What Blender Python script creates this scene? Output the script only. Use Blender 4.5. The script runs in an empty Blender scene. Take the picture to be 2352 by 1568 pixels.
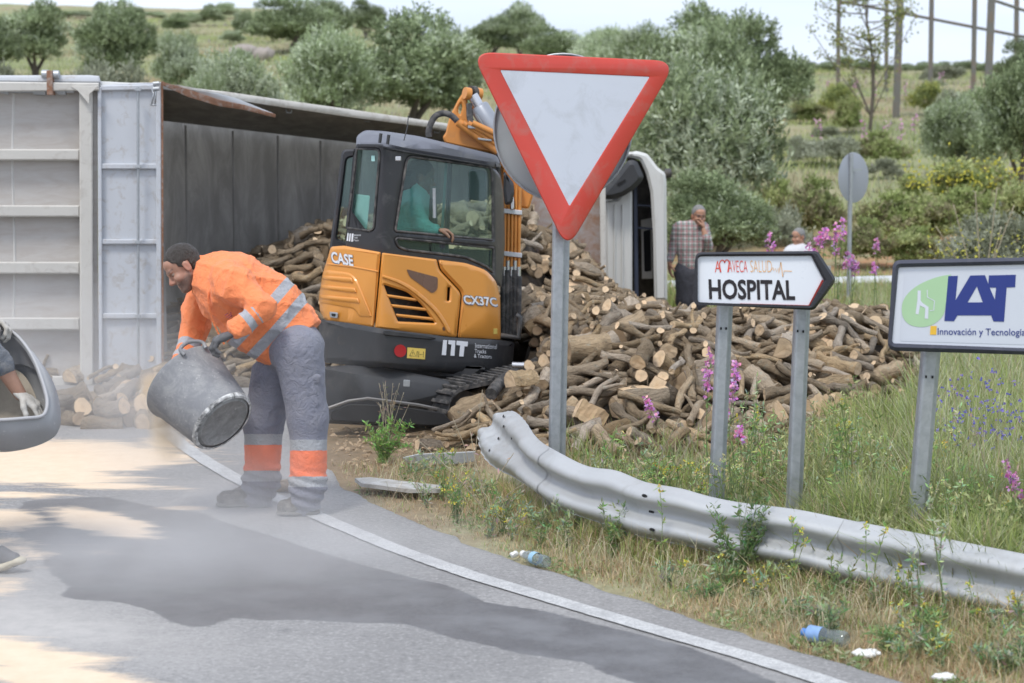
import bpy, bmesh, math, random
import numpy as np
from mathutils import Vector, Matrix, noise
from mathutils.geometry import tessellate_polygon
random.seed(7); rng = np.random.default_rng(7)
S = bpy.context.scene
COL = S.collection
# ------------------------------------------------------------------ camera
WW, HH = 2352.0, 1568.0
LENS = 70.0
F = LENS / 36.0 * WW
CH = 2.0
PITCH = math.atan((784 - 331) / F)
cam = bpy.data.cameras.new('camera'); camo = bpy.data.objects.new('camera', cam); COL.objects.link(camo)
cam.lens = LENS; cam.sensor_width = 36; cam.clip_start = 0.1; cam.clip_end = 4000
camo.location = (0, 0, CH); camo.rotation_euler = (math.pi / 2 - PITCH, 0, 0)
cam.dof.use_dof = True; cam.dof.focus_distance = 11.3; cam.dof.aperture_fstop = 3.4
S.camera = camo
# ------------------------------------------------------------------ light
SUN_EL, SUN_AZ = 58, 205
w = bpy.data.worlds.new('World'); S.world = w; w.use_nodes = True
nt = w.node_tree; nt.nodes.clear()
sky = nt.nodes.new('ShaderNodeTexSky'); sky.sky_type = 'NISHITA'; sky.sun_disc = False
sky.sun_elevation = math.radians(SUN_EL); sky.sun_rotation = math.radians(SUN_AZ)
sky.air_density = 1.0; sky.dust_density = 2.5; sky.ozone_density = 1.0
tc = nt.nodes.new('ShaderNodeTexCoord')
mp = nt.nodes.new('ShaderNodeMapping'); mp.inputs['Scale'].default_value = (1.2, 1.2, 6)
nz = nt.nodes.new('ShaderNodeTexNoise'); nz.inputs['Scale'].default_value = 2.2; nz.inputs['Detail'].default_value = 5
cr = nt.nodes.new('ShaderNodeValToRGB')
cr.color_ramp.elements[0].position = 0.3; cr.color_ramp.elements[0].color = (5.4, 6.3, 8.0, 1)
cr.color_ramp.elements[1].position = 0.7; cr.color_ramp.elements[1].color = (7.9, 8.4, 9.3, 1)
mx = nt.nodes.new('ShaderNodeMix'); mx.data_type = 'RGBA'; mx.inputs[0].default_value = 0.86
bg = nt.nodes.new('ShaderNodeBackground'); bg.inputs['Strength'].default_value = 0.110
ow = nt.nodes.new('ShaderNodeOutputWorld')
nt.links.new(tc.outputs['Generated'], mp.inputs[0]); nt.links.new(mp.outputs[0], nz.inputs['Vector'])
nt.links.new(nz.outputs[0], cr.inputs[0]); nt.links.new(sky.outputs[0], mx.inputs[6]); nt.links.new(cr.outputs[0], mx.inputs[7])
nt.links.new(mx.outputs[2], bg.inputs[0]); nt.links.new(bg.outputs[0], ow.inputs[0])
sl = bpy.data.lights.new('sun', 'SUN'); sl.energy = 1.5; sl.angle = math.radians(12); sl.color = (1, 0.965, 0.91)
so = bpy.data.objects.new('sun', sl); COL.objects.link(so)
_a = math.radians(SUN_AZ); _e = math.radians(SUN_EL)
_sd = Vector((math.sin(_a) * math.cos(_e), math.cos(_a) * math.cos(_e), math.sin(_e)))
so.rotation_euler = _sd.to_track_quat('Z', 'Y').to_euler()
S.view_settings.view_transform = 'Standard'; S.view_settings.look = 'None'
S.view_settings.exposure = 0.5; S.view_settings.gamma = 1.0; S.view_settings.use_curve_mapping = False
cy = S.cycles
cy.max_bounces = 6; cy.diffuse_bounces = 3; cy.glossy_bounces = 2; cy.transmission_bounces = 4
cy.transparent_max_bounces = 12; cy.volume_bounces = 2; cy.volume_step_rate = 1.0; cy.volume_max_steps = 64
cy.caustics_reflective = False; cy.caustics_refractive = False; cy.use_denoising = True

# ------------------------------------------------------------------ mapping
_cp, _sp = math.cos(PITCH), math.sin(PITCH)
def P(px, py, d):
    u = (px - 1176) / F; v = -(py - 784) / F
    dy = v * _sp + _cp; dz = v * _cp - _sp
    t = d / dy
    return Vector((u * t, d, CH + dz * t))
def G(px, py, z=0.0):
    u = (px - 1176) / F; v = -(py - 784) / F
    dy = v * _sp + _cp; dz = v * _cp - _sp
    t = (z - CH) / dz
    return Vector((u * t, dy * t, z))
def PX(p):
    x, y, z = p[0], p[1], p[2] - CH
    fw = y * _cp - z * _sp; up = y * _sp + z * _cp
    return (1176 + F * x / fw, 784 - F * up / fw)
def PXa(V):
    z = V[:, 2] - CH; fw = V[:, 1] * _cp - z * _sp; up = V[:, 1] * _sp + z * _cp
    return 1176 + F * V[:, 0] / fw, 784 - F * up / fw

# ------------------------------------------------------------------ objects
def props(o, label=None, cat=None, group=None, kind=None):
    if label: o['label'] = label
    if cat: o['category'] = cat
    if group: o['group'] = group
    if kind: o['kind'] = kind
    return o
def thing(name, label, cat, loc=(0, 0, 0), group=None):
    o = bpy.data.objects.new(name, None); o.empty_display_size = 0.1; COL.objects.link(o); o.location = loc
    return props(o, label, cat, group)
def origin(p):
    v = Vector((0, 0, 0))
    while p is not None: v += Vector(p.location); p = p.parent
    return v
def link(name, me, mat=None, parent=None, smooth=False, label=None):
    o = bpy.data.objects.new(name, me); COL.objects.link(o)
    if mat is not None:
        me.materials.clear()
        for m in (mat if isinstance(mat, (list, tuple)) else [mat]): me.materials.append(m)
    if parent is not None: o.parent = parent
    if smooth: me.polygons.foreach_set('use_smooth', [True] * len(me.polygons))
    if label: o['label'] = label
    return o
def fast(name, V, Fc):
    V = np.asarray(V, dtype=np.float32); Fc = np.asarray(Fc, dtype=np.int32)
    me = bpy.data.meshes.new(name); n, k = Fc.shape
    me.vertices.add(len(V)); me.vertices.foreach_set('co', V.ravel())
    me.loops.add(n * k); me.loops.foreach_set('vertex_index', Fc.ravel())
    me.polygons.add(n); me.polygons.foreach_set('loop_start', np.arange(0, n * k, k, dtype=np.int32))
    me.update(calc_edges=True); return me
def setcol(me, C, name='col'):
    a = me.attributes.new(name, 'FLOAT_COLOR', 'POINT')
    C = np.asarray(C, dtype=np.float32)
    if C.shape[1] == 3: C = np.hstack([C, np.ones((len(C), 1), np.float32)])
    a.data.foreach_set('color', C.ravel())
def setval(me, A, name):
    a = me.attributes.new(name, 'FLOAT', 'POINT'); a.data.foreach_set('value', np.asarray(A, dtype=np.float32))
def mobj(name, V, Fc, mat, parent=None, smooth=False, label=None):
    """mesh from world-space vertices, stored relative to the parent's origin"""
    o = origin(parent); me = bpy.data.meshes.new(name)
    me.from_pydata([Vector(v) - o for v in V], [], Fc); me.update()
    return link(name, me, mat, parent, smooth, label)
def bobj(name, bm, mat, parent=None, smooth=False, label=None):
    o = origin(parent); bmesh.ops.recalc_face_normals(bm, faces=bm.faces)
    bmesh.ops.translate(bm, verts=bm.verts, vec=-o)
    me = bpy.data.meshes.new(name); bm.to_mesh(me); bm.free()
    return link(name, me, mat, parent, smooth, label)
def autosmooth(o, ang=35):
    me = o.data; bm = bmesh.new(); bm.from_mesh(me)
    for f in bm.faces: f.smooth = True
    for e in bm.edges:
        if len(e.link_faces) == 2 and e.calc_face_angle(0) > math.radians(ang): e.smooth = False
    bm.to_mesh(me); bm.free(); return o
def rnd(pts, r, seg=4):
    out = []; n = len(pts)
    for i in range(n):
        rr = r[i] if isinstance(r, (list, tuple)) else r
        a, b, c = Vector(pts[i - 1]), Vector(pts[i]), Vector(pts[(i + 1) % n])
        if rr <= 0: out.append(tuple(b)); continue
        u = (a - b); v = (c - b); l = min(rr, u.length * .45, v.length * .45)
        p = b + u.normalized() * l; q = b + v.normalized() * l
        for k in range(seg + 1):
            t = k / seg; out.append(tuple((1 - t) ** 2 * p + 2 * t * (1 - t) * b + t * t * q))
    return out
def inset(pts, m):
    n = len(pts); A = sum(pts[i][0] * pts[(i + 1) % n][1] - pts[(i + 1) % n][0] * pts[i][1] for i in range(n))
    sg = 1 if A > 0 else -1; out = []
    for i in range(n):
        a, b, c = Vector(pts[i - 1]), Vector(pts[i]), Vector(pts[(i + 1) % n])
        e1 = (b - a); e2 = (c - b)
        if e1.length < 1e-6 or e2.length < 1e-6: out.append(tuple(b)); continue
        e1.normalize(); e2.normalize()
        n1 = Vector((-e1.y, e1.x)) * sg; n2 = Vector((-e2.y, e2.x)) * sg
        k = n1 + n2; q = k.length_squared
        if q < .3: out.append(tuple(b + n1 * m)); continue
        out.append(tuple(b + k * (2 * m / q)))
    return out
def plate(name, outer, d, thick, mat, parent, bevel=0.0, holes=(), step=0, label=None, seg=None, smooth=True):
    """outline (photo pixels) as a solid at depth d (number or function), going back by thick metres"""
    df = d if callable(d) else (lambda x, y: d)
    cx = sum(p[0] for p in outer) / len(outer); cyy = sum(p[1] for p in outer) / len(outer)
    sc = F / df(cx, cyy); loops = [outer] + list(holes)
    bm = bmesh.new()
    def ring(pts, w): return [bm.verts.new((p[0], p[1], w)) for p in pts]
    fl = []
    bl = []
    for k, lp in enumerate(loops):
        if bevel > 0:
            ins = inset(lp, bevel * sc * (1 if k == 0 else -1))
            f_ = ring(ins, 0); m_ = ring(lp, bevel); b_ = ring(lp, thick); chain = [f_, m_, b_]
        else:
            f_ = ring(lp, 0); b_ = ring(lp, thick); chain = [f_, b_]
        for A, B in zip(chain, chain[1:]):
            for i in range(len(lp)):
                j = (i + 1) % len(lp)
                try: bm.faces.new((A[i], A[j], B[j], B[i]))
                except ValueError: pass
        fl.append(f_); bl.append(b_)
    for ring_set in (fl, bl):
        tri = tessellate_polygon([[Vector((v.co.x, v.co.y, 0)) for v in r] for r in ring_set])
        flat = [v for r in ring_set for v in r]
        for t in tri:
            try: bm.faces.new([flat[i] for i in t])
            except ValueError: pass
    if step:
        xs = [p[0] for p in outer]; x = math.floor(min(xs) / step) * step + step
        while x < max(xs):
            bmesh.ops.bisect_plane(bm, geom=bm.verts[:] + bm.edges[:] + bm.faces[:], plane_co=(x, 0, 0), plane_no=(1, 0, 0)); x += step
    for v in bm.verts: v.co = P(v.co.x, v.co.y, df(v.co.x, v.co.y) + v.co.z)
    o = bobj(name, bm, mat, parent, False, label)
    return autosmooth(o, 40) if smooth else o
def quadw(px0, py0, px1, py1): return [(px0, py0), (px1, py0), (px1, py1), (px0, py1)]
def frames(pts):
    pts = [Vector(p) for p in pts]; n = len(pts); T = []
    for i in range(n):
        t = pts[min(i + 1, n - 1)] - pts[max(i - 1, 0)]
        T.append(t.normalized() if t.length > 1e-9 else Vector((0, 0, 1)))
    u = T[0].orthogonal().normalized(); out = []
    for t in T:
        u = (u - t * u.dot(t)); u = u.normalized() if u.length > 1e-6 else t.orthogonal().normalized()
        out.append((t, u, t.cross(u)))
    return pts, out
def tube_geo(pts, r, n=8, cap=True):
    pts, fr = frames(pts); m = len(pts); V = []; Fc = []
    for i, p in enumerate(pts):
        rr = r[i] if isinstance(r, (list, tuple)) else r
        _, u, v = fr[i]
        for k in range(n):
            a = 2 * math.pi * k / n; V.append(p + (u * math.cos(a) + v * math.sin(a)) * rr)
    for i in range(m - 1):
        for k in range(n):
            a, b = i * n + k, i * n + (k + 1) % n; Fc.append((a, b, b + n, a + n))
    if cap: Fc.append(tuple(range(n))[::-1]); Fc.append(tuple((m - 1) * n + k for k in range(n)))
    return V, Fc
def tube(name, pts, r, mat, parent=None, n=8, label=None):
    V, Fc = tube_geo(pts, r, n); o = mobj(name, V, Fc, mat, parent, False, label); return autosmooth(o, 50)
def tubes(name, lst, mat, parent=None, n=5, label=None):
    V = []; Fc = []
    for pts, r in lst:
        v, f = tube_geo(pts, r, n); k = len(V); V += v; Fc += [tuple(i + k for i in q) for q in f]
    return mobj(name, V, Fc, mat, parent, True, label)
def box_geo(c, ax, ay, az):
    c = Vector(c); ax, ay, az = Vector(ax), Vector(ay), Vector(az)
    V = [c + ax * i + ay * j + az * k for i in (-1, 1) for j in (-1, 1) for k in (-1, 1)]
    return V, [(0, 1, 3, 2), (4, 6, 7, 5), (0, 4, 5, 1), (2, 3, 7, 6), (0, 2, 6, 4), (1, 5, 7, 3)]
def box(name, c, ax, ay, az, mat, parent=None, bevel=0.0, label=None):
    V, Fc = box_geo(c, ax, ay, az); bm = bmesh.new(); vs = [bm.verts.new(v) for v in V]
    for f in Fc: bm.faces.new([vs[i] for i in f])
    if bevel: bmesh.ops.bevel(bm, geom=bm.edges[:], offset=bevel, segments=2, affect='EDGES', profile=.6)
    return bobj(name, bm, mat, parent, False, label)
def lathe(name, c0, c1, prof, mat, parent=None, n=32, squash=None, label=None):
    """prof: list of (t along the axis in metres, radius)"""
    c0 = Vector(c0); ax = (Vector(c1) - c0).normalized(); u = ax.orthogonal().normalized(); v = ax.cross(u)
    V = []; Fc = []
    for t, r in prof:
        for k in range(n):
            a = 2 * math.pi * k / n; V.append(c0 + ax * t + (u * math.cos(a) + v * math.sin(a)) * r)
    for i in range(len(prof) - 1):
        for k in range(n):
            a, b = i * n + k, i * n + (k + 1) % n; Fc.append((a, b, b + n, a + n))
    o = mobj(name, V, Fc, mat, parent, False, label); bm = bmesh.new(); bm.from_mesh(o.data)
    bmesh.ops.remove_doubles(bm, verts=bm.verts, dist=1e-5); bm.to_mesh(o.data); bm.free()
    return autosmooth(o, 40)
def text(name, s, x0, y0, x1, y1, d, mat, parent, bold=0.0, slope=0.0, shear=0.0, step=0, thick=0.0):
    df = d if callable(d) else (lambda x, y: d)
    cu = bpy.data.curves.new('t', 'FONT'); cu.body = s; cu.offset = bold; cu.resolution_u = 3
    o = bpy.data.objects.new('t', cu); COL.objects.link(o)
    bpy.context.view_layer.update()
    me = bpy.data.meshes.new_from_object(o.evaluated_get(bpy.context.evaluated_depsgraph_get()))
    bpy.data.objects.remove(o); bpy.data.curves.remove(cu)
    xs = [v.co.x for v in me.vertices]; ys = [v.co.y for v in me.vertices]
    a, b, c, e = min(xs), max(xs), min(ys), max(ys)
    bm = bmesh.new(); bm.from_mesh(me); bpy.data.meshes.remove(me)
    for v in bm.verts:
        u = (v.co.x - a) / (b - a); t = (v.co.y - c) / (e - c)
        x = x0 + u * (x1 - x0) + shear * t * (y1 - y0); y = y1 - t * (y1 - y0) + slope * (x - x0)
        v.co = P(x, y, df(x, y))
    og = origin(parent); bmesh.ops.translate(bm, verts=bm.verts, vec=-og)
    m2 = bpy.data.meshes.new(name); bm.to_mesh(m2); bm.free()
    return link(name, m2, mat, parent)

# ------------------------------------------------------------------ materials
def srgb(r, g, b):
    f = lambda c: (c / 255 / 12.92) if c <= 10 else ((c / 255 + .055) / 1.055) ** 2.4
    return (f(r), f(g), f(b))
def sc3(c, k): return tuple(min(1, x * k) for x in c)
def newmat(name):
    m = bpy.data.materials.new(name); m.use_nodes = True; nt = m.node_tree
    return m, nt, nt.nodes['Principled BSDF'], nt.nodes['Material Output']
def N(nt, t, **kw):
    n = nt.nodes.new(t)
    for k, v in kw.items():
        if k in n.inputs: n.inputs[k].default_value = v
        else: setattr(n, k, v)
    return n
def mixc(nt, fac, a, b, mode='MIX'):
    m = nt.nodes.new('ShaderNodeMix'); m.data_type = 'RGBA'; m.blend_type = mode
    for i, x in ((0, fac), (6, a), (7, b)):
        if isinstance(x, (int, float)): m.inputs[i].default_value = x
        elif isinstance(x, tuple): m.inputs[i].default_value = (*x[:3], 1)
        else: nt.links.new(x, m.inputs[i])
    return m.outputs[2]
def math2(nt, op, a, b=0.0, clamp=False):
    m = nt.nodes.new('ShaderNodeMath'); m.operation = op; m.use_clamp = clamp
    for i, x in ((0, a), (1, b)):
        if isinstance(x, (int, float)): m.inputs[i].default_value = x
        else: nt.links.new(x, m.inputs[i])
    return m.outputs[0]
def ramp(nt, fac, stops):
    r = nt.nodes.new('ShaderNodeValToRGB'); e = r.color_ramp.elements
    while len(e) < len(stops): e.new(0.5)
    for k, (p, c) in enumerate(stops):
        e[k].position = p; e[k].color = (*c[:3], 1) if isinstance(c, tuple) else (c, c, c, 1)
    nt.links.new(fac, r.inputs[0]); return r.outputs[0]
def noisen(nt, vec, scale, detail=4, rough=.55, dist=0):
    n = N(nt, 'ShaderNodeTexNoise', Scale=scale, Detail=detail, Roughness=rough, Distortion=dist)
    if vec is not None: nt.links.new(vec, n.inputs['Vector'])
    return n.outputs[0]
def objco(nt, stretch=None):
    t = nt.nodes.new('ShaderNodeTexCoord').outputs['Object']
    if stretch:
        m = nt.nodes.new('ShaderNodeMapping'); m.inputs['Scale'].default_value = stretch; nt.links.new(t, m.inputs[0]); return m.outputs[0]
    return t
def bump(nt, bs, h, strength=.3, dist=.01):
    b = N(nt, 'ShaderNodeBump', Strength=strength, Distance=dist); nt.links.new(h, b.inputs['Height']); nt.links.new(b.outputs[0], bs.inputs['Normal']); return b
_mc = {}
def M(name, col, rough=.6, metal=0.0, var=.18, scale=6, bs=80, bstr=.15, bdist=.004, dirt=None, dscale=9, damt=.5, stretch=None, coat=0, spec=.5, rvar=.12):
    if name in _mc: return _mc[name]
    m, nt, b, _ = newmat(name); v = objco(nt, stretch)
    n1 = noisen(nt, v, scale, 5, .6)
    c = mixc(nt, n1, sc3(col, 1 - var), sc3(col, 1 + var))
    if dirt is not None:
        n2 = noisen(nt, v, dscale, 8, .68, .6)
        f = ramp(nt, n2, [(1 - damt - .12, 0.0), (min(1, 1 - damt + .14), 1.0)])
        c = mixc(nt, f, c, dirt)
    nt.links.new(c, b.inputs['Base Color'])
    n3 = noisen(nt, v, bs, 4)
    if bstr: bump(nt, b, n3, bstr, bdist)
    rr = math2(nt, 'MULTIPLY_ADD', n1, rvar * 2); rr.node.inputs[2].default_value = rough - rvar
    nt.links.new(rr, b.inputs['Roughness'])
    b.inputs['Metallic'].default_value = metal; b.inputs['Coat Weight'].default_value = coat; b.inputs['Specular IOR Level'].default_value = spec
    _mc[name] = m; return m
def Mattr(name, rough=.7, trans=.25, spec=.25, bright=1.0):
    """foliage: colour per leaf from the mesh, with a little light passing through"""
    m, nt, b, out = newmat(name)
    a = nt.nodes.new('ShaderNodeAttribute'); a.attribute_name = 'col'
    oi = nt.nodes.new('ShaderNodeObjectInfo')
    hv = N(nt, 'ShaderNodeHueSaturation'); nt.links.new(a.outputs['Color'], hv.inputs['Color'])
    val = math2(nt, 'MULTIPLY_ADD', oi.outputs['Random'], .28); val.node.inputs[2].default_value = .86 * bright
    nt.links.new(val, hv.inputs['Value'])
    nt.links.new(hv.outputs[0], b.inputs['Base Color']); b.inputs['Roughness'].default_value = rough; b.inputs['Specular IOR Level'].default_value = spec
    tr = nt.nodes.new('ShaderNodeBsdfTranslucent'); nt.links.new(hv.outputs[0], tr.inputs[0])
    mxs = nt.nodes.new('ShaderNodeMixShader'); mxs.inputs[0].default_value = trans
    nt.links.new(b.outputs[0], mxs.inputs[1]); nt.links.new(tr.outputs[0], mxs.inputs[2]); nt.links.new(mxs.outputs[0], out.inputs[0])
    return m
def Mglass(name, tint, amt):
    m, nt, b, out = newmat(name)
    t = N(nt, 'ShaderNodeBsdfTransparent'); t.inputs[0].default_value = (*tint, 1)
    g = N(nt, 'ShaderNodeBsdfGlossy', Roughness=.04); g.inputs[0].default_value = (.9, .95, .95, 1)
    df = N(nt, 'ShaderNodeBsdfDiffuse'); df.inputs[0].default_value = (.32, .36, .36, 1)
    lw_ = N(nt, 'ShaderNodeLayerWeight', Blend=.5); pw_ = math2(nt, 'POWER', lw_.outputs['Facing'], 3.0); fr_ = math2(nt, 'MULTIPLY_ADD', pw_, .5); fr_.node.inputs[2].default_value = .035
    m1 = nt.nodes.new('ShaderNodeMixShader'); m2 = nt.nodes.new('ShaderNodeMixShader'); m1.inputs[0].default_value = amt
    nt.links.new(t.outputs[0], m1.inputs[1]); nt.links.new(df.outputs[0], m1.inputs[2])
    nt.links.new(fr_, m2.inputs[0]); nt.links.new(m1.outputs[0], m2.inputs[1]); nt.links.new(g.outputs[0], m2.inputs[2])
    nt.links.new(m2.outputs[0], out.inputs[0]); return m
galv = M('galvanised_steel', (.42, .44, .46), .45, .55, .12, 14, 60, .12, .002, (.33, .35, .37), 22, .45)
galv2 = M('galvanised_rail', (.47, .48, .485), .5, .3, .08, 5, 40, .08, .002, (.38, .38, .37), 6, .36)
black_plastic = M('black_plastic', (.034, .035, .038), .5, 0, .25, 9, 120, .1, .002, (.11, .10, .09), 4, .36)
steel_dark = M('dark_steel', (.05, .05, .052), .55, .3, .2, 9, 90, .2, .003, (.16, .13, .1), 8, .4)
rubber = M('rubber', (.035, .035, .037), .75, 0, .2, 20, 70, .25, .003, (.16, .15, .14), 14, .45)
white_paint = M('white_paint', (.72, .72, .7), .4, 0, .06, 6, 60, .06, .002, (.5, .48, .44), 9, .3)

# ------------------------------------------------------------------ signed distance modelling
def smin(a, b, k):
    h = np.clip(.5 + .5 * (b - a) / k, 0, 1); return b * (1 - h) + a * h - k * h * (1 - h)
def nets(f, org, h):
    ins = f < 0
    nx, ny, nz_ = f.shape
    c = np.zeros((nx - 1, ny - 1, nz_ - 1), np.int32)
    offs = [(i, j, k) for i in (0, 1) for j in (0, 1) for k in (0, 1)]
    for i, j, k in offs: c += ins[i:nx - 1 + i, j:ny - 1 + j, k:nz_ - 1 + k]
    act = (c > 0) & (c < 8); idx = np.full(act.shape, -1, np.int64); A = np.argwhere(act); idx[act] = np.arange(len(A))
    acc = np.zeros((len(A), 3)); cnt = np.zeros(len(A))
    for a in offs:
        for ax in range(3):
            if a[ax] == 0:
                b = list(a); b[ax] = 1
                fa = f[A[:, 0] + a[0], A[:, 1] + a[1], A[:, 2] + a[2]]; fb = f[A[:, 0] + b[0], A[:, 1] + b[1], A[:, 2] + b[2]]
                m = (fa < 0) != (fb < 0); t = np.where(m, fa / np.where(m, fa - fb, 1), 0)
                for q in range(3): acc[:, q] += np.where(m, a[q] + (t if q == ax else 0), 0)
                cnt += m
    V = (A + acc / cnt[:, None]) * h + np.array(org); Q = []
    for ax in range(3):
        o1, o2 = [q for q in range(3) if q != ax]
        s0 = [slice(None)] * 3; s1 = [slice(None)] * 3; s0[ax] = slice(0, -1); s1[ax] = slice(1, None)
        a = ins[tuple(s0)]; b = ins[tuple(s1)]; E = np.argwhere(a != b)
        E = E[(E[:, o1] > 0) & (E[:, o2] > 0) & (E[:, o1] < f.shape[o1] - 1) & (E[:, o2] < f.shape[o2] - 1)]
        sgn = a[E[:, 0], E[:, 1], E[:, 2]]
        def cell(d1, d2):
            q = E.copy(); q[:, o1] -= d1; q[:, o2] -= d2; return idx[q[:, 0], q[:, 1], q[:, 2]]
        q = np.stack([cell(1, 1), cell(0, 1), cell(0, 0), cell(1, 0)], 1)
        if ax == 1: q = q[:, ::-1]
        q = np.where(sgn[:, None], q, q[:, ::-1]); Q.append(q)
    return V, np.concatenate(Q)
def sdf_eval(prims, X, k):
    f = None
    for p in prims:
        t = p[0]; neg = t.startswith('-'); t = t.lstrip('-')
        if t == 'c':
            a = np.array(p[1], np.float32); b = np.array(p[3], np.float32); ab = b - a; q = X - a
            s = np.clip((q @ ab) / max(1e-9, ab @ ab), 0, 1); q = q - s[..., None] * ab
            if len(p) > 5 and p[5] is not None:
                n, fl = p[5]; n = np.array(n, np.float32); cc = q @ n; q = q + (cc * (1 / fl - 1))[..., None] * n
            g = np.sqrt((q * q).sum(-1)) - (p[2] + (p[4] - p[2]) * s)
        else:
            c0 = np.array(p[1], np.float32); R = np.array(p[3], np.float32) if len(p) > 3 and p[3] is not None else np.eye(3, dtype=np.float32)
            r = np.array(p[2], np.float32); q = ((X - c0) @ R.T) / r; L = np.sqrt((q * q).sum(-1))
            q2 = q / r; g = L * (L - 1) / np.maximum(np.sqrt((q2 * q2).sum(-1)), 1e-6)
        if neg: f = -smin(-f, g, k * .5)
        else: f = g if f is None else smin(f, g, k)
    return f
def sdf_obj(name, prims, res, k, mat, parent, post=None, attr=None, pad=.04, label=None):
    pts = []
    for p in prims:
        if p[0].startswith('-'): continue
        if p[0] == 'c':
            for c0, r in ((p[1], p[2]), (p[3], p[4])):
                sclr = max(1, p[5][1]) if len(p) > 5 and p[5] is not None else 1
                pts += [np.array(c0) - r * sclr, np.array(c0) + r * sclr]
        else: r = max(p[2]); pts += [np.array(p[1]) - r, np.array(p[1]) + r]
    lo = np.min(pts, 0) - pad; hi = np.max(pts, 0) + pad
    n = np.ceil((hi - lo) / res).astype(int) + 1
    X = np.stack(np.meshgrid(*[lo[i] + np.arange(n[i]) * res for i in range(3)], indexing='ij'), -1).astype(np.float32)
    f = sdf_eval(prims, X, k)
    if post is not None: f = post(f, X)
    V, Q = nets(f, lo, res)
    me = fast(name, V - np.array(origin(parent)), Q)
    if attr is not None:
        for nm, A in attr(V).items(): setval(me, A, nm)
    return link(name, me, mat, parent, True, label)
def folds(X, amp, sc, seed=0):
    r = np.random.default_rng(seed); out = 0
    Y = X.copy()
    for i in range(5):
        dvec = r.normal(size=3); dvec /= np.linalg.norm(dvec); ph = r.uniform(0, 6.28)
        w_ = r.normal(size=3); w_ /= np.linalg.norm(w_)
        s = sc * (1 + .6 * i)
        q = np.abs(np.sin(Y @ dvec.astype(np.float32) * s * .6 + 1.6 * np.sin(Y @ w_.astype(np.float32) * s * .5 + ph) + ph))
        out = out + (1 - q) ** 3 / (1 + .35 * i)
    return amp * (.9 - 2.0 * out)
# ================================================================== SETTING
TD = [0, 16, 22, 26, 28, 32, 36, 40, 50, 60, 75, 90, 110, 140, 200, 1500]
TY = {  # photograph row at which the ground shows at each distance (None = flat)
 -200: [None, None, None, None, 650, 560, 400, 300, 240, 185, 125, 95, 55, 12, 6, 250],
 700:  [None, None, None, None, 655, 570, 410, 310, 245, 185, 130, 100, 62, 22, 26, 262],
 1000: [None, None, None, None, 655, 590, 450, 350, 280, 215, 165, 130, 100, 84, 95, 275],
 1500: [None, None, None, None, 655, 600, 500, 400, 320, 255, 200, 165, 140, 125, 140, 280],
 1900: [None, None, None, None, 650, 560, 450, 395, 320, 245, 186, 174, 162, 150, 160, 285],
 2500: [None, None, None, None, 645, 545, 440, 385, 310, 240, 190, 178, 168, 158, 165, 285]}
_tk = sorted(TY)
_tz = {}
for k_ in _tk:
    row = []
    for d_, y_ in zip(TD, TY[k_]):
        row.append(0.0 if y_ is None else P(k_, y_, d_).z)
    _tz[k_] = row
def terr(x, d):
    x = np.asarray(x, float); d = np.asarray(d, float)
    px = 1176 + x / np.maximum(d, 1.0) * F; px = np.clip(px, _tk[0], _tk[-1])
    cols = np.stack([np.interp(d, TD, _tz[k]) for k in _tk], -1)
    i = np.clip(np.searchsorted(_tk, px) - 1, 0, len(_tk) - 2); ks = np.array(_tk, float)
    t = (px - ks[i]) / (ks[i + 1] - ks[i]); t = t * t * (3 - 2 * t)
    a = np.take_along_axis(cols, i[..., None], -1)[..., 0]; b = np.take_along_axis(cols, i[..., None] + 1, -1)[..., 0]
    return a * (1 - t) + b * t
def vnoise(x, y, s, seed=0):
    r = np.random.default_rng(seed); o = 0
    for i in range(6):
        a = r.uniform(0, 6.28); ph = r.uniform(0, 6.28, 2); k = s * (1 + .55 * i)
        o = o + np.sin(k * (x * math.cos(a) + y * math.sin(a)) + 1.7 * np.sin(k * .6 * (y * math.cos(a) - x * math.sin(a)) + ph[0]) + ph[1]) / (1 + .6 * i)
    return o / 3.2
EDGE = [G(2600, 1722), G(2352, 1648), (G(2090, 1568)), G(1900, 1515), G(1750, 1465), G(1600, 1420), G(1450, 1370), G(1330, 1330), G(1200, 1290), G(1080, 1245),
        G(960, 1200), G(860, 1155), G(790, 1115), G(745, 1060), G(715, 1000), G(690, 930), G(680, 860), G(675, 800)]
_ey = np.array([p.y for p in EDGE]); _ex = np.array([p.x for p in EDGE])
def edge_x(y): return np.interp(y, _ey, _ex)
_ey2 = np.concatenate([[-30.], _ey]); _ex2 = np.concatenate([[_ex[0] + 12.], _ex])
def edge_x(y): return np.interp(y, _ey2, _ex2)

# ground sheet
ds = np.concatenate([np.arange(-30, 6, 3.0), np.arange(6, 17, .07), np.arange(17, 30, .25), np.arange(30, 70, .6), np.arange(70, 150, 2.0), [155, 165, 180, 200, 260, 400, 700, 1100, 1500]])
us = np.concatenate([np.linspace(-14000, -300, 22), np.arange(-250, 2650, 12), np.linspace(2700, 17000, 22)])
D2, U2 = np.meshgrid(ds, us, indexing='ij')
GX = (U2 - 1176) / F * np.maximum(D2, 12.0); GY = D2
def ground_z(x, y):
    x = np.asarray(x, float); y = np.asarray(y, float)
    z = terr(x, np.maximum(y, 0)); off = x - edge_x(y)
    amp = np.clip((y - 24) / 40, 0, 1)
    z = z + vnoise(x, y, .5, 3) * .22 * amp + vnoise(x, y, 1.7, 5) * .05 * np.clip((y - 26) / 10, 0, 1)
    near = np.clip(off / .5, 0, 1) * np.clip((26 - y) / 6, 0, 1)
    z = z + near * (.012 + .022 * vnoise(x, y, 4.0, 1) + .012 * vnoise(x, y, 13., 2))
    return z
GZ = ground_z(GX, GY) - .02
nr, nc = D2.shape
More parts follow.
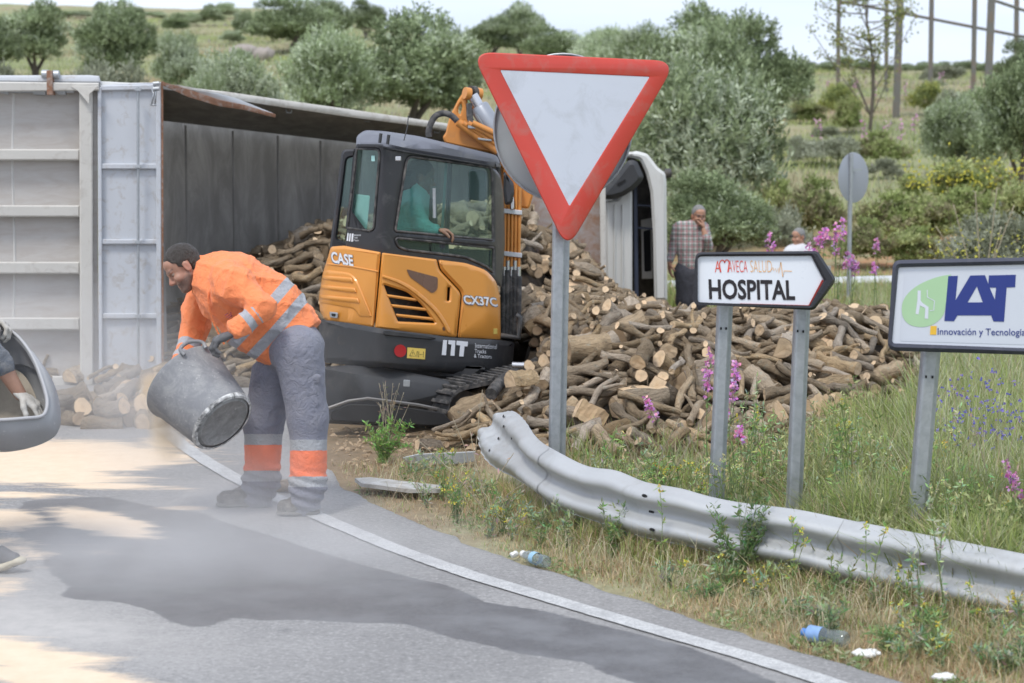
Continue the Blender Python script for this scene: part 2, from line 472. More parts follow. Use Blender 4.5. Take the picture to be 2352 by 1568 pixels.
ii = np.arange(nr * nc).reshape(nr, nc)
Q = np.stack([ii[:-1, :-1], ii[:-1, 1:], ii[1:, 1:], ii[1:, :-1]], -1).reshape(-1, 4)
me = fast('ground', np.stack([GX, GY, GZ], -1).reshape(-1, 3), Q)
# cover: 0 bare brown earth .. .5 dry grass .. 1 green ; earth: red bank
px_, py_ = PXa(np.stack([GX, GY, GZ + .02], -1).reshape(-1, 3)); X_, Y_ = GX.ravel(), GY.ravel()
cover = .62 + .35 * vnoise(X_, Y_, .35, 8) + .2 * vnoise(X_, Y_, 1.3, 9)
near = (Y_ < 26); off = X_ - edge_x(Y_)
cover = np.where(near, .42 + .25 * vnoise(X_, Y_, 1.6, 10) + np.clip((off - .9) * .35, 0, .35), cover)
dirt = (np.exp(-(((px_ - 830) / 190) ** 2 + ((py_ - 1010) / 75) ** 2))) * near
cover = cover - dirt * .9
cover = np.where(near & (Y_ > 12.4) & (px_ < 2080), cover - .5, cover)
red = np.exp(-((Y_ - 31.0) / 2.6) ** 2) * np.clip(.75 + vnoise(X_, Y_, .9, 12), 0, 1) + .8 * np.exp(-(((px_ - 2330) / 130) ** 2 + ((py_ - 470) / 60) ** 2)) \
    + .7 * np.exp(-(((px_ - 1060) / 60) ** 2 + ((py_ - 230) / 45) ** 2)) + .5 * np.exp(-(((px_ - 400) / 160) ** 2 + ((py_ - 185) / 14) ** 2)) \
    + .5 * np.exp(-(((px_ - 620) / 90) ** 2 + ((py_ - 62) / 22) ** 2)) + .5 * np.exp(-(((px_ - 1870) / 90) ** 2 + ((py_ - 258) / 14) ** 2))
red = np.maximum(red, np.exp(-((Y_ - 30.5) / 2.6) ** 2) * 1.0 * (px_ > 1150)); setval(me, np.clip(cover, 0, 1), 'cover'); setval(me, np.clip(red, 0, 1), 'red')
m, nt, b, out = newmat('earth_and_grass')
v = objco(nt)
a1 = nt.nodes.new('ShaderNodeAttribute'); a1.attribute_name = 'cover'; a2 = nt.nodes.new('ShaderNodeAttribute'); a2.attribute_name = 'red'
n1 = noisen(nt, v, 1.1, 8, .65, .4); n2 = noisen(nt, v, 14, 8, .7); n3 = noisen(nt, v, .25, 3)
cn = math2(nt, 'MULTIPLY_ADD', n1, .9); cn.node.inputs[2].default_value = -.45
cv = math2(nt, 'ADD', a1.outputs['Fac'], cn)
c = ramp(nt, cv, [(.05, (.27, .195, .125)), (.3, (.33, .25, .155)), (.5, (.38, .35, .22)), (.7, (.31, .33, .18)), (.95, (.25, .29, .13))])
c = mixc(nt, ramp(nt, n2, [(.35, 0.0), (.7, .45)]), c, (.09, .085, .05))
rf = math2(nt, 'MULTIPLY', a2.outputs['Fac'], ramp(nt, n1, [(.38, 0.0), (.56, 1.0)]))
c = mixc(nt, rf, c, mixc(nt, n2, (.40, .19, .10), (.52, .30, .18)))
nt.links.new(c, b.inputs['Base Color']); b.inputs['Roughness'].default_value = .95; b.inputs['Specular IOR Level'].default_value = .1
bump(nt, b, n2, .6, .03)
ground = link('ground', me, m, None, True); props(ground, 'rough verge and hillside of earth and dry grass', kind='structure')

# road -------------------------------------------------------------
ry = np.concatenate([np.arange(-30, 6.6, 1.8), np.arange(6.8, 17.2, .03)])
tt = np.concatenate([np.linspace(0, 1, 30, endpoint=False) * 9 - 14, np.arange(-5, 0, .03), ])
RX = np.zeros((len(ry), len(tt) + 1)); RY = np.repeat(ry[:, None], len(tt) + 1, 1)
ex = edge_x(ry) + .035 * vnoise(ry, ry * 0, 9., 20) + .02 * vnoise(ry, ry * 0, 27., 21)
for i in range(len(ry)):
    RX[i, :-1] = ex[i] + tt - 0.0; RX[i, -1] = ex[i]
RZ = np.zeros_like(RX) + .004 * vnoise(RX, RY, .8, 22)
RZ[:, -1] = -.03
nr, nc = RX.shape; ii = np.arange(nr * nc).reshape(nr, nc)
Q = np.stack([ii[:-1, :-1], ii[:-1, 1:], ii[1:, 1:], ii[1:, :-1]], -1).reshape(-1, 4)
V = np.stack([RX, RY, RZ], -1).reshape(-1, 3); me = fast('road', V, Q)
px_, py_ = PXa(V)
def blobm(cx, cy_, rx, ry_, ang=0):
    a = math.radians(ang); dx = px_ - cx; dy = py_ - cy_
    u = dx * math.cos(a) + dy * math.sin(a); w_ = -dx * math.sin(a) + dy * math.cos(a)
    return np.exp(-((u / rx) ** 2 + (w_ / ry_) ** 2))
sand = np.zeros(len(V))
for q in [(60, 1045, 360, 34, 0, 1.5), (250, 1062, 220, 26, -4, 1.15), (60, 1090, 260, 22, 2, 1.3), (250, 1115, 190, 12, 2, .75), (40, 1135, 160, 12, 0, .7), (235, 1200, 120, 26, 10, 1.35), (0, 1190, 110, 24, 3, 1.2),
          (40, 1260, 110, 40, 10, .62), (200, 1260, 120, 30, 8, .35), (0, 1345, 90, 40, 0, .55), (0, 1500, 300, 42, 8, 1.15), (150, 1560, 260, 45, 8, 1.1), (390, 1120, 100, 9, 4, .6), (-300, 1180, 300, 150, 0, .8), (420, 1165, 80, 8, 0, .6), (380, 1020, 90, 25, 0, .7)]:
    sand = np.maximum(sand, blobm(*q[:5]) * q[5] * 1.15)
pale = .75 * blobm(100, 1440, 420, 60, 6) + .5 * blobm(520, 1150, 160, 40) + .45 * blobm(0, 1400, 250, 90)
def inpoly(poly):
    c = np.zeros(len(px_), bool); n = len(poly)
    for i in range(n):
        x1, y1 = poly[i]; x2, y2 = poly[(i + 1) % n]
        if y1 == y2: continue
        m_ = ((y1 > py_) != (y2 > py_)) & (px_ < (x2 - x1) * (py_ - y1) / (y2 - y1) + x1); c ^= m_
    return c
wet = [(60, 1150), (240, 1140), (360, 1165), (470, 1178), (520, 1200), (640, 1235), (760, 1275), (900, 1315), (1050, 1350), (1120, 1385), (1240, 1400), (1420, 1445), (1560, 1480), (1700, 1530), (1850, 1600), (1560, 1600),
       (1400, 1552), (1340, 1520), (1200, 1502), (1000, 1455), (930, 1430), (840, 1432), (700, 1424), (600, 1426), (535, 1415), (510, 1428), (490, 1438), (430, 1439), (380, 1425), (350, 1405), (300, 1388), (250, 1380), (200, 1378), (150, 1374), (130, 1365),
       (160, 1350), (120, 1320), (90, 1280), (50, 1240), (20, 1190)]
far_ = np.zeros(len(V))
wp = inpoly(wet).astype(float)
g_ = wp.reshape(nr, nc)
for _ in range(3):
    g_ = (g_ + np.roll(g_, 1, 0) + np.roll(g_, -1, 0) + np.roll(g_, 1, 1) + np.roll(g_, -1, 1)) / 5
setval(me, np.clip(sand, 0, 2), 'sand'); setval(me, g_.ravel(), 'wet'); setval(me, np.clip(pale, 0, 1), 'pale'); setval(me, np.clip((px_ - 620) / 560, 0, 1) ** 1.2, 'damp')
m, nt, b, out = newmat('asphalt')
v = objco(nt)
at = {}
for k in ('sand', 'wet', 'pale', 'damp'):
    q = nt.nodes.new('ShaderNodeAttribute'); q.attribute_name = k; at[k] = q.outputs['Fac']
nf = noisen(nt, v, 34, 9, .9); nm = noisen(nt, v, 9, 8, .7); nl = noisen(nt, v, 1.1, 4, .6)
vo = N(nt, 'ShaderNodeTexVoronoi', Scale=42.0); nt.links.new(v, vo.inputs['Vector'])
base = mixc(nt, nm, (.205, .20, .197), (.285, .278, .273))
base = mixc(nt, ramp(nt, nl, [(.4, 0.0), (.62, .5)]), base, (.37, .36, .352))
base = mixc(nt, ramp(nt, vo.outputs['Distance'], [(.0, .75), (.42, 0.0)]), base, (.42, .41, .40))
base = mixc(nt, ramp(nt, nf, [(.5, 0.0), (.62, .6)]), base, (.10, .10, .10)); base = mixc(nt, ramp(nt, nf, [(.36, .6), (.46, 0.0)]), base, (.45, .44, .43))
crk = noisen(nt, v, 2.3, 10, .8, 1.5)
base = mixc(nt, ramp(nt, crk, [(.60, 0.0), (.66, .55)]), base, (.13, .13, .135))
dust = math2(nt, 'MULTIPLY', at['pale'], ramp(nt, nm, [(.25, .5), (.6, 1.0)]))
base = mixc(nt, dust, base, (.46, .44, .42))
wn = math2(nt, 'MULTIPLY_ADD', noisen(nt, v, 24, 9, .85), 1.3); wn.node.inputs[2].default_value = -.65
wf = ramp(nt, math2(nt, 'ADD', at['wet'], wn), [(.44, 0.0), (.60, 1.0)])
wetc = mixc(nt, ramp(nt, nf, [(.4, 0.0), (.7, 1.0)]), (.085, .083, .086), (.17, .165, .165))
wetc = mixc(nt, ramp(nt, noisen(nt, v, 3.0, 5, .6), [(.42, 0.0), (.66, .75)]), wetc, (.20, .20, .205))
wetc = mixc(nt, math2(nt, 'MULTIPLY', math2(nt, 'SUBTRACT', 1.0, at['damp']), ramp(nt, nm, [(.3, .2), (.6, .6)])), wetc, (.19, .18, .175))
base = mixc(nt, wf, base, wetc)
mpn = nt.nodes.new('ShaderNodeMapping'); mpn.inputs['Scale'].default_value = (.45, 1.6, 1); nt.links.new(v, mpn.inputs[0])
ns = noisen(nt, mpn.outputs[0], 4.2, 10, .74, .7)
sn = math2(nt, 'MULTIPLY_ADD', ns, 1.9); sn.node.inputs[2].default_value = -.95
sf = math2(nt, 'ADD', at['sand'], sn)
sfr = ramp(nt, sf, [(.38, 0.0), (.80, .97)])
gate = ramp(nt, at['sand'], [(.10, 0.0), (.3, 1.0)])
sandc = mixc(nt, nm, (.66, .49, .33), (.86, .72, .56))
base = mixc(nt, math2(nt, 'MULTIPLY', sfr, gate), base, sandc)
nt.links.new(base, b.inputs['Base Color'])
rg = math2(nt, 'MULTIPLY_ADD', wf, -.36); rg.node.inputs[2].default_value = .88
rg2 = math2(nt, 'MAXIMUM', rg, math2(nt, 'MULTIPLY', math2(nt, 'MULTIPLY', sfr, gate), .9))
nt.links.new(rg2, b.inputs['Roughness'])
bump(nt, b, nf, .5, .006)
road = link('road', me, m, None, True); props(road, 'grey asphalt road with a wet patch and spilled sand', kind='structure')

LINE = [(375, 985), (420, 1025), (480, 1065), (540, 1100), (600, 1130), (668, 1160), (760, 1200), (900, 1258), (1000, 1294), (1100, 1328), (1300, 1388), (1500, 1447), (1700, 1505), (1880, 1562), (2100, 1640), (2500, 1800)]
pts = [G(*p) for p in LINE]; pp, fr = frames(pts); V = []; Fc = []
NS = 8
dense = []
for a, b2 in zip(pts, pts[1:]):
    for t in range(10): dense.append(a.lerp(b2, t / 10))
dense, fr = frames(dense)
for k, (p, f_) in enumerate(zip(dense, fr)):
    n_ = Vector((f_[0].y, -f_[0].x, 0)).normalized()
    for j in range(5):
        q = p + n_ * (-.055 + .11 * j / 4); V.append((q.x + (.004 * float(vnoise(q.x, q.y, 60., 61)) if j in (0, 4) else 0), q.y + (.006 * float(vnoise(q.x, q.y, 45., 62)) if j in (0, 4) else 0), .0065 + .004 * float(vnoise(q.x, q.y, .8, 22))))
for i in range(len(dense) - 1):
    for j in range(4): a = i * 5 + j; Fc.append((a, a + 1, a + 6, a + 5))
m, nt, b, out = newmat('road_paint'); v = objco(nt)
nf = noisen(nt, v, 90, 6, .8); nm = noisen(nt, v, 6, 8, .75)
c = mixc(nt, ramp(nt, nf, [(.44, 0.0), (.58, 1.0)]), (.58, .58, .57), (.37, .37, .37))
c = mixc(nt, ramp(nt, nm, [(.48, 0.0), (.64, .8)]), c, (.34, .34, .34))
nt.links.new(c, b.inputs['Base Color']); b.inputs['Roughness'].default_value = .7; bump(nt, b, nf, .4, .004)
o = mobj('road_marking', V, Fc, m, None, True); props(o, 'worn white edge line', kind='structure')

# ================================================================== GUARD RAIL (near, knocked down)
ST = [  # top px, bottom px, distance
 ((1160, 947), (1097, 1004), 11.75, .5), ((1178, 944), (1108, 1045), 11.6, .7), ((1192, 952), (1136, 1073), 11.4, .9), ((1208, 972), (1180, 1097), 11.1, 1), ((1226, 998), (1215, 1118), 10.75, 1), ((1250, 1021), (1245, 1140), 10.5, 1), ((1290, 1043), (1288, 1168), 10.2, 1), ((1352, 1071), (1352, 1192), 9.98, 1), ((1417, 1082), (1410, 1212), 9.8, 1), ((1482, 1106), (1478, 1233), 9.6, 1), ((1560, 1122), (1556, 1251), 9.42, 1), ((1628, 1139), (1625, 1264), 9.3, 1), ((1720, 1157), (1718, 1283), 9.14, 1), ((1846, 1173), (1842, 1308), 8.96, 1), ((1998, 1203), (1996, 1350), 8.74, 1),
 ((2172, 1238), (2170, 1386), 8.48, 1), ((2352, 1271), (2350, 1425), 8.22, 1), ((2600, 1322), (2598, 1482), 7.9, 1), ((2900, 1385), (2898, 1550), 7.6, 1)]
T0 = [P(*s[0], s[2]) for s in ST]; B0 = [P(*s[1], s[2] - .03) for s in ST]; A0 = [s[3] for s in ST]
def cr_(pts, n):
    out = []
    for i in range(len(pts) - 1):
        p0, p1, p2, p3 = pts[max(i - 1, 0)], pts[i], pts[i + 1], pts[min(i + 2, len(pts) - 1)]
        for k in range(n):
            t = k / n; out.append(.5 * ((2 * p1) + (-1 * p0 + p2) * t + (2 * p0 - 5 * p1 + 4 * p2 - p3) * t * t + (-1 * p0 + 3 * p1 - 3 * p2 + p3) * t ** 3))
    out.append(pts[-1]); return out
Tn = cr_(T0, 8); Bn = cr_(B0, 8); An = cr_(A0, 8)
def wprof(t):  # bulge toward the road, metres
    prof = [(0, .0), (.04, .012), (.14, .07), (.22, .083), (.30, .078), (.42, .022), (.5, .008), (.58, .022), (.70, .078), (.78, .083), (.86, .07), (.96, .012), (1, .0)]
    return np.interp(t, [p[0] for p in prof], [p[1] for p in prof])
NT = 26; V = []; Fc = []
nrm = []
for i in range(len(Tn)):
    tg = (Tn[min(i + 1, len(Tn) - 1)] - Tn[max(i - 1, 0)]); up = (Tn[i] - Bn[i]).normalized()
    n_ = tg.cross(up); n_ = n_.normalized()
    if n_.y > 0: n_ = -n_
    n_ = (n_ + Vector((-.15, -.6, 0))).normalized(); nrm.append(n_)
for i in range(len(Tn)):
    dent = An[i]
    for j in range(NT + 1):
        t = j / NT; p = Tn[i].lerp(Bn[i], t)
        o_ = float(wprof(t)) * dent * (.8 if i < 30 else .92)
        if i < 34:
            o_ *= 1 + .25 * math.sin(i * .8 + j * .35) * max(0, 1 - i / 34) * .7; o_ += .012 * math.sin(i * 1.9 + t * 7) * max(0, 1 - i / 34) * .7
        q = p + nrm[i] * o_ + Vector((0, 0, .002 * math.sin(i * .33)))
        V.append(q)
n1 = len(V)
for i in range(len(Tn)):
    for j in range(NT + 1): V.append(V[i * (NT + 1) + j] - nrm[i] * .006)
for i in range(len(Tn) - 1):
    for j in range(NT):
        a = i * (NT + 1) + j; Fc.append((a, a + 1, a + NT + 2, a + NT + 1)); Fc.append((a + n1, a + n1 + NT + 1, a + n1 + NT + 2, a + n1 + 1))
for i in range(len(Tn) - 1):
    for j in (0, NT): a = i * (NT + 1) + j; Fc.append((a, a + NT + 1, a + n1 + NT + 1, a + n1))
for i in (0, len(Tn) - 1):
    for j in range(NT): a = i * (NT + 1) + j; Fc.append((a, a + n1, a + n1 + 1, a + 1))
rail = thing('guard_rail', 'long crumpled galvanised guard rail bent up at its left end beside the road', 'guard rail', tuple(G(1800, 1330)))
mobj('beam', V, Fc, galv2, rail, True)
hole_m = M('bolt_hole', (.012, .012, .013), .9, 0, .1, bstr=0)
for (i, t) in [(10, .18), (16, .3), (12, .55), (14, .8), (22, .35), (74, .22), (74, .5), (76, .8), (105, .5)]:
    a = V[i * (NT + 1) + int(t * NT)]; nn = nrm[i]; tg = (Tn[i + 1] - Tn[i]).normalized(); s_ = nn.cross(tg)
    vv = [a + nn * .0035 + tg * (.02 * math.cos(q * math.pi / 5)) + s_ * (.009 * math.sin(q * math.pi / 5)) for q in range(10)]
    mobj('bolt_hole', vv, [tuple(range(10))], hole_m, rail)
# overlap joints: second sheet lapped 3 mm proud, and the torn lip
def lap(i0, i1, nm_):
    VV = []; FF = []
    for i in range(i0, i1):
        for j in range(NT + 1): VV.append(V[i * (NT + 1) + j] + nrm[i] * .004)
    w_ = NT + 1
    for i in range(i1 - i0 - 1):
        for j in range(NT): a = i * w_ + j; FF.append((a, a + 1, a + w_ + 1, a + w_))
    mobj(nm_, VV, FF, galv2, rail, True)
lap(36, 44, 'lap_joint'); lap(104, 110, 'lap_joint')
for i in (40, 78, 110):
    c = Bn[i].lerp(Tn[i], .5) - nrm[i] * .06; c.z = .12
    box('post', c + Vector((0, .03, -.02)), (.05, 0, 0), (0, .03, 0), (0, 0, .2), galv, rail, .004)
# bent post and loose pieces by the rail end
plate('steel_strip', [(925, 1050), (960, 1042), (1010, 1040), (1092, 1036), (1092, 1060), (1050, 1066), (990, 1068), (930, 1064)], lambda x, y: 12.3, .05, galv, None, .004)
props(bpy.data.objects['steel_strip'], 'grey galvanised strip lying in the grass left of the bent rail end', 'metal strip')
pl = [G(815, 1106, .03), G(850, 1104, .03), G(1015, 1123, .03), G(1012, 1132, .03), G(940, 1132, .03), G(830, 1118, .03)]
bm = bmesh.new(); vs = [bm.verts.new(p) for p in pl]; f_ = bm.faces.new(vs); r_ = bmesh.ops.extrude_face_region(bm, geom=[f_])
for e in r_['geom']:
    if isinstance(e, bmesh.types.BMVert): e.co.z += .022
o = bobj('white_board', bm, white_paint); o.data.materials[0] = M('board_grey', (.50, .50, .49), .7, 0, .2, 9, dirt=(.3, .28, .25)); props(o, 'flat pale board lying on the verge by the road edge', 'board')

# ================================================================== ROAD SIGNS
def cpost(top, bot, d, wpx, name, parent, face=.62, zb=None):
    """C shaped steel post: wide lit face, narrow side flange; down into the ground"""
    p1 = P(top[0], top[1], d); p0 = P(bot[0], bot[1], d)
    dirv = (p0 - p1).normalized(); L = (p1.z + .15) / abs(dirv.z); p0 = p1 + dirv * L
    wm = wpx * d / F; ax = Vector((1, .12, 0)).normalized(); dp = Vector((-.12, 1, 0))
    a, b2 = -wm / 2, wm / 2; s = a + wm * face
    prof = [(a, .012), (a + .004, .002), (a + .012, 0), (s - .006, 0), (s, .004), (s + .004, .03), (b2 - .01, .034), (b2, .04), (b2, .05), (s + .002, .052), (a, .052)]
    V = [p1 + ax * x + dp * y for x, y in prof] + [p0 + ax * x + dp * y for x, y in prof]; n = len(prof)
    Fc = [(i, (i + 1) % n, n + (i + 1) % n, n + i) for i in range(n)] + [tuple(range(n)), tuple(range(2 * n - 1, n - 1, -1))]
    return mobj(name, V, Fc, galv, parent)
# --- give way sign
gw = thing('yield_sign', 'red and white inverted triangle road sign on a tall grey post', 'road sign', tuple(G(1285, 1162)))
cpost((1299, 150), (1282, 1040), 11.0, 40, 'post', gw)
red_m = M('sign_red', (.60, .06, .04), .42, 0, .12, 3, 30, .03, .001, (.48, .14, .11), 7, .4, coat=.15)
sign_white = M('sign_white', (.60, .63, .70), .35, 0, .06, 2, 200, .02, .0006, (.47, .49, .53), 5, .36, coat=.2)
dsg = lambda x, y: 10.93 + (x - 1308) * .0007
outl = rnd([(1082, 118), (1554, 140), (1303, 575)], 52, 8)
inn = rnd([(1149.5, 161), (1491.5, 176.5), (1308, 472)], 2, 1)
plate('border', outl, dsg, .022, red_m, gw, .006, [inn[::-1]], 0)
plate('sign_face', [(p[0] + (1308 - p[0]) * -.004, p[1] + (250 - p[1]) * -.006) for p in inn], lambda x, y: dsg(x, y) + .004, .012, sign_white, gw, 0)
for y in (210, 330): box('bracket', P(1300, y, 10.975), (.1, 0, 0), (0, .012, 0), (0, 0, .02), galv, gw, .002)
cs = thing('round_sign', 'back of a round grey road sign behind the red triangle, on the same post', 'road sign', tuple(G(1290, 1162)))
n = 48
plate('disc', [(1293 + 161 * math.cos(2 * math.pi * k / n), 293 + 172 * math.sin(2 * math.pi * k / n)) for k in range(n)], lambda x, y: 11.16 + ((x - 1293) / 161) ** 2 * .012, .012, M('sign_back', (.36, .385, .39), .5, .3, .05, 3, 120, .03, .001, (.30, .33, .33), 4, .4), cs, .003, step=20)
V = []; Fc = []
for k in range(n + 1):
    a = 2 * math.pi * k / n
    for r, dd in ((161, 11.17), (161, 11.145), (156, 11.145), (156, 11.165)): V.append(P(1293 + r * math.cos(a), 293 + r * 1.07 * math.sin(a), dd))
for k in range(n):
    for j in range(4): a = k * 4 + j; b2 = k * 4 + (j + 1) % 4; Fc.append((a, b2, b2 + 4, a + 4))
mobj('rim', V, Fc, galv, cs, True)

# --- hospital sign
hs = thing('hospital_sign', 'white arrow sign reading HOSPITAL on two grey posts', 'road sign', tuple(G(1740, 1264)))
cpost((1670, 700), (1655, 1045), 9.8, 37, 'post', hs, .68); cpost((1848, 706), (1829, 1168), 9.8, 38, 'post', hs, .68)
fr_m = M('sign_frame_black', (.022, .022, .027), .28, 0, .15, 6, 60, .04, .002, (.05, .05, .055), 6, .3, coat=.3)
edge_red = M('sign_edge_red', (.30, .02, .012), .35, 0, .1, bstr=.05)
ho = [(1598, 577.5), (1876, 576), (1896, 604), (1917, 635), (1919.5, 645), (1913, 656), (1873, 706), (1864, 710.5), (1598, 700)]
ho = rnd([(1597, 579), (1878, 576), (1922, 643), (1870, 712), (1597, 699)], [16, 8, 14, 8, 12], 5)
hw = rnd([(1601.5, 588.5), (1863, 587), (1892.5, 644), (1859.5, 702), (1598.8, 694)], [12, 3, 2, 3, 8], 4)
dh = 9.70
plate('frame', ho, dh, .055, fr_m, hs, .012, [hw[::-1]])
plate('sign_face', hw, dh + .022, .02, M('sign_white_bright', (.78, .81, .86), .3, 0, .02, 3, 200, .02, .0005, (.72, .75, .8), 3, .3, coat=.2), hs, 0)
plate('red_edge', [(1888, 642), (1892, 644), (1862, 701), (1858, 704), (1700, 698.5), (1700, 696.5), (1857, 700.8)], dh + .014, .02, edge_red, hs, 0)
ink = M('sign_ink', (.018, .014, .018), .5, 0, .05, bstr=0)
text('lettering', 'HOSPITAL', 1629, 640.5, 1826.6, 687, dh + .019, ink, hs, .028, .012, -.04)
am = M('logo_red', (.75, .09, .06), .5, 0, .05, bstr=0); ao = M('logo_orange', (.80, .40, .10), .5, 0, .05, bstr=0)
text('logo_lettering', 'A', 1642, 599, 1655.5, 625, dh + .019, am, hs, -.01, 0, -.03)
text('logo_lettering', 'AVECA', 1673, 598, 1717, 625, dh + .019, am, hs, -.012, 0, -.03)
text('logo_lettering', 'SALUD', 1724, 598, 1773, 625, dh + .019, ao, hs, -.02, 0, -.03)
def pxline(name, pts, wd, d, mat, parent):
    V = []; Fc = []
    for i, p in enumerate(pts):
        a = Vector(pts[max(i - 1, 0)]); b2 = Vector(pts[min(i + 1, len(pts) - 1)]); t = (b2 - a).normalized(); nn = Vector((-t.y, t.x)) * wd / 2
        V += [P(p[0] + nn.x, p[1] + nn.y, d), P(p[0] - nn.x, p[1] - nn.y, d)]
    for i in range(len(pts) - 1): Fc.append((2 * i, 2 * i + 1, 2 * i + 3, 2 * i + 2))
    return mobj(name, V, Fc, mat, parent)
hp = []
for k in range(25):
    a = math.pi * 2 * (k / 24) ; hx = 16 * math.sin(a / 2 + math.pi / 2 * 0) ** 3
heart = [(1656, 625), (1653.5, 612), (1653, 604), (1656, 598.5), (1660, 597.3), (1663.5, 600), (1664.3, 603.5), (1666, 599), (1669.5, 596.6), (1673.5, 599), (1674.5, 605), (1673.5, 613), (1671.5, 625)]
pxline('logo_heart', cr_([Vector(p) for p in heart], 4), 2.2, dh + .019, am, hs)
pxline('logo_pulse', [(1772, 620), (1775, 613.5), (1778, 622), (1781, 616), (1784, 624), (1787, 616), (1789, 628), (1791, 616), (1793.5, 601.5), (1798, 636), (1801, 622), (1819, 622.5)], 1.5, dh + .0185, ao, hs)
for x, y in ((1666, 722), (1850, 722)): pass
dot = M('dark_hole', (.01, .01, .01), .9, 0, 0, bstr=0)
for x, y in ((1656, 754), (1668, 754), (1832, 760), (1845, 761)): box('bolt', P(x, y, 9.795), (.004, 0, 0), (0, .003, 0), (0, 0, .006), dot, hs)

# --- company sign
it = thing('company_sign', 'white sign with green leaf and blue IAT letters, cut by the right edge', 'road sign', tuple(G(2120, 1325)))
cpost((2146, 800), (2111, 1225), 9.2, 46, 'post', it, .7)
cpost((2520, 800), (2490, 1225), 9.2, 46, 'post', it, .7)
io = rnd([(2051, 597), (2600, 585), (2600, 822), (2038, 805)], [18, 20, 20, 22], 6)
iw = rnd([(2064, 613.5), (2588, 602), (2588, 808), (2048.5, 788)], [6, 8, 8, 8], 4)
di = 9.1
plate('frame', io, di, .06, M('sign_frame_grey', (.05, .053, .075), .4, 0, .1, 6, 60, .05, .002, (.09, .09, .11), 8, .35), it, .016, [iw[::-1]])
pale_w = M('sign_white_cool', (.66, .69, .76), .3, 0, .02, 3, 200, .02, .0005, (.60, .63, .71), 3, .3, coat=.2)
plate('sign_face', iw, di + .024, .02, pale_w, it, 0)
plate('sticker', rnd([(2077, 622), (2580, 611), (2580, 798), (2066, 783)], 6, 3), di + .0222, .001, M('sign_sticker', (.60, .63, .70), .35, 0, .02, bstr=0), it, 0)
iz = lambda x, y: (1938.7 + x * .3012, 531.3 + y * .3012)
leaf = [(818, 328), (720, 345), (600, 390), (510, 450), (455, 520), (440, 590), (452, 660), (500, 710), (570, 728), (640, 722), (700, 695), (755, 640), (775, 560), (785, 460), (797, 380)]
plate('logo_leaf', [iz(*p) for p in cr_([Vector(p) for p in leaf], 3)], di + .0205, .001, M('logo_green', (.40, .60, .36), .45, 0, .04, bstr=0), it, 0)
pxline('logo_figure', [iz(*p) for p in [(573, 450), (572, 520), (557, 630)]], 7.5, di + .0195, pale_w, it)
pxline('logo_figure', [iz(*p) for p in [(570, 530), (590, 555), (632, 580), (628, 665)]], 8, di + .0192, pale_w, it)
pxline('logo_figure', [iz(*p) for p in [(634, 445), (635, 500), (690, 530), (684, 600), (655, 604)]], 2, di + .0190, pale_w, it)
blue = M('logo_blue', (.022, .04, .22), .45, 0, .05, bstr=0)
iat = [(795, 340), (868, 338), (850, 525), (963, 336), (1075, 333), (1100, 400), (1105, 335), (1310, 330), (1305, 425), (1240, 427), (1220, 688), (1140, 686), (1122, 640), (865, 640), (838, 684), (765, 682)]
plate('logo_letters', [iz(*p) for p in iat], di + .0200, .0008, blue, it, 0, [[iz(*p) for p in [(1013, 418), (942, 541), (1058, 540)]], [iz(*p) for p in [(1110, 428), (1150, 520), (1160, 428)]]])
plate('logo_square', [iz(*p) for p in [(660, 720), (707, 720), (703, 788), (655, 787)]], di + .0200, .0008, M('logo_yellow', (.80, .48, .05), .45, 0, .05, bstr=0), it, 0)
text('lettering', 'Innovación y Tecnología', *iz(714, 736), 2355, 773.5, di + .0195, blue, it, .004, .01)
text('lettering', 'de la Tierra', 2365, 754, 2480, 772, di + .0195, blue, it, .004, .01) if False else None
for x, y in ((2127, 865), (2142, 865.5)): box('bolt', P(x, y, 9.195), (.004, 0, 0), (0, .003, 0), (0, 0, .006), dot, it)

# --- far round sign and far guard rail
fs = thing('distant_round_sign', 'back of a small round sign on a thin post beside the far road', 'road sign', tuple(G(1950, 700)))
n = 40; dfs = lambda x, y: 24.0 + (x - 1960) * .012
plate('disc', [(1960 + 35 * math.cos(2 * math.pi * k / n), 407.5 + 58 * math.sin(2 * math.pi * k / n)) for k in range(n)], dfs, .03, M('far_sign_back', (.38, .40, .45), .5, .2, .05, bstr=0), fs, .004)
tube('post', [P(1955, 352, 23.88), P(1952, 500, 23.9), P(1949, 705, 23.9)], .028, galv, fs, 10)
box('bracket', P(1958, 390, 23.93), (.12, .05, 0), (0, .02, 0), (0, 0, .015), galv, fs)
fr_ = thing('distant_guard_rail', 'straight pale guard rail along the far road behind the log pile', 'guard rail', tuple(G(1700, 672)))
def frail(a, b2):
    p0 = P(*a, 26.5); p1 = P(*b2, 26.5); V = []; Fc = []
    pr = [(0, 0), (.02, .05), (.08, .08), (.14, .02), (.17, .02), (.23, .08), (.29, .05), (.31, 0), (.31, -.006), (0, -.006)]
    for p in (p0, p1): V += [p + Vector((0, -y, -z)) for z, y in pr]
    n = len(pr); Fc = [(i, (i + 1) % n, n + (i + 1) % n, n + i) for i in range(n)] + [tuple(range(n)), tuple(range(n, 2 * n))]
    mobj('beam', V, Fc, M('pale_rail', (.58, .60, .62), .5, .3, .08, 4, 30, .05), fr_)
frail((1380, 648), (2500, 622))
for x in range(1420, 2500, 160):
    p = P(x, 640, 26.6); box('post', Vector((p.x, p.y, .18)), (.04, 0, 0), (0, .03, 0), (0, 0, .2), galv, fr_)
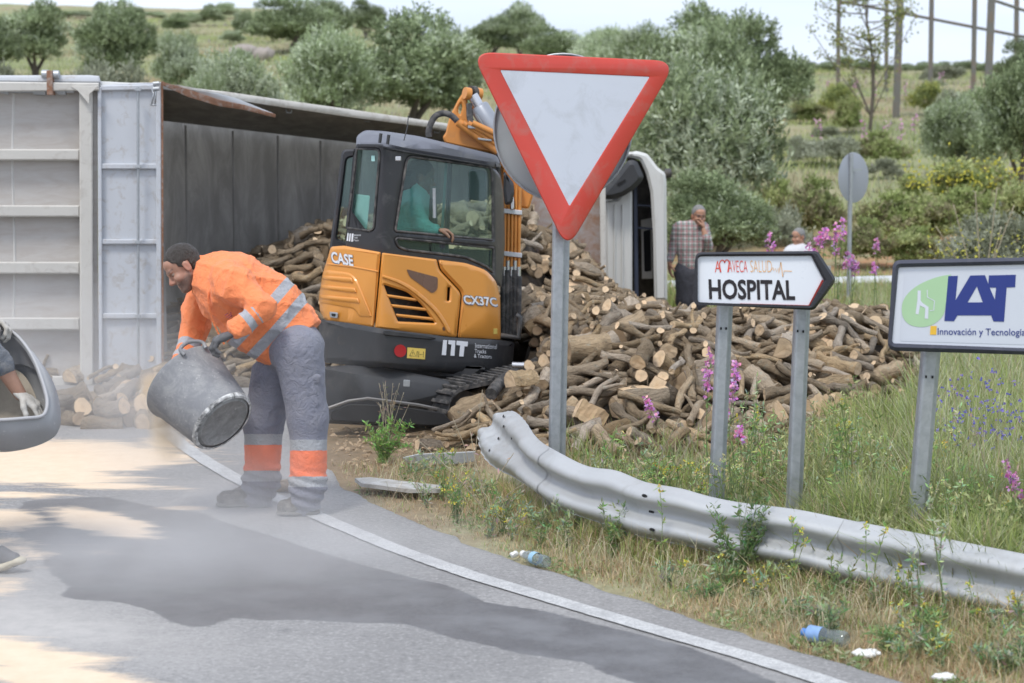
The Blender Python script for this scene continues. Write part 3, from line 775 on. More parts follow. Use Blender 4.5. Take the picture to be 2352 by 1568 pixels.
# ================================================================== OVERTURNED TRUCK
tr = thing('overturned_truck', 'grey tipper truck lying on its side with logs spilling out of its open body', 'truck', tuple(G(375, 885)))
tgrey = M('tipper_grey', (.54, .56, .595), .5, .05, .07, 3, 50, .06, .002, (.38, .34, .30), 12, .36)
tbeige = M('tipper_dusty', (.48, .46, .44), .7, 0, .10, 2.5, 40, .1, .003, (.42, .38, .35), 6, .45, stretch=(.5, 1, 2.5))
trib = M('tipper_rib', (.56, .54, .50), .65, 0, .08, 4, 40, .08, .002, (.40, .37, .33), 10, .35)
rust = M('rust_edge', (.24, .12, .07), .8, 0, .35, 14, 60, .3, .003, (.36, .33, .31), 18, .4)
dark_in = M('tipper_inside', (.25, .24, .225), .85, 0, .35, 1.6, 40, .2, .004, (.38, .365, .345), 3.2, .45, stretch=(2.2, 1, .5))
bar_m = M('tipper_rail', (.62, .59, .54), .55, 0, .1, 6, 50, .08, .003, (.40, .35, .30), 10, .38)
dt = lambda x, y: 16.65 + (x - 300) * .0009
# left: back of the body with ribs
plate('back_panel', [(-420, 200), (186, 200), (186, 892), (-420, 892)], lambda x, y: dt(x, y) + .14, .05, tbeige, tr, 0)
for y0, y1 in ((341, 368), (470, 498), (600, 629), (728, 758), (862, 888)):
    plate('rib', [(-420, y0), (183, y0 + 1), (183, y1), (-420, y1)], lambda x, y: dt(x, y) + .03, .11, trib, tr, .012)
plate('frame_post', [(182, 208), (213, 208), (215, 888), (184, 888)], dt, .18, trib, tr, .012)
plate('frame_post', [(213, 210), (224, 205), (226, 888), (215, 888)], lambda x, y: dt(x, y) + .06, .12, tbeige, tr, .004)
plate('top_beam', [(-420, 182), (228, 190), (228, 208), (-420, 214)], lambda x, y: dt(x, y) - .02, .2, trib, tr, .01)
plate('top_beam', [(-420, 174), (205, 172), (228, 174), (232, 190), (-420, 183)], lambda x, y: dt(x, y) + .02, .5, tgrey, tr, .012)
tube('hinge_rod', [P(-420, 208, 16.55), P(170, 207, 16.55)], .022, galv, tr, 10)
for x0, x1 in ((0, 22), (78, 106), (134, 152)):
    tube('hinge_sleeve', [P(x0, 207, 16.55), P(x1, 208, 16.55)], .038, galv, tr, 12)
box('hinge_block', P(117, 190, 16.5), (.025, 0, 0), (0, .05, 0), (0, 0, .1), rust, tr, .006)
tube('hinge_roller', [P(97, 170, 16.5), P(113, 170, 16.5)], .036, galv, tr, 14)
tube('hinge_roller', [P(121, 171, 16.5), P(136, 171, 16.5)], .036, galv, tr, 14)
plate('bracket', [(100, 176), (150, 182), (140, 190), (112, 190)], 16.56, .03, steel_dark, tr, .004)
plate('gusset', [(163, 200), (228, 196), (206, 216), (205, 240), (178, 208)], 16.5, .02, trib, tr, .004)
cab_ = [P(31 + 2.5 * math.sin(y * .013), y, 16.55) for y in range(214, 900, 24)]
tube('cable', cab_, .012, M('cable_grey', (.55, .54, .52), .6, bstr=0), tr, 6)
# right: grey side door with stiffeners
plate('side_panel', [(226, 196), (373, 188), (374, 888), (228, 888)], lambda x, y: dt(x, y) + .05, .04, tgrey, tr, 0)
for y0, y1 in ((196, 208), (375, 388), (549, 561), (719, 732), (868, 888)):
    plate('stiffener', [(230, y0), (361, y0 - 3 if y0 < 200 else y0), (361, y1 - 2 if y0 < 200 else y1), (230, y1)], lambda x, y: dt(x, y) + .012, .037, tgrey, tr, .008)
plate('frame_post', [(224, 200), (233, 200), (236, 888), (227, 888)], lambda x, y: dt(x, y) - .002, .05, tgrey, tr, .006)
plate('frame_post', [(358, 190), (370, 188), (371.5, 888), (360, 888)], lambda x, y: dt(x, y) - .004, .06, tgrey, tr, .006)
plate('rusty_edge', [(370.2, 187), (375, 185), (376.5, 888), (371.7, 888)], lambda x, y: dt(x, y) - .006, .09, rust, tr, .003)
tube('locking_rod', [P(317, 200, 16.62), P(317.5, 886, 16.62)], .011, galv, tr, 8)
for y in (205, 382, 556, 726): box('rod_clip', P(317, y, 16.6), (.024, 0, 0), (0, .014, 0), (0, 0, .012), galv, tr, .002)
tubes('latch', [([P(349, 205, 16.6), P(353, 215, 16.58), P(348, 240, 16.58)], .008), ([P(355, 196, 16.6), P(358, 210, 16.57), P(356, 238, 16.58)], .008), ([P(346, 240, 16.58), P(359, 241, 16.58)], .008)], galv, tr)
for y in (192, 204): tube('hinge_pin', [P(352, y, 16.57), P(366, y - 1, 16.57)], .018, galv, tr, 10)
plate('top_skin', [(228, 186), (300, 190), (372, 189), (372, 193), (228, 197)], lambda x, y: dt(x, y) + .07, .3, white_paint, tr, .004)
# interior: wall at the back (body floor), ceiling (upper side), ground side
def sheet(name, corners, mat, th=.04, up=None, nn=12):
    a, b2, c, d_ = [Vector(q) for q in corners]; V = []; Fc = []
    nrm_ = (b2 - a).cross(d_ - a).normalized()
    for s in (0, th):
        for i in range(nn + 1):
            for j in range(nn + 1):
                u, t = i / nn, j / nn; V.append(a.lerp(b2, u).lerp(d_.lerp(c, u), t) + nrm_ * s)
    w_ = nn + 1; o_ = w_ * w_
    for i in range(nn):
        for j in range(nn): q = i * w_ + j; Fc += [(q, q + w_, q + w_ + 1, q + 1), (q + o_, q + 1 + o_, q + w_ + 1 + o_, q + w_ + o_)]
    for i in range(nn):
        for q, r_ in ((i, i + 1), (nn * w_ + i, nn * w_ + i + 1)): Fc.append((q, r_, r_ + o_, q + o_))
        for q, r_ in ((i * w_, (i + 1) * w_), (i * w_ + nn, (i + 1) * w_ + nn)): Fc.append((q, r_, r_ + o_, q + o_))
    return mobj(name, V, Fc, mat, tr)
NL = P(374, 204, 16.95); NR = P(1400, 356, 22.9)   # near top edge
FL = P(374, 277, 18.9); FR = P(1400, 395, 24.6)    # far top edge
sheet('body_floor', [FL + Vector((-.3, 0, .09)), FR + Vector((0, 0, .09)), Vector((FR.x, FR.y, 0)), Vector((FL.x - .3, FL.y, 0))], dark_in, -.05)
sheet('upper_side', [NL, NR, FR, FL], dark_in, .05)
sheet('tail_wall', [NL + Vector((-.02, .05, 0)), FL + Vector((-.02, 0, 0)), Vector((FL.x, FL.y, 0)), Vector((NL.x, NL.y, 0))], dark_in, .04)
# ribs of the inside wall
for k in range(9):
    x = 420 + k * 62; u = (P(x, 300, 1).x - 0) ; t = k / 12
    top = FL.lerp(FR, .04 + k * .085) + Vector((0, -.03, -.02)); bt = Vector((top.x, top.y, 0))
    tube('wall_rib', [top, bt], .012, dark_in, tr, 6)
plate('top_rail', [(402, 198), (520, 210), (650, 229), (800, 250), (1027, 283), (1460, 350), (1460, 368), (1027, 297), (800, 268), (650, 246), (520, 226), (420, 206)], lambda x, y: 16.6 + (x - 374) * .0053, .2, bar_m, tr, .02, step=30)
for x, y in ((663, 254), (843, 274), (1003, 300), (1250, 338)):
    d_ = 16.7 + (x - 374) * .0057; tubes('rail_loop', [([P(x - 6, y - 6, d_), P(x - 5, y + 4, d_), P(x + 6, y + 5, d_), P(x + 7, y - 5, d_)], .009)], galv, tr)
fl_d = lambda x, y: 16.6 + (x - 374) * .004
plate('flap', [(373, 186), (382, 190), (440, 207), (505, 229), (560, 240), (634, 262), (632, 270), (560, 252), (503, 244), (430, 222), (374, 196)], fl_d, .1, rust, tr, .004, step=25)
plate('flap', [(440, 206), (500, 214), (545, 226), (628, 260), (600, 254), (505, 231)], lambda x, y: fl_d(x, y) + .06, .3, M('flap_pale', (.55, .57, .60), .5, .2, .1, bstr=.1), tr, .002)
# front bulkhead (rusty), cab
plate('bulkhead', [(1215, 440), (1378, 445), (1381, 600), (1384, 700), (1215, 700)], 20.6, .08, M('bulkhead_rust', (.33, .30, .29), .75, 0, .15, 4, 40, .15, .003, (.26, .14, .08), 5, .5), tr, .01)
plate('bulkhead_edge', [(1377, 432), (1391, 430), (1393, 700), (1380, 700)], 20.5, .12, trib, tr, .01)
cwhite = M('cab_white', (.60, .60, .58), .4, 0, .06, 3, 40, .06, .002, (.45, .43, .40), 5, .35, stretch=(3, 1, .4), coat=.1)
dc = 21.4
plate('cab_wall', [(1391, 462), (1418, 458), (1447, 425), (1452, 430), (1452, 700), (1393, 700)], dc, .5, cwhite, tr, .02)
for x in (1412, 1430): tube('cab_seam', [P(x, 470, dc - .01), P(x, 690, dc - .01)], .012, cwhite, tr, 6)
plate('cab_shell', rnd([(1436, 352), (1462, 346), (1487, 353), (1511, 384), (1528, 397), (1531, 420), (1532.5, 690), (1503, 690), (1500, 540), (1494, 440), (1484, 398), (1470, 366), (1440, 360)], 5, 3), dc - .05, 1.6, cwhite, tr, .03)
plate('cab_roof_skin', [(1330, 352), (1440, 350), (1462, 349), (1462, 360), (1330, 362)], dc, 1.5, cwhite, tr, .01)
plate('cab_back', [(1440, 362), (1480, 372), (1496, 440), (1506, 690), (1445, 690)], dc + .9, .05, M('cab_inside', (.05, .047, .045), .8, 0, .3, 3, bstr=.2, dirt=(.12, .11, .1)), tr, 0)
plate('cab_pillar', [(1455, 400), (1463, 398), (1467, 680), (1457, 680)], dc + .1, .06, M('navy_paint', (.03, .04, .07), .5, 0, .2), tr, .005)
for y in (468, 520): plate('cab_strut', [(1462, y), (1500, y + 3), (1500, y + 7), (1462, y + 5)], dc + .15, .05, M('navy_paint', (.03, .04, .07)), tr, .004)
plate('cab_door_frame', [(1472, 505), (1498, 500), (1500, 640), (1474, 640)], dc + .5, .05, trib, tr, .005)
plate('cab_window_gap', rnd([(1478, 530), (1494, 526), (1496, 622), (1480, 624)], 4), dc + .49, .01, hole_m, tr, 0)
seat_o = [(1380, 440), (1400, 420), (1420, 395), (1441, 369), (1452, 366), (1464, 371), (1472, 390), (1479, 406), (1473, 418), (1455, 436), (1432, 450), (1405, 458), (1385, 457)]
plate('fender', rnd(seat_o, 6, 3), dc - .25, .3, black_plastic, tr, .05)
plate('fender_slot', rnd([(1416, 422), (1436, 411), (1438, 415), (1420, 427)], 3), dc - .262, .02, hole_m, tr, 0)
tube('mirror_stub', [P(1527, 398, dc + .2), P(1542, 397, dc + .2)], .05, steel_dark, tr, 8)
# running gear hidden behind the body, so that the truck has its depth
sheet('chassis_side', [P(1460, 420, 24.8), P(1400, 400, 24.7), Vector((P(1400, 400, 24.7).x, 24.7, 0)), Vector((P(1460, 400, 24.8).x, 24.8, 0))], steel_dark, .05)

# ================================================================== MINI EXCAVATOR
ex = thing('mini_excavator', 'orange and black mini excavator with a closed cab working in front of the open truck', 'excavator', tuple(G(900, 1000)))
dm = 13.7
def eb(x, y):
    t = (x - 876) / 100.; d_ = dm + .2 * (math.sqrt(t * t + .03) - .17) * (1.1 if t > 0 else 1.5)
    if x > 1112: d_ += ((x - 1112) / 40) ** 2 * .13
    if x < 762: d_ += ((762 - x) / 30) ** 2 * .1
    return d_
orange = M('machine_orange', (.70, .295, .055), .32, 0, .05, 3, 60, .03, .001, (.58, .26, .07), 7, .28, coat=.35)
orange_p = M('arm_orange', (.64, .26, .06), .42, 0, .1, 6, 60, .06, .002, (.42, .2, .08), 9, .35)
cabm = M('cab_black', (.028, .028, .032), .4, 0, .15, 5, 90, .05, .001, (.10, .10, .10), 7, .33, coat=.15)
zx = lambda x, y: (678.9 + x * .3012, 531.3 + y * .3012)
zy = lambda x, y: (649.4 + x * .2823, 147.6 + y * .2823)
# rear panel
o1 = rnd([(760, 566), (790, 564), (874.5, 579), (858.5, 752.5), (800, 746), (748, 737), (735, 715), (732.5, 682), (741, 628), (753, 590)], [6, 4, 3, 2, 3, 8, 5, 6, 6, 6], 3)
plate('engine_cover', o1, eb, .3, orange, ex, .022, step=8)
o2 = rnd([(877.5, 580), (1003, 595.5), (1009, 620), (1054, 667.5), (1058.5, 678), (1048.5, 774), (861.5, 753)], [3, 3, 8, 8, 6, 2, 2], 3)
grill = rnd([(881, 653), (935, 670), (968, 699), (999, 742), (914, 738)], [3, 10, 10, 3, 3], 3)
slot = rnd([(1028, 659), (1034, 659), (1032, 691), (1026, 691)], 2.5, 3)
plate('side_cover', o2, eb, .3, orange, ex, .014, [grill, slot], step=8)
o3 = rnd([(1006.5, 596), (1070, 604), (1117, 620), (1140, 646), (1149, 682), (1150, 779), (1051.5, 774.5), (1061, 678), (1056.5, 666), (1012, 619)], [3, 8, 14, 12, 8, 4, 2, 6, 8, 8], 3)
plate('front_cover', o3, eb, .3, orange, ex, .022, step=8)
deep = lambda k: (lambda x, y: eb(x, y) + k)
plate('cover_backing', rnd([(745, 600), (790, 575), (1000, 605), (1110, 640), (1138, 690), (1138, 765), (1050, 765), (760, 728)], 8), deep(.14), 1.0, steel_dark, ex, .02, step=20)
for y0 in (676, 699, 721):
    x0 = 886 + (y0 - 676) * .5; x1 = {676: 956, 699: 985, 721: 1003}[y0]
    plate('grille_bar', rnd([(x0, y0 - 1), (x1, y0 + 9), (x1 + 2, y0 + 16), (x0 + 3, y0 + 6)], 3), deep(.004), .035, orange, ex, .008, step=20)
# raised arch over the grille
plate('arch_moulding', [zx(*p) for p in cr_([Vector(p) for p in [(660, 330), (790, 370), (900, 430), (1010, 520), (1090, 600), (1150, 690), (1188, 770), (1160, 772), (1120, 700), (1060, 615), (985, 540), (880, 455), (780, 395), (660, 352)]], 3)], deep(-.012), .03, orange, ex, .006, step=16)
plate('tinted_panel', rnd([zx(845, 287), zx(1085, 350), zx(1083, 440), zx(1045, 475), zx(870, 345)], [4, 5, 8, 8, 5]), deep(-.004), .01, M('tinted_plastic', (.16, .09, .065), .25, 0, .15, 3, bstr=.02), ex, 0, step=16)
plate('lock', [(1049, 0)] and [(1020 + 4 * math.cos(a * .5236), 754.5 + 4.5 * math.sin(a * .5236)) for a in range(12)], deep(-.004), .02, M('brown_plastic', (.12, .06, .03), .5, bstr=0), ex, 0)
# louvres on rear panel
plate('louvre_panel', rnd([zx(212, 308), zx(240, 294), zx(420, 315), zx(470, 370), zx(585, 655), zx(485, 650), zx(445, 590), zx(186, 545)], [4, 4, 10, 8, 4, 4, 8, 4]), deep(-.014), .03, orange, ex, .012, step=8)
for a, b2 in (((205, 358), (440, 392)), ((192, 430), (465, 470)), ((186, 506), (488, 548))):
    A, B = zx(*a), zx(*b2); plate('louvre', rnd([(A[0], A[1] - 7), (B[0] - 4, B[1] - 12), (B[0], B[1]), (A[0], A[1] + 2)], 3), deep(-.03), .03, orange, ex, .009, step=10)
plate('lower_moulding', [zx(240, 240), zx(440, 262), zx(630, 300), zx(630, 312), zx(440, 276), zx(240, 254)], deep(-.009), .02, orange, ex, .004, step=8)
plate('key_plate', rnd([zx(258, 612), zx(322, 618), zx(320, 662), zx(262, 655)], 3), deep(-.03), .03, galv, ex, .003, step=8)
plate('key_hole', rnd([zx(272, 625), zx(306, 628), zx(304, 650), zx(276, 646)], 2), deep(-.032), .004, hole_m, ex, 0, step=8)
tx = M('decal_white', (.72, .74, .78), .4, 0, .02, bstr=0); tk = M('decal_shadow', (.10, .12, .18), .5, bstr=0)
text('decal_edge', 'CASE', 761, 576.5, 813, 604.5, deep(-.006), tk, ex, .05, .18, -.1)
text('decal', 'CASE', 762, 577, 812, 602.5, deep(-.0085), tx, ex, .03, .18, -.1)
text('decal_edge', 'CX37C', 1065.5, 676.5, 1145, 700, deep(-.006), tk, ex, .05, .08, -.22)
text('decal', 'CX37C', 1067, 677.5, 1144, 698, deep(-.0085), tx, ex, .03, .08, -.22)
yel = M('decal_yellow', (.75, .55, .12), .5, 0, .04, bstr=0)
plate('sticker', quadw(1133.5, 754, 1142.5, 767), deep(-.005), .004, yel, ex, 0)
# counterweight
ec = lambda x, y: eb(x, y) - .05 + (max(0, y - 825) / 40) ** 2 * .05
cwo = rnd([(734, 733), (800, 741), (870, 753), (1000, 770), (1040, 775), (1150, 781), (1182, 785), (1178, 840), (1166, 864), (1080, 862), (900, 845), (800, 838), (742, 832), (730, 790)], [4, 4, 4, 4, 4, 4, 8, 10, 10, 8, 8, 8, 10, 10], 4)
plate('counterweight', cwo, ec, 1.35, black_plastic, ex, .035, step=10)
plate('upper_lip', rnd([(880, 756), (980, 768), (1004, 776), (990, 781), (880, 770)], 6), lambda x, y: ec(x, y) - .012, .03, black_plastic, ex, .008, step=10)
plate('round_dimple', [(784 + 10 * math.cos(a * .5236), 780 + 12 * math.sin(a * .5236)) for a in range(12)], lambda x, y: ec(x, y) - .003, .004, steel_dark, ex, 0)
plate('reflector', [(919.5 + 14 * math.cos(a * .314), 805.5 + 14.5 * math.sin(a * .314)) for a in range(20)], lambda x, y: ec(x, y) - .008, .01, M('reflector_red', (.42, .012, .015), .35, bstr=0), ex, 0)
plate('warning_label', [(936, 797.5), (977.5, 801), (976, 825), (934.5, 822)], lambda x, y: ec(x, y) - .006, .006, yel, ex, 0)
kk = M('label_ink', (.05, .04, .02), .5, bstr=0); elab = lambda x, y: ec(x, y) - .0075
pxl = lambda n_, p_, w_, d_: pxline(n_, p_, w_, d_(p_[0][0], p_[0][1]) if callable(d_) else d_, kk, ex)
for seg_ in ([(941, 817), (948, 803), (955, 818), (941, 817)], [(947.7, 808), (948, 813.5)], [(958, 807), (962, 807.5), (961.6, 820), (957.6, 819.5), (958, 807)], [(964, 813.5), (970, 814)], [(972.5, 807), (972, 821)]):
    pxl('label_drawing', seg_, 1.2, elab)
# logo of three bars and company lettering
for q in ([(1018, 780.5), (1027, 781), (1024.5, 815.5), (1014.5, 815)], [(1030, 781), (1046, 782), (1044, 817), (1034.5, 816.5), (1037, 791), (1029.5, 790)], [(1049, 782), (1075, 784.5), (1074, 795.5), (1067, 795), (1064.5, 818.5), (1054.5, 818), (1057, 793), (1048, 792)]):
    plate('decal', q, lambda x, y: ec(x, y) - .007, .005, tx, ex, 0)
text('decal', 'International', 1091.5, 787.5, 1141, 798.5, lambda x, y: ec(x, y) - .006, tx, ex, 0, .06)
text('decal', 'Trucks', 1090.5, 801, 1116.5, 810, lambda x, y: ec(x, y) - .006, tx, ex, 0, .06)
text('decal', '& Tractors', 1089, 812, 1129, 821, lambda x, y: ec(x, y) - .006, tx, ex, 0, .06)
# cab
ecab = lambda x, y: eb(x, y) + .06 + (.12 * ((x - 1120) / 35) ** 2 * 0 if x > 1120 else 0)
co = rnd([(818, 330), (872, 330), (930, 345), (1128, 378), (1150, 402), (1157, 440), (1160, 560), (1152, 660), (1100, 630), (1000, 612), (876, 600), (800, 590), (794, 560), (804, 480), (815, 380)], [6, 4, 4, 16, 10, 6, 4, 4, 4, 4, 4, 4, 4, 4, 4], 4)
h1 = rnd([(820, 341), (868, 343), (871.5, 352), (858, 524), (850, 530), (798, 523)], [4, 8, 6, 6, 6, 3], 3)
h2 = rnd([(936, 358), (1126, 384), (1131, 400), (1132, 551), (908, 530)], [16, 18, 10, 4, 6], 5)
h3 = rnd([(908, 546), (1134, 569), (1133, 626), (1118, 612), (1070, 590), (990, 580), (935, 574), (914, 566)], [8, 3, 4, 14, 14, 10, 10, 8], 4)
plate('cab_frame', co, ecab, .07, cabm, ex, .014, [h1, h2, h3], step=10)
gl = Mglass('cab_glass', (.72, .88, .85), .07)
for nm_, h_ in (('rear_window', h1), ('side_window', h2), ('lower_window', h3)):
    plate(nm_, inset(h_, -1), lambda x, y: ecab(x, y) + .03, .005, gl, ex, 0, step=10)
for h_ in (h2,):
    pts_ = [P(x, y, ecab(x, y) - .004) for x, y in h_]; tube('window_seal', pts_ + [pts_[0]], .009, rubber, ex, 6)
pts_ = [P(x, y, ecab(x, y) - .004) for x, y in h3]; tube('window_seal', pts_ + [pts_[0]], .009, rubber, ex, 6)
pts_ = [P(x, y, ecab(x, y) - .004) for x, y in h1]; tube('window_seal', pts_ + [pts_[0]], .008, rubber, ex, 6)
roof_m = M('cab_roof_grey', (.13, .135, .16), .42, 0, .12, 5, 80, .05, .001, (.2, .2, .21), 7, .35)
ro = rnd([(819, 312), (838, 298.5), (884, 301), (960, 312), (1060, 336), (1143, 357), (1152, 385), (1128, 382), (930, 349), (872, 336), (818, 336)], [8, 8, 10, 10, 10, 10, 4, 6, 6, 6, 4], 4)
plate('cab_roof', ro, lambda x, y: ecab(x, y) - .03 + max(0, 335 - y) * .008, 1.05, roof_m, ex, .03, step=12)
plate('roof_seam', [(819, 331), (870, 333), (932, 346), (1128, 379), (1128, 381), (932, 349), (870, 336), (819, 334)], lambda x, y: ecab(x, y) - .036, .02, cabm, ex, 0, step=12)
for x, y in ((875, 306), (893, 309)): tube('roof_bracket', [P(x, y, ecab(x, y) - .05), P(x - 3, y + 22, ecab(x, y) - .05)], .012, cabm, ex, 6)
tube('antenna', [P(928, 322, 13.75), P(936, 290, 13.8), P(938, 266, 13.85)], .004, steel_dark, ex, 5)
box('work_light', P(915, 364, 13.7), (.02, 0, 0), (0, .02, 0), (0, 0, .016), M('lamp_chrome', (.6, .6, .6), .2, .8, bstr=0), ex, .006)
# left window frame (open rear side) and far pillars
lo = rnd([(790, 343), (818, 341), (816, 350), (797, 590), (757, 592), (757, 570), (778, 400), (784, 352)], [10, 2, 2, 2, 2, 6, 6, 10], 4)
li = rnd([(797, 364), (813, 360), (795, 556), (774, 548)], [6, 3, 3, 6], 4)
plate('left_frame', lo, 14.5, .08, cabm, ex, .015, [li])
plate('left_window', inset(li, -1), 14.53, .005, gl, ex, 0)
for x0, x1 in ((1018, 1030), (1128, 1140), (900, 914)):
    plate('far_pillar', [(x0 + 12, 352), (x1 + 10, 354), (x1, 575), (x0, 575)], 14.75, .06, cabm, ex, .01)
plate('far_sill', [(800, 560), (1140, 575), (1140, 610), (800, 600)], 14.75, .05, cabm, ex, .01)
plate('window_divider', [(1022, 372), (1028, 373), (1018, 541), (1012, 540)], lambda x, y: ecab(x, y) + .035, .02, M('divider_grey', (.12, .17, .16), .4, bstr=0), ex, .003)
tube('window_latch', [P(997, 432, 13.85), P(998, 500, 13.85)], .012, galv, ex, 8)
plate('seat_back', rnd([(900, 395), (955, 388), (960, 545), (890, 540)], 14), 14.1, .2, M('seat_black', (.02, .02, .022), .8), ex, .04)
plate('seat_cushion', rnd([(890, 540), (1000, 548), (1000, 590), (890, 585)], 10), 14.0, .45, M('seat_black', (.02, .02, .022), .8), ex, .04)
plate('control_tower', rnd([(985, 455), (1003, 455), (1008, 580), (985, 580)], 5), 14.2, .12, steel_dark, ex, .02)
plate('paper_holder', rnd([(815, 445), (850, 449), (843, 527), (805, 523)], [4, 4, 3, 3]), lambda x, y: ecab(x, y) + .05, .05, M('paper_white', (.70, .76, .74), .6, 0, .05, bstr=.05), ex, .006)
plate('small_sticker', quadw(853, 357, 861, 370), lambda x, y: ecab(x, y) + .027, .002, M('sticker_teal', (.35, .6, .58), .5, bstr=0), ex, 0)
for q in ([(798, 535), (801, 535), (799.5, 553), (796, 553)], [(803, 536), (806, 536), (804.5, 554), (801.3, 554)], [(808, 536), (812, 536), (810, 555), (806.8, 555)]):
    plate('decal', q, lambda x, y: ecab(x, y) - .004, .003, tx, ex, 0)
text('decal', 'International', 812.5, 537, 829, 541.5, lambda x, y: ecab(x, y) - .004, tx, ex); text('decal', '& Tractors', 811, 549, 824, 553.5, lambda x, y: ecab(x, y) - .004, tx, ex)
text('decal', 'Trucks', 811.8, 543, 821, 547.5, lambda x, y: ecab(x, y) - .004, tx, ex)
plate('mirror', rnd([(1157, 392), (1180, 420), (1181, 445), (1176, 468), (1160, 471), (1156, 440)], 6), 14.1, .06, cabm, ex, .02)
plate('inner_mirror', rnd([(1078, 386), (1118, 392), (1116, 462), (1074, 458)], 9), 14.95, .05, M('mirror_dark', (.10, .15, .15), .3, bstr=0), ex, .01)
# undercarriage and blade
plate('turntable', rnd([(790, 826), (1120, 842), (1080, 872), (800, 862)], 8), 14.05, 1.0, steel_dark, ex, .02)
bl_ = rnd([(743, 842), (800, 838), (870, 842), (1010, 868), (1056, 885), (1060, 975), (1010, 984), (745, 972)], [6, 6, 10, 10, 8, 6, 4, 4], 4)
plate('dozer_blade', bl_, lambda x, y: 13.55 + .0009 * (x - 745) + .10 * ((y - 910) / 60) ** 2, .07, black_plastic, ex, .01, step=30)
tube('blade_edge', [P(x, y, 13.5 + .0009 * (x - 745)) for x, y in [(752, 958 - 20), (800, 921), (845, 915), (900, 922), (960, 930), (1010, 940), (1035, 950)]], .012, M('worn_edge', (.22, .21, .2), .5, .5), ex, 6)
plate('blade_recess_shade', rnd([(760, 945), (800, 928), (900, 930), (1020, 948), (1040, 972), (1000, 978), (760, 966)], 10), 13.52, .015, M('blade_shadow_paint', (.012, .012, .013), .8), ex, .006)  # near-black plate on the blade: shade of a hollow put into its colour
plate('blade_plate', rnd([(927, 872), (942, 873), (941, 888), (926, 887)], 2), 13.53, .01, galv, ex, .002)
# track: belt with lugs as separate shoes
TP = []
c0 = P(1030, 940, 14.0)
for k in range(44):
    pass
def trackpath(n=56):
    L = 1.25; r = .15; out = []; per = 2 * L + 2 * math.pi * r
    for k in range(n):
        s = k / n * per
        if s < L: out.append((s, r, 90))
        elif s < L + math.pi * r: a = (s - L) / r; out.append((L + r * math.sin(a), r * math.cos(a), 90 - math.degrees(a)))
        elif s < 2 * L + math.pi * r: out.append((L - (s - L - math.pi * r), -r, -90))
        else: a = (s - 2 * L - math.pi * r) / r; out.append((-r * math.sin(a), -r * math.cos(a), -90 - math.degrees(a)))
    return out
axt = Vector((.80, .58, .10)).normalized(); side = Vector((-.58, .80, 0)).normalized(); upv = axt.cross(side) * -1
if upv.z < 0: upv = -upv
tc0 = P(1043, 950, 13.85); tc0.z = .185
trk = []
tp_ = trackpath()
Vt = []; Ft = []
for (s, h_, a) in tp_:
    for w_ in (-.16, .16): Vt.append(tc0 + axt * s + upv * h_ + side * w_)
nT = len(tp_)
for (s, h_, a) in tp_:
    for w_ in (-.16, .16): Vt.append(tc0 + axt * s + upv * (h_ * .8) + side * w_)
for k in range(nT):
    a, b2 = 2 * k, 2 * ((k + 1) % nT); o_ = 2 * nT
    Ft += [(a, a + 1, b2 + 1, b2), (a + o_, b2 + o_, b2 + 1 + o_, a + 1 + o_), (a, b2, b2 + o_, a + o_), (a + 1, a + 1 + o_, b2 + 1 + o_, b2 + 1)]
track = mobj('track', Vt, Ft, rubber, ex)
for k, (s, h_, a) in enumerate(tp_):
    if k % 1 == 0 and (k < 26 or k > 44):
        q = tp_[(k + 1) % nT]; t_ = (axt * (q[0] - s) + upv * (q[1] - h_)).normalized(); nn = side.cross(t_)
        if nn.dot(axt * (s - .62) + upv * h_) < 0: nn = -nn
        c = tc0 + axt * s + upv * h_ + nn * .008
        box('track_shoe', c, t_ * .014, side * .155, nn * .011, rubber, track, .004)
for s in (0, 1.25):
    lathe('idler', tc0 + axt * s - side * .1, tc0 + axt * s + side * .1, [(0, 0), (0, .115), (.2, .115), (.2, 0)], steel_dark, ex, 20)
box('track_frame', tc0 + axt * .57, axt * .5, side * .1, upv * .06, steel_dark, ex, .02)
# step and hydraulic bits at the right
plate('undercarriage', rnd([(770, 850), (1110, 862), (1090, 905), (1010, 900), (770, 880)], 8), 14.2, .8, steel_dark, ex, .03)
tubes('grab_step', [([P(1185, 723, 13.95), P(1194, 728, 13.95), P(1192, 775, 13.95), P(1150, 770, 13.95)], .02)], steel_dark, ex, 6)
tube('blade_cylinder', [P(1176, 838, 13.9), P(1215, 840, 13.9)], .022, M('cylinder_chrome', (.6, .6, .62), .25, .8, bstr=0), ex, 10)
# boom
be = 14.9
boom = [zy(1490, 205), zy(1518, 200), zy(1510, 250), zy(1500, 330), zy(1520, 480), zy(1700, 560), (1160, 360), (1160, 400), zy(1700, 720), zy(1320, 640), zy(1300, 590), zy(1325, 560), zy(1345, 470), zy(1370, 400), zy(1425, 290), zy(1465, 230)]
bh = rnd([zy(1452, 310), zy(1462, 350), zy(1445, 410), zy(1428, 395), zy(1428, 350)], 3)
plate('boom', rnd(boom, 4, 2), be, .22, orange_p, ex, .012, [bh])
plate('boom_lug', rnd([zy(1560, 215), zy(1600, 210), zy(1602, 262), zy(1575, 290), zy(1545, 420), zy(1530, 410), zy(1550, 290)], 4), be + .2, .04, orange_p, ex, .01)
for a, b2 in ((zy(1490, 232), be - .03), (zy(1580, 235), be + .16)):
    tube('pivot', [P(a[0] - 3, a[1], b2), P(a[0] + 9, a[1] + 2, b2 + .02)], .045, orange_p, ex, 16)
tube('pivot_boss', [P(*zy(1525, 232), be + .02), P(*zy(1560, 236), be + .05)], .055, steel_dark, ex, 16)
chrome = M('cylinder_chrome', (.6, .6, .62)); cgrey = M('cylinder_grey', (.30, .32, .36), .4, .3, bstr=.03)
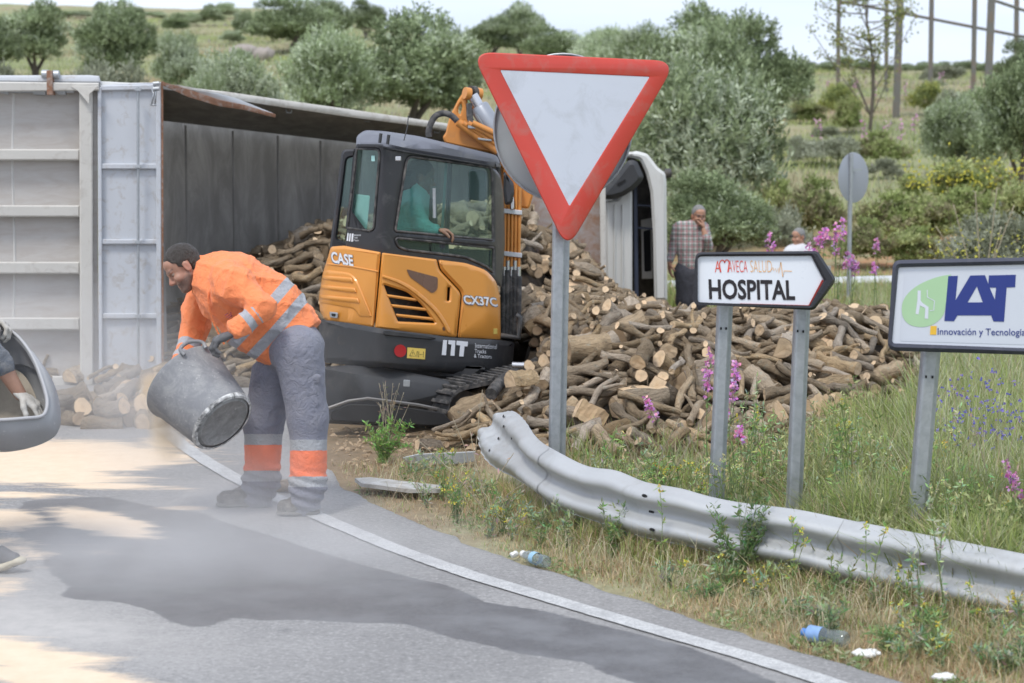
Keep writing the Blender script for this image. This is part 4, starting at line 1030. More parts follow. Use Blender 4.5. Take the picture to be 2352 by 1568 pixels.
tube('cylinder_rod', [P(*zy(1545, 250), be), P(*zy(1595, 340), be)], .040, chrome, ex, 14)
tube('cylinder', [P(*zy(1590, 335), be), P(*zy(1600, 350), be), P(1150, 322, be)], [.055, .072, .076], cgrey, ex, 18)
plate('arm_link', rnd([(1125, 290), (1155, 310), (1240, 400), (1215, 480), (1155, 470), (1150, 380)], 8), be + .05, .2, orange_p, ex, .015)
ah = [zy(1190, 590), zy(1188, 540), zy(1210, 470), zy(1250, 415), zy(1310, 398), zy(1370, 415), zy(1420, 462)]
tube('hose', cr_([P(x, y, be - .25) for x, y in ah], 5), .023, rubber, ex, 8)
for k in range(4):
    a = zy(1430 + k * 38, 470 + k * 8 - k * k * 2); b2 = (1150 + k * 10, 352 - k * 9)
    tube('hydraulic_pipe', [P(a[0], a[1], be - .06 - .02 * k), P(b2[0], b2[1], be - .06 - .02 * k)], .022 if k else .034, orange_p, ex, 8)
    if k: tube('hose', cr_([P(zy(1500 + k * 9, 320)[0], zy(0, 320)[1], be - .04), P(zy(1500 + k * 12, 430)[0], zy(0, 440)[1], be - .08), P(zy(1540 + k * 12, 515)[0], zy(0, 510)[1], be - .08), P(zy(1580, 520 + 10 * k)[0], zy(0, 520 + 10 * k)[1], be - .06)], 4), .014, rubber, ex, 6)
plate('clamp', [zy(1505, 495), zy(1590, 500), zy(1590, 525), zy(1510, 520)], be - .12, .03, galv, ex, .003)
plate('clamp', [zy(1585, 595), zy(1700, 610), zy(1700, 625), zy(1590, 612)], be - .12, .03, galv, ex, .003)
tube('thin_pipe', [P(*zy(1575, 410), be - .05), P(*zy(1690, 590), be - .05)], .014, galv, ex, 6)
# dipper arm with pipes (right of the cab)
ad = 14.85
plate('arm', [(1157, 420), (1199, 432), (1195, 600), (1154, 590)], ad, .22, orange_p, ex, .012)
for k in range(5):
    x = 1160 + k * 8.3; tube('hydraulic_pipe', [P(x + 1, 425, ad - .03), P(x - 2, 622 - (k % 2) * 14, ad - .03)], .0125, orange_p, ex, 8)
    tube('fitting', [P(x - 2, 612 - (k % 2) * 14, ad - .03), P(x - 2.4, 636 - (k % 2) * 14, ad - .03)], .018, chrome, ex, 8)
    tube('hose', cr_([P(x - 2.4, 634 - (k % 2) * 14, ad - .03), P(x - 3.5, 700, ad - .05), P(x - 5, 770, ad - .03)], 4), .026, rubber, ex, 8)
for y in (484, 582): plate('clamp', rnd([(1155, y - 6), (1199, y - 1), (1199, y + 10), (1155, y + 5)], 2), ad - .055, .03, M('clamp_white', (.62, .63, .66), .4, .2, bstr=0), ex, .004)
plate('swing_bracket', rnd([(1150, 640), (1186, 650), (1190, 740), (1180, 785), (1150, 780)], 6), ad + .02, .25, cabm, ex, .02)
plate('lamp_hose', rnd([(1172, 452), (1180, 450), (1181, 480), (1173, 482)], 3), ad - .08, .03, M('lamp_chrome', (.6, .6, .6)), ex, .005)
tube('black_pipe_on_logs', cr_([P(1128, 905, 13.6), P(1160, 870, 13.9), P(1230, 835, 14.6), P(1300, 790, 15.4), P(1370, 760, 16.0), P(1440, 755, 16.4)], 6), .045, rubber, None, 10)
props(bpy.data.objects['black_pipe_on_logs'], 'black flexible pipe lying across the log pile behind the triangle sign post', 'pipe'); bpy.data.objects['black_pipe_on_logs'].name = 'flexible_pipe'
# ================================================================== LOGS
def bark_material(name, c1, c2):
    m, nt, b, out = newmat(name); v = objco(nt); oi = nt.nodes.new('ShaderNodeObjectInfo')
    mp = nt.nodes.new('ShaderNodeMapping'); mp.inputs['Scale'].default_value = (.35, 1, 1); nt.links.new(v, mp.inputs[0])
    n1 = noisen(nt, mp.outputs[0], 38, 8, .72, .6); n2 = noisen(nt, v, 17, 6, .7); n3 = noisen(nt, mp.outputs[0], 110, 4)
    c = mixc(nt, n1, sc3(c1, .4), sc3(c2, 1.35)); c = mixc(nt, ramp(nt, n2, [(.4, 0.0), (.65, .6)]), c, sc3(c2, 1.1))
    c = mixc(nt, ramp(nt, noisen(nt, v, 24, 6, .7), [(.56, 0.0), (.68, .75)]), c, (.34, .33, .27))
    c = mixc(nt, ramp(nt, noisen(nt, mp.outputs[0], 30, 8, .8, 1.2), [(.32, .9), (.46, 0.0)]), c, (.065, .048, .035))
    hv = N(nt, 'ShaderNodeHueSaturation'); nt.links.new(c, hv.inputs['Color'])
    vv = math2(nt, 'MULTIPLY_ADD', oi.outputs['Random'], .8); vv.node.inputs[2].default_value = .62; nt.links.new(vv, hv.inputs['Value'])
    r2 = math2(nt, 'FRACT', math2(nt, 'MULTIPLY', oi.outputs['Random'], 7.31)); ss = math2(nt, 'MULTIPLY_ADD', r2, .6); ss.node.inputs[2].default_value = .65; nt.links.new(ss, hv.inputs['Saturation'])
    nt.links.new(hv.outputs[0], b.inputs['Base Color']); b.inputs['Roughness'].default_value = .9; b.inputs['Specular IOR Level'].default_value = .15
    bump(nt, b, math2(nt, 'ADD', n1, math2(nt, 'MULTIPLY', n3, .5)), 1.0, .03); return m
bark = bark_material('bark', (.19, .135, .088), (.43, .335, .23))
def cut_material():
    m, nt, b, out = newmat('cut_wood'); a = nt.nodes.new('ShaderNodeAttribute'); a.attribute_name = 'rad'; v = objco(nt); oi = nt.nodes.new('ShaderNodeObjectInfo')
    n1 = noisen(nt, v, 30, 5); w_ = math2(nt, 'SINE', math2(nt, 'MULTIPLY', math2(nt, 'ADD', a.outputs['Fac'], math2(nt, 'MULTIPLY', n1, .12)), 46))
    c = mixc(nt, math2(nt, 'MULTIPLY_ADD', w_, .22), (.66, .50, .33), (.52, .37, .22)); c.node.inputs[0].links[0].from_node.inputs[2].default_value = .3
    c = mixc(nt, ramp(nt, a.outputs['Fac'], [(.0, .55), (.35, 0.0)]), c, (.46, .30, .17))
    c = mixc(nt, ramp(nt, noisen(nt, v, 14, 6, .7), [(.45, 0.0), (.75, .8)]), c, (.36, .28, .20))
    c = mixc(nt, ramp(nt, a.outputs['Fac'], [(.9, 0.0), (.98, .8)]), c, (.16, .11, .07))
    hv = N(nt, 'ShaderNodeHueSaturation'); nt.links.new(c, hv.inputs['Color']); vv = math2(nt, 'MULTIPLY_ADD', oi.outputs['Random'], .6); vv.node.inputs[2].default_value = .72; nt.links.new(vv, hv.inputs['Value'])
    nt.links.new(hv.outputs[0], b.inputs['Base Color']); b.inputs['Roughness'].default_value = .85; bump(nt, b, noisen(nt, v, 160, 4), .4, .003); return m
cutm = cut_material()
splitm = M('split_wood', (.60, .44, .27), .85, 0, .3, 14, 90, .5, .004, (.40, .26, .15), 9, .42, stretch=(.25, 1, 1))
def log_variant(seed, L, r, bend=.0, n=10, rings=10, fork=False, split=False):
    """unit log along local x, length L, radius r; returns bark mesh, end mesh(es), split face mesh"""
    rg = random.Random(seed); ph = [rg.uniform(0, 6.28) for _ in range(6)]
    def centre(t): return Vector((L * (t - .5), bend * L * (math.sin(t * math.pi) - .6) + .03 * L * math.sin(t * 7 + ph[0]), .035 * L * math.sin(t * 5 + ph[1])))
    lump = [(rg.random(), rg.uniform(0, 6.28), rg.uniform(.2, .6)) for _ in range(5)]; oval = rg.uniform(.04, .17)
    def rad(t, a):
        k = 1 + oval * math.sin(2 * a + ph[2]) + .06 * math.sin(3 * a + ph[3] + 3 * t) + .08 * math.sin(t * 9 + ph[4]) + (.5 - t) * .14
        k += rg.uniform(-.075, .075)
        for lt, la, lh in lump: k += lh * math.exp(-((t - lt) / .07) ** 2 - (1 - math.cos(a - la)) * 3)
        return r * k
    V = []; Fc = []
    if split:  # wedge: part circle plus the split face
        angs = [math.pi * (-.15 + 1.3 * k / (n - 1)) for k in range(n)]
    else: angs = [2 * math.pi * k / n for k in range(n)]
    tilt0, tilt1 = rg.uniform(-.35, .35), rg.uniform(-.35, .35)
    for i in range(rings):
        t = i / (rings - 1); c = centre(t)
        for a in angs:
            rr = rad(t, a); y, z = math.cos(a) * rr, math.sin(a) * rr; x = 0
            if i == 0: x = tilt0 * z + .2 * tilt1 * y
            if i == rings - 1: x = tilt1 * z + .2 * tilt0 * y
            V.append(c + Vector((x, y, z)))
    m_ = len(angs)
    for i in range(rings - 1):
        for k in range(m_ if not split else m_ - 1):
            a, b2 = i * m_ + k, i * m_ + (k + 1) % m_; Fc.append((a, b2, b2 + m_, a + m_))
    nb = None
    if fork:
        t = .62; c = centre(t); dr = Vector((.55, .75 * rg.choice((-1, 1)), .35)).normalized()
        v2, f2 = tube_geo([c, c + dr * r * 1.6, c + dr * (r * 1.6 + L * .22) + Vector((0, 0, .01)), c + dr * (r * 1.6 + L * .34)], [r * .75, r * .62, r * .5, r * .46], 7, cap=False)
        k0 = len(V); V += v2; Fc += [tuple(q + k0 for q in f) for f in f2]; nb = (c + dr * (r * 1.6 + L * .34), v2[-7:])
    me = bpy.data.meshes.new('log'); me.from_pydata(V, [], Fc); me.materials.append(bark); me.polygons.foreach_set('use_smooth', [True] * len(me.polygons)); me.update()
    ends = []
    for i, sgn in ((0, -1), (rings - 1, 1)):
        ringv = V[i * m_:(i + 1) * m_]; c = sum(ringv, Vector()) / m_
        if split: c = centre(i / (rings - 1)) + Vector((0, 0, r * .35))
        vv = [c + Vector((-.004 * sgn, 0, 0))] + [c.lerp(p, .6) + Vector((rg.uniform(-.003, .003), 0, 0)) for p in ringv] + list(ringv); ff = []
        for k in range(m_ if not split else m_ - 1):
            a, b2 = 1 + k, 1 + (k + 1) % m_; ff.append((0, a, b2)); ff.append((a, a + m_, b2 + m_, b2))
        if split: ff.append((0, m_, 1)); ff.append((m_, 2 * m_, 1 + m_, 1))
        if sgn > 0: ff = [f[::-1] for f in ff]
        rd = [0] + [.6] * m_ + [1] * m_; e = bpy.data.meshes.new('cut_end'); e.from_pydata(vv, [], ff); e.update()
        setval(e, rd, 'rad'); e.materials.append(cutm); ends.append(e)
    if nb:
        c, rv = nb; e = bpy.data.meshes.new('cut_end'); e.from_pydata([c] + rv, [], [(0, 1 + k, 1 + (k + 1) % 7) for k in range(7)]); e.update(); setval(e, [0] + [1] * 7, 'rad'); e.materials.append(cutm); ends.append(e)
    sp = None
    if split:
        vv = []; ff = []
        for i in range(rings):
            a, b2 = V[i * m_], V[i * m_ + m_ - 1]
            for k in range(4):
                p = a.lerp(b2, k / 3); 
                if k in (1, 2): p = p + Vector((0, 0, .06 * r * math.sin(i * 1.7 + k)))
                vv.append(p)
        for i in range(rings - 1):
            for k in range(3): q = i * 4 + k; ff.append((q, q + 4, q + 5, q + 1))
        sp = bpy.data.meshes.new('split_face'); sp.from_pydata(vv, [], ff); sp.update(); sp.materials.append(splitm)
    return dict(L=L, r=r, me=me, ends=ends, sp=sp, bend=bend, fork=fork, split=split)
VAR = []
for s in range(5): VAR.append(log_variant(10 + s, .36, .021, bend=[0, .08, -.06, .13, .02][s]))
for s in range(5): VAR.append(log_variant(20 + s, .29, .031, bend=[0, .06, -.04, .02, .1][s]))
for s in range(4): VAR.append(log_variant(30 + s, .27, .046, bend=[0, .06, -.05, .1][s], n=11))
for s in range(2): VAR.append(log_variant(40 + s, .22, .066, bend=.03, n=12))
for s in range(3): VAR.append(log_variant(50 + s, .38, .025, bend=.08, fork=True))
for s in range(3): VAR.append(log_variant(60 + s, .23, .075, bend=.0, n=9, split=True))
VW = [1.1] * 5 + [1.4] * 5 + [1.0] * 4 + [.6] * 2 + [1.1] * 3 + [1.3] * 3
# target pile surface
GXm, GYm, GS = -4.2, 11.8, .03
NXg, NYg = int(8.4 / GS), int(11.5 / GS)
gx = GXm + (np.arange(NXg) + .5) * GS; gy = GYm + (np.arange(NYg) + .5) * GS
XX, YY = np.meshgrid(gx, gy, indexing='ij')
def ss(a, b, x): t = np.clip((x - a) / (b - a), 0, 1); return t * t * (3 - 2 * t)
yf = np.interp(XX, [-.9, -.55, -.2, .3, .8, 1.4, 2.0, 2.5, 3.0, 3.4], [13.6, 13.2, 12.8, 12.7, 12.45, 12.6, 12.9, 13.2, 13.8, 14.8])
main = ss(0, 2.4, YY - yf + .15) ** .8 * (.66 + .05 * np.sin(XX * 3.1)) * ss(-.95, -.5, XX) * (1 - ss(3.0, 3.6, XX + (16 - YY) * .0))
main = main * (1 - ss(17.6, 19.2, YY) * ss(1.6, 2.6, XX) * .9)
back = 1.42 * np.exp(-(((XX + .1) / .75) ** 2)) * ss(15.6, 18.6, YY) ; back = np.maximum(back, 1.02 * np.exp(-(((XX - .55) / .75) ** 2)) * ss(15.4, 18.4, YY))
back = np.maximum(back, .80 * np.exp(-(((XX - 1.1) / .8) ** 2)) * ss(15.4, 18.0, YY))
ins = np.interp(XX, [-3.3, -3.0, -2.6, -2.2, -1.9, -1.2, -.4], [.35, .5, .78, 1.05, 1.2, 1.36, 1.4]) * ss(16.0, 18.3, YY) * (XX < .2)
ymax = np.interp(XX, [-3.3, -.7, 1.0, 3], [18.75, 21.2, 21.5, 20.0])
H = np.maximum(np.maximum(main, back), ins) * (YY < ymax)
_pxx = 1176 + XX / YY * F
H = np.where((XX < -.9) & (YY < 15.6), 0, H)
H = np.where((_pxx < 1150) & (YY > 13.4) & (YY < 15.4) & (XX > -1.2), np.minimum(H, .06), H)
H = np.where((_pxx < 1150) & (YY <= 13.4) & (XX > -1.2), np.minimum(H, .26), H)
heapL = .25 * np.clip(1 - ((XX + 2.72) / .5) ** 2 - ((YY - 14.4) / .5) ** 2, 0, 1) ** .5
heapL2 = .17 * np.clip(1 - ((XX + 3.2) / .4) ** 2 - ((YY - 14.4) / .4) ** 2, 0, 1) ** .5
H = np.maximum(H, np.maximum(heapL, heapL2))
_ci = np.clip(((XX - GXm) / GS).astype(int), 0, NXg - 1)
_sky = np.interp(_pxx, [372, 450, 540, 570, 640, 700, 740, 1150, 1215, 1290, 1330, 1400, 1450, 1500, 1600, 1700, 1900, 2060, 2115, 2160], [640, 600, 560, 550, 560, 515, 500, 450, 462, 510, 560, 640, 672, 695, 722, 715, 708, 715, 790, 930])
_low = np.interp(_pxx, [980, 1040, 1090, 1150, 1190, 1230], [1030, 990, 960, 925, 890, 840])
_rows = np.where((YY < 15.6) & (_pxx < 760), 880, np.where(YY < 14.7, np.maximum(_sky, np.where(_pxx < 1230, _low, 0)), _sky + np.where(YY > 17, 14, 0)))
H = np.where((_pxx < 1188) & (YY >= 14.7) & (YY < 15.6) & (_pxx > 760), np.minimum(H, .05), H)
H = np.minimum(H, CH - (_rows - 331) / F * YY - .05); H = np.maximum(H, 0)
base = np.maximum(0, H - .2); hm = base.copy()

# soil-and-bark core under the logs
st = 4; bx = base[::st, ::st]; n0, n1_ = bx.shape; ii = np.arange(n0 * n1_).reshape(n0, n1_)
Q = np.stack([ii[:-1, :-1], ii[1:, :-1], ii[1:, 1:], ii[:-1, 1:]], -1).reshape(-1, 4)
keep = (bx.ravel()[Q].max(1) > .01)
mnd = fast('debris_mound', np.stack([XX[::st, ::st], YY[::st, ::st], bx - .03], -1).reshape(-1, 3), Q[keep])
mo = link('debris_mound', mnd, M('dark_debris', (.06, .045, .032), .95, 0, .5, 12, 60, .6, .02), None, True); props(mo, 'dark mound of earth and bark crumbs under the logs', kind='stuff')
logs = []
lw = np.array(VW) / sum(VW)
def drop(vi, x, y, yaw, sc=1.0, cap_=False):
    v = VAR[vi]; L, r = v['L'] * sc, v['r'] * sc; cx_, sy_ = math.cos(yaw), math.sin(yaw)
    s = np.linspace(-L / 2, L / 2, 9); lat = np.array([-.6, 0, .6]) * r
    px_ = x + s[:, None] * cx_ - lat[None] * sy_; py_ = y + s[:, None] * sy_ + lat[None] * cx_
    ix = ((px_ - GXm) / GS).astype(int); iy = ((py_ - GYm) / GS).astype(int)
    if ix.min() < 0 or iy.min() < 0 or ix.max() >= NXg or iy.max() >= NYg: return False
    h = hm[ix, iy].max(1); best = -1; bb = 0
    for i in range(5):
        for j in range(4, 9):
            if i == j: val, b_ = h[4], 0.0
            else: b_ = (h[j] - h[i]) / (s[j] - s[i]); val = h[i] - b_ * s[i]
            if val > best: best, bb = val, b_
    lim = .3 if (y > 16.8 or x < -2) else .6; bb = max(-lim, min(lim, bb)); z = best + r * .72
    ci, cj = ix[4, 1], iy[4, 1]
    if cap_ and z + r > H[ci, cj] + .07 + .35 * r: return False
    if cap_:
        for e_ in (0, 8):
            if z + bb * s[e_] + r * .6 > H[ix[e_, 1], iy[e_, 1]] + .13 and y > 13.2: return False
    s2 = np.arange(-L / 2, L / 2, .015); l2 = np.arange(-r, r + .001, .015)
    Sx, Lx = np.meshgrid(s2, l2, indexing='ij'); qx = ((x + Sx * cx_ - Lx * sy_ - GXm) / GS).astype(int); qy = ((y + Sx * sy_ + Lx * cx_ - GYm) / GS).astype(int)
    ok = (qx >= 0) & (qy >= 0) & (qx < NXg) & (qy < NYg)
    np.maximum.at(hm, (qx[ok], qy[ok]), (z + bb * Sx + np.sqrt(np.maximum(0, r * r - Lx * Lx)))[ok])
    logs.append((vi, sc, Vector((x, y, z)), yaw, math.atan(bb), random.uniform(0, 6.28) if not v['split'] else random.choice([0, 1.57, 3.1, 4.4, 5.2]) + random.uniform(-.3, .3))); return True
rl = random.Random(5)
cells = np.argwhere(H > .05); wgt = np.clip((20 - YY[cells[:, 0], cells[:, 1]]) / 6, .35, 1.3); wgt /= wgt.sum()
tries = rng.choice(len(cells), 34000, p=wgt)
for t in tries:
    i, j = cells[t]; 
    if hm[i, j] > H[i, j] - .03: continue
    x, y = gx[i], gy[j]
    left = (x < -2.0 and y < 15.2)
    vi = int(rng.choice(len(VAR), p=lw)) if not left else rl.choice([10, 11, 12, 13, 14, 15, 19])
    yaw = rl.uniform(0, 3.1416) if rl.random() < .45 else rl.gauss(0, .55)
    if rl.random() < .2: yaw = 1.57 + rl.gauss(0, .35)
    drop(vi, x, y, yaw, rl.uniform(.72, 1.25) * (1.2 if left else 1.0), True)
    if len(logs) >= 4200: break
print('LOGS', len(logs))
for (px_, py_, vi, yaw, sc) in [(642, 1131, 6, .1, 1.0), (1075, 1000, 14, .5, 1.15), (1050, 985, 20, 1.2, 1.1), (1110, 985, 15, .2, 1.1), (1000, 1022, 7, -.9, .8), (1040, 1020, 3, -.2, .8), (985, 1030, 20, .3, .7), (1200, 1010, 21, .6, .9), (1085, 1015, 1, .1, .9), (1475, 1000, 11, 1.3, 1.1), (1180, 940, 19, .4, 1.1), (1035, 888, 12, .15, .9)]:
    g = G(px_, py_)
    if py_ == 888: g = P(1035, 888, 14.15); logs.append((vi, sc, g, .3, 0, 0)); continue
    drop(vi, g.x, g.y, yaw, sc) or logs.append((vi, sc, Vector((g.x, g.y, VAR[vi]['r'] * sc)), yaw, 0, 0))
# big pale split blocks that lead the eye
for (px_, py_, vi, yaw, sc, roll) in [(1478, 905, 19, .15, 1.35, 3.1), (1600, 870, 20, .5, 1.3, 2.6), (1905, 880, 21, .1, 1.25, 2.9), (1350, 800, 19, .2, 1.3, 2.2), (1640, 955, 20, 1.4, .9, 4.0), (1800, 790, 21, 1.2, 1.0, 1.9), (1145, 910, 20, .9, 1.1, 2.4), (1880, 935, 19, .9, 1.1, 4.2)]:
    # march along the view ray to the pile surface
    for d_ in np.arange(12.2, 19, .04):
        p = P(px_, py_, d_); i, j = int((p.x - GXm) / GS), int((p.y - GYm) / GS)
        if 0 <= i < NXg and 0 <= j < NYg and hm[i, j] >= p.z: break
    logs.append((vi, sc, p + Vector((0, -.02, .0)), yaw, .1, roll)); 
# rank by how large and how exposed they are
rank = []
for k, (vi, sc, c, yaw, pt, roll) in enumerate(logs):
    v = VAR[vi]; L, r = v['L'] * sc, v['r'] * sc; ex_ = 0
    dx, dy = math.cos(yaw), math.sin(yaw)
    for s in (-.4, -.2, 0, .2, .4):
        x, y, z = c.x + dx * s * L, c.y + dy * s * L, c.z + math.tan(pt) * s * L + r * .5
        ok = 1; vx, vy, vz = -x, -y, CH - z; q = math.sqrt(vx * vx + vy * vy)
        for st_ in (.08, .16, .26, .4, .6, .9):
            X_, Y_, Z_ = x + vx / q * st_, y + vy / q * st_, z + vz / q * st_; i, j = int((X_ - GXm) / GS), int((Y_ - GYm) / GS)
            if 0 <= i < NXg and 0 <= j < NYg and hm[i, j] > Z_ + .01: ok = 0; break
        ex_ += ok
    px_, py_ = PX(c); inside = 0 < px_ < 2352
    hid = (745 < px_ < 1150 and py_ < 870 and c.y > 14.5) or (px_ < 372 and c.y > 16.6)
    rank.append((ex_ * L * r * 2 / c.y ** 2 * (0 if hid or not inside else 1), k))
rank.sort(reverse=True); top = [k for s_, k in rank[:296]]
topset = set(top)
kindname = lambda v: 'split' if v['split'] else 'forked' if v['fork'] else 'thick' if v['r'] > .08 else 'stout' if v['r'] > .06 else 'middling' if v['r'] > .04 else 'thin'
def where(px_, py_, c):
    if px_ < 372 and c.y < 15.6: return ('in the left half' if px_ < 240 else 'in the right half') + ' of the dusty heap by the truck door', 'logs in the dusty heap by the truck door'
    if c.y > 15.4 and px_ < 760: return ('behind the worker' if px_ < 560 else 'beside the excavator') + ' inside the open truck body' + (', upper part' if py_ < 590 else ', lower part'), 'logs inside the truck body'
    if px_ < 700: return 'on the road by the worker\'s feet', 'logs fallen on the road'
    if py_ < 640: return ('beside the orange arm' if px_ < 1262 else 'right of the triangle sign post') + ' high on the spill from the truck', 'logs spilling out of the truck'
    g_ = 'logs of the spilled pile'
    if px_ < 1130: return 'between the excavator track and the bent rail end', g_
    hgt = 'near the top' if py_ < 740 else 'in the upper part' if py_ < 810 else 'in the middle' if py_ < 880 else 'in the lower part' if py_ < 950 else 'at the foot'
    col = 'left of the triangle post' if px_ < 1262 else 'just right of the triangle post' if px_ < 1390 else 'between triangle and hospital signs' if px_ < 1520 else 'left of the first hospital post' if px_ < 1650 else \
        'between the two hospital posts' if px_ < 1828 else 'right of the second hospital post' if px_ < 1960 else 'next to the company sign'
    return f'{hgt} of the pile {col}', g_
seen_l = {}
cap = bpy.data.meshes
for k, (vi, sc, c, yaw, pt, roll) in enumerate(logs):
    if k not in topset: continue
    v = VAR[vi]; o = bpy.data.objects.new('log', v['me']); COL.objects.link(o)
    R = Matrix.Rotation(yaw, 4, 'Z') @ Matrix.Rotation(-pt, 4, 'Y') @ Matrix.Rotation(roll, 4, 'X')
    o.matrix_world = Matrix.Translation(c) @ R @ Matrix.Scale(sc, 4)
    px_, py_ = PX(c); wh, gp = where(px_, py_, c); kn = kindname(v)
    shp = 'bent ' if abs(v['bend']) > .09 and not v['split'] else ''
    a = abs(((yaw + 1.5708) % 3.1416) - 1.5708)
    face = 'facing the road' if a > 1.15 else 'lying aslant' if a > .5 else 'lying crosswise'
    what = {'split': 'pale split block', 'forked': 'forked branch', 'thick': 'thick log', 'stout': 'stout log', 'middling': 'log', 'thin': 'thin branch'}[kn]
    lab = f'{shp}{what} {face} {wh}'
    if len(lab.split()) > 16: lab = f'{shp}{what} {wh}'
    seen_l.setdefault(lab, []).append((o, px_, py_)); props(o, lab, 'log', gp)
    for e in v['ends']: q = bpy.data.objects.new('cut_end', e); COL.objects.link(q); q.parent = o
    if v['sp']: q = bpy.data.objects.new('split_face', v['sp']); COL.objects.link(q); q.parent = o
rest = [l for k, l in enumerate(logs) if k not in topset]
def join(name, items, getm, mat):
    Vs = []; Ls = []; St = []; base_ = 0; cache = {}
    rds = []
    for (vi, sc, c, yaw, pt, roll) in items:
        for me_ in getm(VAR[vi]):
            if me_.name not in cache:
                a = np.empty(len(me_.vertices) * 3, np.float32); me_.vertices.foreach_get('co', a); l = np.empty(len(me_.loops), np.int32); me_.loops.foreach_get('vertex_index', l)
                t = np.empty(len(me_.polygons), np.int32); me_.polygons.foreach_get('loop_total', t)
                rd = np.zeros(len(me_.vertices), np.float32)
                if 'rad' in me_.attributes: me_.attributes['rad'].data.foreach_get('value', rd)
                cache[me_.name] = (a.reshape(-1, 3), l, t, rd)
            a, l, t, rd = cache[me_.name]
            R = np.array((Matrix.Translation(c) @ Matrix.Rotation(yaw, 4, 'Z') @ Matrix.Rotation(-pt, 4, 'Y') @ Matrix.Rotation(roll, 4, 'X') @ Matrix.Scale(sc, 4)))
            Vs.append(a @ R[:3, :3].T + R[:3, 3]); Ls.append(l + base_); St.append(t); base_ += len(a); rds.append(rd)
    V = np.concatenate(Vs).astype(np.float32); L = np.concatenate(Ls).astype(np.int32); T = np.concatenate(St)
    me = bpy.data.meshes.new(name); me.vertices.add(len(V)); me.vertices.foreach_set('co', V.ravel()); me.loops.add(len(L)); me.loops.foreach_set('vertex_index', L)
    me.polygons.add(len(T)); me.polygons.foreach_set('loop_start', np.concatenate([[0], np.cumsum(T)[:-1]]).astype(np.int32)); me.update(calc_edges=True)
    setval(me, np.concatenate(rds), 'rad'); return link(name, me, mat, None, True)
o = join('buried_logs', rest, lambda v: [v['me']], bark); props(o, 'smaller and half buried logs that fill the pile between the larger ones', kind='stuff')
o2 = join('buried_cut_ends', rest, lambda v: v['ends'] + ([v['sp']] if v['sp'] else []), cutm); props(o2, 'cut ends of the half buried logs in the pile', kind='stuff')
# wood chips and crumbs round the pile
Vc = []; Fc = []
for k in range(1300):
    px_ = rl.uniform(760, 2080); py_ = rl.choice([rl.uniform(985, 1080), rl.uniform(985, 1045)]); g = G(px_, py_); g.z = rl.uniform(0, .02); s = rl.uniform(.008, .03)
    a = Vector((rl.gauss(0, 1), rl.gauss(0, 1), rl.gauss(0, .4))).normalized() * s; b2 = Vector((rl.gauss(0, 1), rl.gauss(0, 1), rl.gauss(0, .5))).normalized() * s * .5
    k0 = len(Vc); Vc += [g - a, g + b2, g + a, g - b2, g + Vector((0, 0, s * .5))]; Fc += [(k0, k0 + 1, k0 + 4), (k0 + 1, k0 + 2, k0 + 4), (k0 + 2, k0 + 3, k0 + 4), (k0 + 3, k0, k0 + 4)]
o = mobj('wood_chips', Vc, Fc, M('chips', (.42, .31, .20), .9, 0, .4, 20, bstr=.1)); props(o, 'wood chips and bark crumbs scattered before the pile', kind='stuff')
# ================================================================== PEOPLE
def cloth(name, col, rough=.85, bands=None, var=.1, bs=7, extra=None, dusty=0.0):
    """fabric; bands = [(attribute, threshold colour)] painted where the mesh attribute is above 0"""
    m, nt, b, out = newmat(name); v = objco(nt)
    n1 = noisen(nt, v, bs, 5, .6); c = mixc(nt, n1, sc3(col, 1 - var), sc3(col, 1 + var))
    rgh = rough
    for at_, cc in (bands or []):
        a = nt.nodes.new('ShaderNodeAttribute'); a.attribute_name = at_
        f = ramp(nt, a.outputs['Fac'], [(.49, 0.0), (.51, 1.0)]); c = mixc(nt, f, c, cc)
    if dusty: c = mixc(nt, ramp(nt, noisen(nt, v, 12, 8, .75), [(.45, 0.0), (.7, dusty)]), c, (.45, .42, .38))
    nt.links.new(c, b.inputs['Base Color']); b.inputs['Roughness'].default_value = rough; b.inputs['Specular IOR Level'].default_value = .2
    b.inputs['Sheen Weight'].default_value = .15
    w1 = noisen(nt, v, 22, 4, .6, 1.5); w2 = noisen(nt, v, 300, 2)
    bump(nt, b, math2(nt, 'ADD', w1, math2(nt, 'MULTIPLY', w2, .15)), .55, .03); return m
def Mskin(name, col, stub=None):
    m, nt, b, out = newmat(name); v = objco(nt); n1 = noisen(nt, v, 40, 4)
    c = mixc(nt, n1, sc3(col, .88), sc3(col, 1.1)); a = nt.nodes.new('ShaderNodeAttribute'); a.attribute_name = 'blush'
    c = mixc(nt, math2(nt, 'MULTIPLY', a.outputs['Fac'], .5), c, (.5, .17, .11))
    if stub:
        a = nt.nodes.new('ShaderNodeAttribute'); a.attribute_name = 'stubble'; f = math2(nt, 'MULTIPLY', a.outputs['Fac'], ramp(nt, noisen(nt, v, 260, 3), [(.3, .45), (.7, 1.0)])); c = mixc(nt, f, c, stub)
    nt.links.new(c, b.inputs['Base Color']); b.inputs['Roughness'].default_value = .5
    b.inputs['Subsurface Weight'].default_value = .12; b.inputs['Subsurface Radius'].default_value = (.012, .005, .003); bump(nt, b, noisen(nt, v, 140, 3), .1, .002); return m
hair_dark = M('hair_dark', (.040, .030, .023), .45, 0, .5, 90, 200, 1.0, .012, (.07, .06, .052), 120, .45, stretch=(1, 1, .35))
hair_grey = M('hair_grey', (.20, .195, .19), .55, 0, .5, 90, 200, 1.0, .012, (.38, .37, .36), 120, .45, stretch=(1, 1, .35))
eye_m = M('eye_white', (.34, .25, .20), .3, bstr=0); iris_m = M('eye_dark', (.03, .02, .015), .2, bstr=0)
